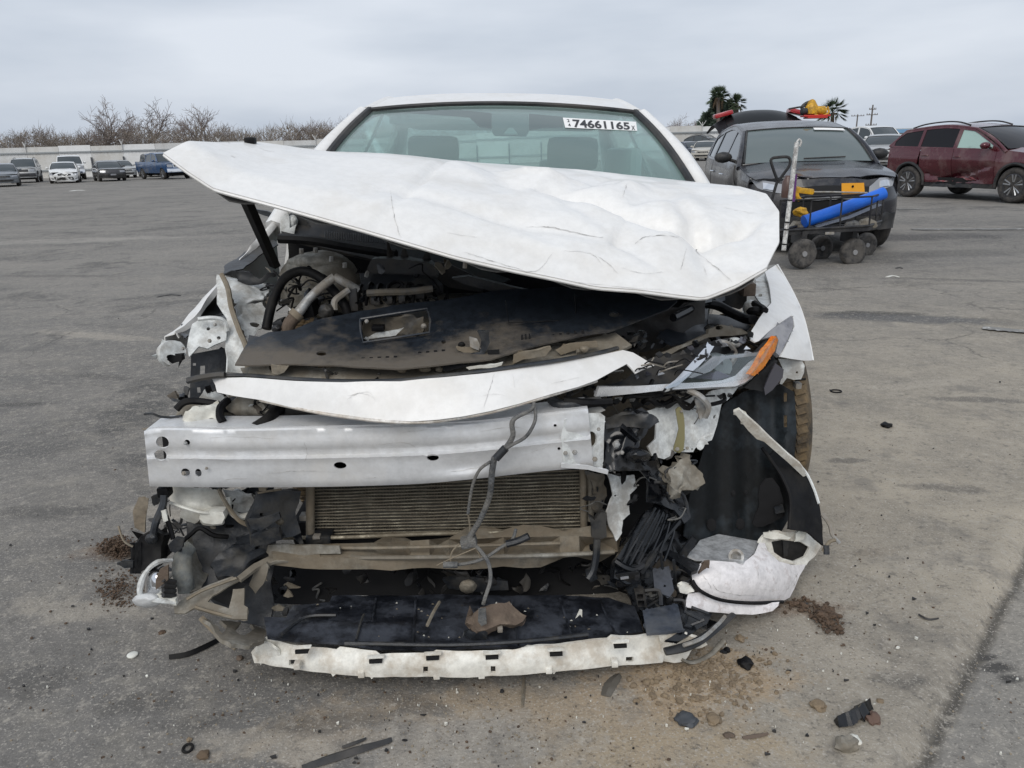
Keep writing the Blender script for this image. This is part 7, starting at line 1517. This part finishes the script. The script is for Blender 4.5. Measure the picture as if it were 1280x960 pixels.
mesh_obj('plate_sheet', [cp(1052,229,OD), cp(1080,228.5,OD), cp(1081,242,OD), cp(1052,243,OD), cp(1052,229,OD+.02), cp(1080,228.5,OD+.02), cp(1081,242,OD+.02), cp(1052,243,OD+.02)], [(3,2,1,0),(4,5,6,7),(0,1,5,4),(1,2,6,5),(2,3,7,6),(3,0,4,7)], M_orp, op); bolt_p = cp(1066,233,OD-.005); lathe('plate_hole', [(.012,0),(.012,.004),(.001,.004)], M_rub, op, aim(bolt_p, CAMLOC-bolt_p), 8); op.location = op.location
tube('hanger_bar', [cp(1014,240,OD-.02), cp(1040,240,OD-.02), cp(1084,241,OD-.02)], .009, M_steel, op, 6, 0)
yt = thing('yellow_clamp', 'small yellow clamp beside the white pole above the wagon', 'clamp', cp(1006,238,OD-.05)); box('clamp_body', cp(1005,238.5,OD-.06), (.17,.08,.055), M_yel, yt, Matrix.Rotation(R(8),3,'Y'), .012); tube('jaw', [cp(998,234,OD-.06), cp(996,244,OD-.08), cp(1000,250,OD-.08)], .022, M_yel, yt, 7, 3); tube('screw_handle', [cp(1010,240,OD-.06), cp(1017,240,OD-.06)], .02, M_yel, yt, 7, 0)
rb_ = thing('red_bottle', 'red topped bottle standing at the wagon handle', 'bottle', cp(982,250,D0+.2)); lathe('bottle_body', [(.05,0),(.055,.02),(.055,.16),(.03,.2),(.028,.22)], mat('brown_bottle', (.10,.06,.05), .3), rb_, Matrix.Translation(cp(983,247,D0+.2)), 12); lathe('bottle_cap', [(.034,0),(.036,.07),(.02,.09)], M_redp, rb_, Matrix.Translation(cp(983.5,234,D0+.2)), 12)
for i, (px, py, r_, m_, lb) in enumerate(((1002,265,.06,M_yel,'yellow coil of strap in the wagon left corner'),(998,283,.07,M_tan,'crumpled tan rag at the left end of the wagon'),(1066,281,.06,M_harn,'grey rag in the middle of the wagon deck'),(1083,280,.07,M_tan,'mottled pale bundle at the right end of the wagon'))):
    c = cp(px, py, D0+.15); b = bmesh.new(); bmesh.ops.create_icosphere(b, subdivisions=3, radius=r_)
    for v in b.verts: v.co = Vector((v.co.x*1.3, v.co.y, v.co.z*.8))*(1+.5*noise.noise(v.co*22+Vector((i*5,0,0))))
    o = link('load_bundle', tomesh(b), m_, None, 30); o.location = c; tag(o, lb, 'bundle')

# ================================================================ debris on the ground
M_clod = mat('dark_soil', (.055,.038,.027), .95, var=.3, dirt=(.13,.085,.055), amt=.4, dscale=40, bump=.5, bscale=120); M_stone = mat('tan_pebble', (.27,.205,.13), .9, var=.25, dirt=(.17,.13,.09), amt=.35, dscale=60, bump=.3, bscale=150); M_grit = mat('grit', (.25,.21,.155), .95, var=.3)
def rock(bm, c, r, rr, sub=1, sq=.7):
    g = bmesh.ops.create_icosphere(bm, subdivisions=sub, radius=1)['verts']; a = rr.uniform(0, 6.28); sx, sy = rr.uniform(.7,1.3), rr.uniform(.7,1.2); sd_ = rr.random()*50
    for v in g:
        q = v.co*(1+.45*noise.noise(v.co*1.7+Vector((sd_,0,0)))); q = Vector((q.x*sx, q.y*sy, q.z*sq)); q.rotate(Matrix.Rotation(a, 3, 'Z')); v.co = Vector(c)+q*r
RV = []
for q_ in range(14):
    b_ = bmesh.new(); rock(b_, (0,0,0), 1.0, random.Random(q_*7+1), 1 if q_ % 2 else 2); RV.append(([v.co.copy() for v in b_.verts], [[v.index for v in f.verts] for f in b_.faces])); b_.free()
def scatter(name, label, cat, px, py, sx, sy, n, r0, r1, m, seed, heap=0.0, sub=1):
    rr = random.Random(seed); V = []; F = []; c0 = G0(px, py)
    for i in range(n):
        p = G0(rr.gauss(px, sx), rr.gauss(py, sy)); e = math.exp(-(((p-c0).length)/.09)**2); r_ = r0+(r1-r0)*rr.random()**3
        vs, fs = RV[rr.randrange(7)*2+(0 if r_ > .006 else 1)]; a = rr.uniform(0, 6.28); ca, sa = math.cos(a)*r_, math.sin(a)*r_; z0 = r_*.4+heap*e*rr.random(); b = len(V)
        V += [(p.x+v.x*ca-v.y*sa, p.y+v.x*sa+v.y*ca, z0+v.z*r_) for v in vs]; F += [[b+k for k in f] for f in fs]
    me = bpy.data.meshes.new(name); me.from_pydata(V, [], F); me.update()
    return tag(link(name, me, m, None, 25), label, cat, kind='stuff')
scatter('gravel', 'tan gravel spilled under the right bumper corner', 'gravel', 885, 850, 42, 20, 900, .0015, .0075, M_stone, 1)
scatter('gravel', 'coarse tan pebbles beside the end of the white lower strip', 'gravel', 830, 862, 34, 14, 50, .003, .011, M_stone, 2)
scatter('grit', 'fine grit strewn over the ground in front of the car', 'grit', 700, 890, 280, 45, 2200, .0009, .0032, M_grit, 3)
scatter('grit', 'fine dark crumbs scattered over the lot', 'grit', 640, 800, 420, 130, 1500, .001, .004, M_clod, 4)
scatter('grit', 'pale chips scattered on the right of the car', 'grit', 1100, 760, 110, 110, 260, .001, .0035, mat('pale_chip', (.45,.42,.38), .9, var=.2), 5)
scatter('soil_heap', 'dark soil heap at the left corner of the car', 'soil', 148, 690, 12, 5, 1100, .0012, .006, M_clod, 6, .045); scatter('soil_heap', 'loose brown soil under the left fog lamp', 'soil', 150, 738, 16, 11, 700, .001, .005, M_clod, 7, .012)
scatter('soil_heap', 'dark soil clods right of the torn bumper corner', 'soil', 1030, 771, 6, 5, 500, .0012, .009, M_clod, 8, .014); scatter('soil_heap', 'long thin spill of soil crumbs right of the bumper corner', 'soil', 1040, 785, 8, 5, 200, .001, .007, M_clod, 18, .008); scatter('soil_heap', 'scattered soil crumbs behind the bumper corner', 'soil', 1000, 757, 10, 4, 200, .0012, .007, M_clod, 9, .008)
def lump(name, label, cat, px, py, r, m, seed, sub=3, sq=.6):
    p = G0(px, py); bm = bmesh.new(); rock(bm, (0,0,0), r, random.Random(seed), sub, sq); o = link(name, tomesh(bm), m, None, 40); o.location = (p.x, p.y, r*sq*.75); return tag(o, label, cat)
for i, (px, py, r, m_, lb) in enumerate([(1108,534,.021,M_rub,'small black lump lying alone right of the front wheel'),(932,832,.017,M_rub,'black lump beside the gravel'),(908,815,.012,M_rub,'tiny black lump under the black lower lip'),(857,903,.018,mat('slate_stone', (.05,.056,.064), .6),'dark slate coloured stone below the gravel'),(1091,902,.020,mat('brown_stone', (.13,.08,.06), .8),'brown stone right of the black plastic scrap'),(254,946,.011,mat('brown_clod', (.12,.085,.055), .95),'brown clod near the black ring'),(237,926,.007,M_stone,'tan pebble above the black ring'),(203,792,.008,M_clod,'dark clod left of the black strip'),(300,824,.010,M_rust,'rusty clod left of the white lower strip'),(925,800,.012,M_stone,'tan pebble under the bumper corner'),(1058,937,.028,M_tan,'pale broken stone near the bottom right'),(1068,929,.016,M_tank,'whitish chip leaning on the pale broken stone'),(1100,879,.010,M_stone,'tan pebble right of the brown stone'),(1022,885,.016,M_stone,'flat tan pebble left of the black plastic scrap'),(892,902,.015,M_stone,'pebble cluster stone above the twig')]): lump('stone', lb, 'stone', px, py, r, m_, i+20)
p = G0(166, 821); o = lathe('bottle_cap', [(.013,0),(.0135,.003),(.011,.005),(.001,.005)], M_tank, None, Matrix.Translation((p.x,p.y,.004)), 18); tag(o, 'white round cap lying on the asphalt at lower left', 'cap')
p = G0(235, 937); o = tube('rubber_ring', [(p.x+.010*math.cos(a), p.y+.010*math.sin(a), .004+.002*math.sin(a)) for a in [6.283*i/14 for i in range(14)]], .003, M_rub, None, 7, 2, True); tag(o, 'small black rubber ring near the bottom left', 'ring')
p = G0(1045, 490); o = tube('rubber_ring', [(p.x+.026*math.cos(a), p.y+.022*math.sin(a), .005) for a in [6.283*i/14 for i in range(14)]], .0035, M_rub, None, 6, 2, True); tag(o, 'thin black ring right of the front tyre', 'ring')
def gstrip(name, label, cat, pts, wd, m, th=.004, z=.004, curl=0.0, jag=.12):
    P = arcparam([G0(x, y)+Vector((0,0,z)) for x, y in pts], 18); V = []; F = []
    for i, c in enumerate(P):
        t = (P[min(i+1,18)]-P[max(i-1,0)]).normalized(); s = Vector((-t.y, t.x, 0)); w_ = wd*rnd.uniform(1-jag,1)*(.35+.65*math.sin(math.pi*min(1,(i+2)/20))**.5); lift = curl*math.sin(math.pi*i/18)*rnd.uniform(1-2*jag,1)
        V += [c+s*w_+Vector((0,0,lift)), c+Vector((0,0,th+lift)), c-s*w_+Vector((0,0,lift)), c+Vector((0,0,-.002+lift))]
        if i:
            b = 4*i; F += [(b-4+k, b-4+(k+1) % 4, b+(k+1) % 4, b+k) for k in range(4)]
    F += [(3,2,1,0), (72,73,74,75)]
    return tag(mesh_obj(name, V, F, m, None, 30), label, cat)
gstrip('rubber_strip', 'long black trim strip cut by the bottom edge of the photo', 'trim strip', [(378,962),(420,948),(455,937),(490,927)], .013, M_blk, .008); gstrip('rubber_strip', 'short black sliver beside the long trim strip', 'trim strip', [(428,936),(445,930),(458,925)], .006, M_blk)
gstrip('rubber_strip', 'black rubber strip left of the lower corner of the car', 'trim strip', [(212,824),(235,820),(258,810),(278,800)], .010, M_rub, .010)
gstrip('plastic_scrap', 'crumpled black plastic scrap on the lot at lower right', 'plastic scrap', [(1045,909),(1060,906),(1074,899),(1086,886)], .022, M_shiny, .022, .008, .014, .45)
gstrip('plastic_sliver', 'thin dark sliver on the asphalt right of the bumper corner', 'sliver', [(1148,770),(1160,776),(1173,775)], .004, M_blk); gstrip('twig', 'small brown twig near the gravel', 'twig', [(928,924),(943,922),(960,919)], .006, mat('twig_brown', (.12,.09,.07), .9)); gstrip('twig', 'reddish crumb and stalk left of the brown twig', 'twig', [(905,922),(912,920),(918,923)], .009, M_rust)
gstrip('plastic_sliver', 'pointed mirror shard under the white lower strip', 'shard', [(757,872),(763,858),(774,845)], .016, mat('shard_glossy', (.12,.11,.095), .2), .004); gstrip('plastic_sliver', 'upright splinter stuck before the white lower strip', 'splinter', [(653,885),(654,868),(655,845)], .004, M_dust)
gstrip('twig', 'thin black stick on the lot at the left, level with the hood bar', 'twig', [(196,372),(212,369),(226,370)], .010, M_blk); gstrip('tape_scrap', 'pale flat scrap on the far left of the lot', 'scrap', [(88,239),(96,238),(106,238)], .12, M_tank, .01); gstrip('plastic_sliver', 'pale speck left of the crossover on the lot', 'sliver', [(1108,347),(1116,345),(1124,347)], .02, M_tank); gstrip('plastic_sliver', 'dark sliver below the wagon wheels', 'sliver', [(1120,336),(1124,335),(1128,336)], .02, M_rub)

def splinters(name, label, px, py, sx, sy, n, m, seed, lo=.002, hi=.008):
    rr = random.Random(seed); V = []; F = []
    for i in range(n):
        p = G0(rr.gauss(px, sx), rr.gauss(py, sy)); r_ = lo+(hi-lo)*rr.random()**5; b = len(V); k = rr.randint(3, 5); a0 = rr.random()*6.28; el = rr.uniform(.3, 1)
        ring = [(p.x+r_*rr.uniform(.6,1.3)*math.cos(a0+6.28*j/k), p.y+el*r_*rr.uniform(.6,1.3)*math.sin(a0+6.28*j/k)) for j in range(k)]; h = rr.uniform(.001,.003)
        V += [(x, y, .002+rr.random()*.002) for x, y in ring]+[(x, y, .004+h+rr.random()*.003) for x, y in ring]
        F += [[b+k+j for j in range(k)]]+[[b+j, b+(j+1) % k, b+k+(j+1) % k, b+k+j] for j in range(k)]
    me = bpy.data.meshes.new(name); me.from_pydata(V, [], F); me.update(); return tag(link(name, me, m, None, 20), label, 'debris', kind='stuff')
splinters('plastic_splinters', 'black plastic splinters sprinkled in front of the wreck', 640, 850, 300, 60, 110, M_blk, 31, .001, .009)
splinters('glass_crumbs', 'clear and white lamp crumbs sprinkled around the wreck', 700, 840, 330, 70, 150, M_tank, 32, .001, .005)
splinters('plastic_splinters', 'splinters strewn over the lot right of the wreck', 1080, 640, 110, 110, 50, M_blk, 33, .001, .008)
splinters('plastic_splinters', 'splinters strewn over the lot left of the wreck', 110, 560, 90, 160, 50, M_blk, 34, .001, .007)
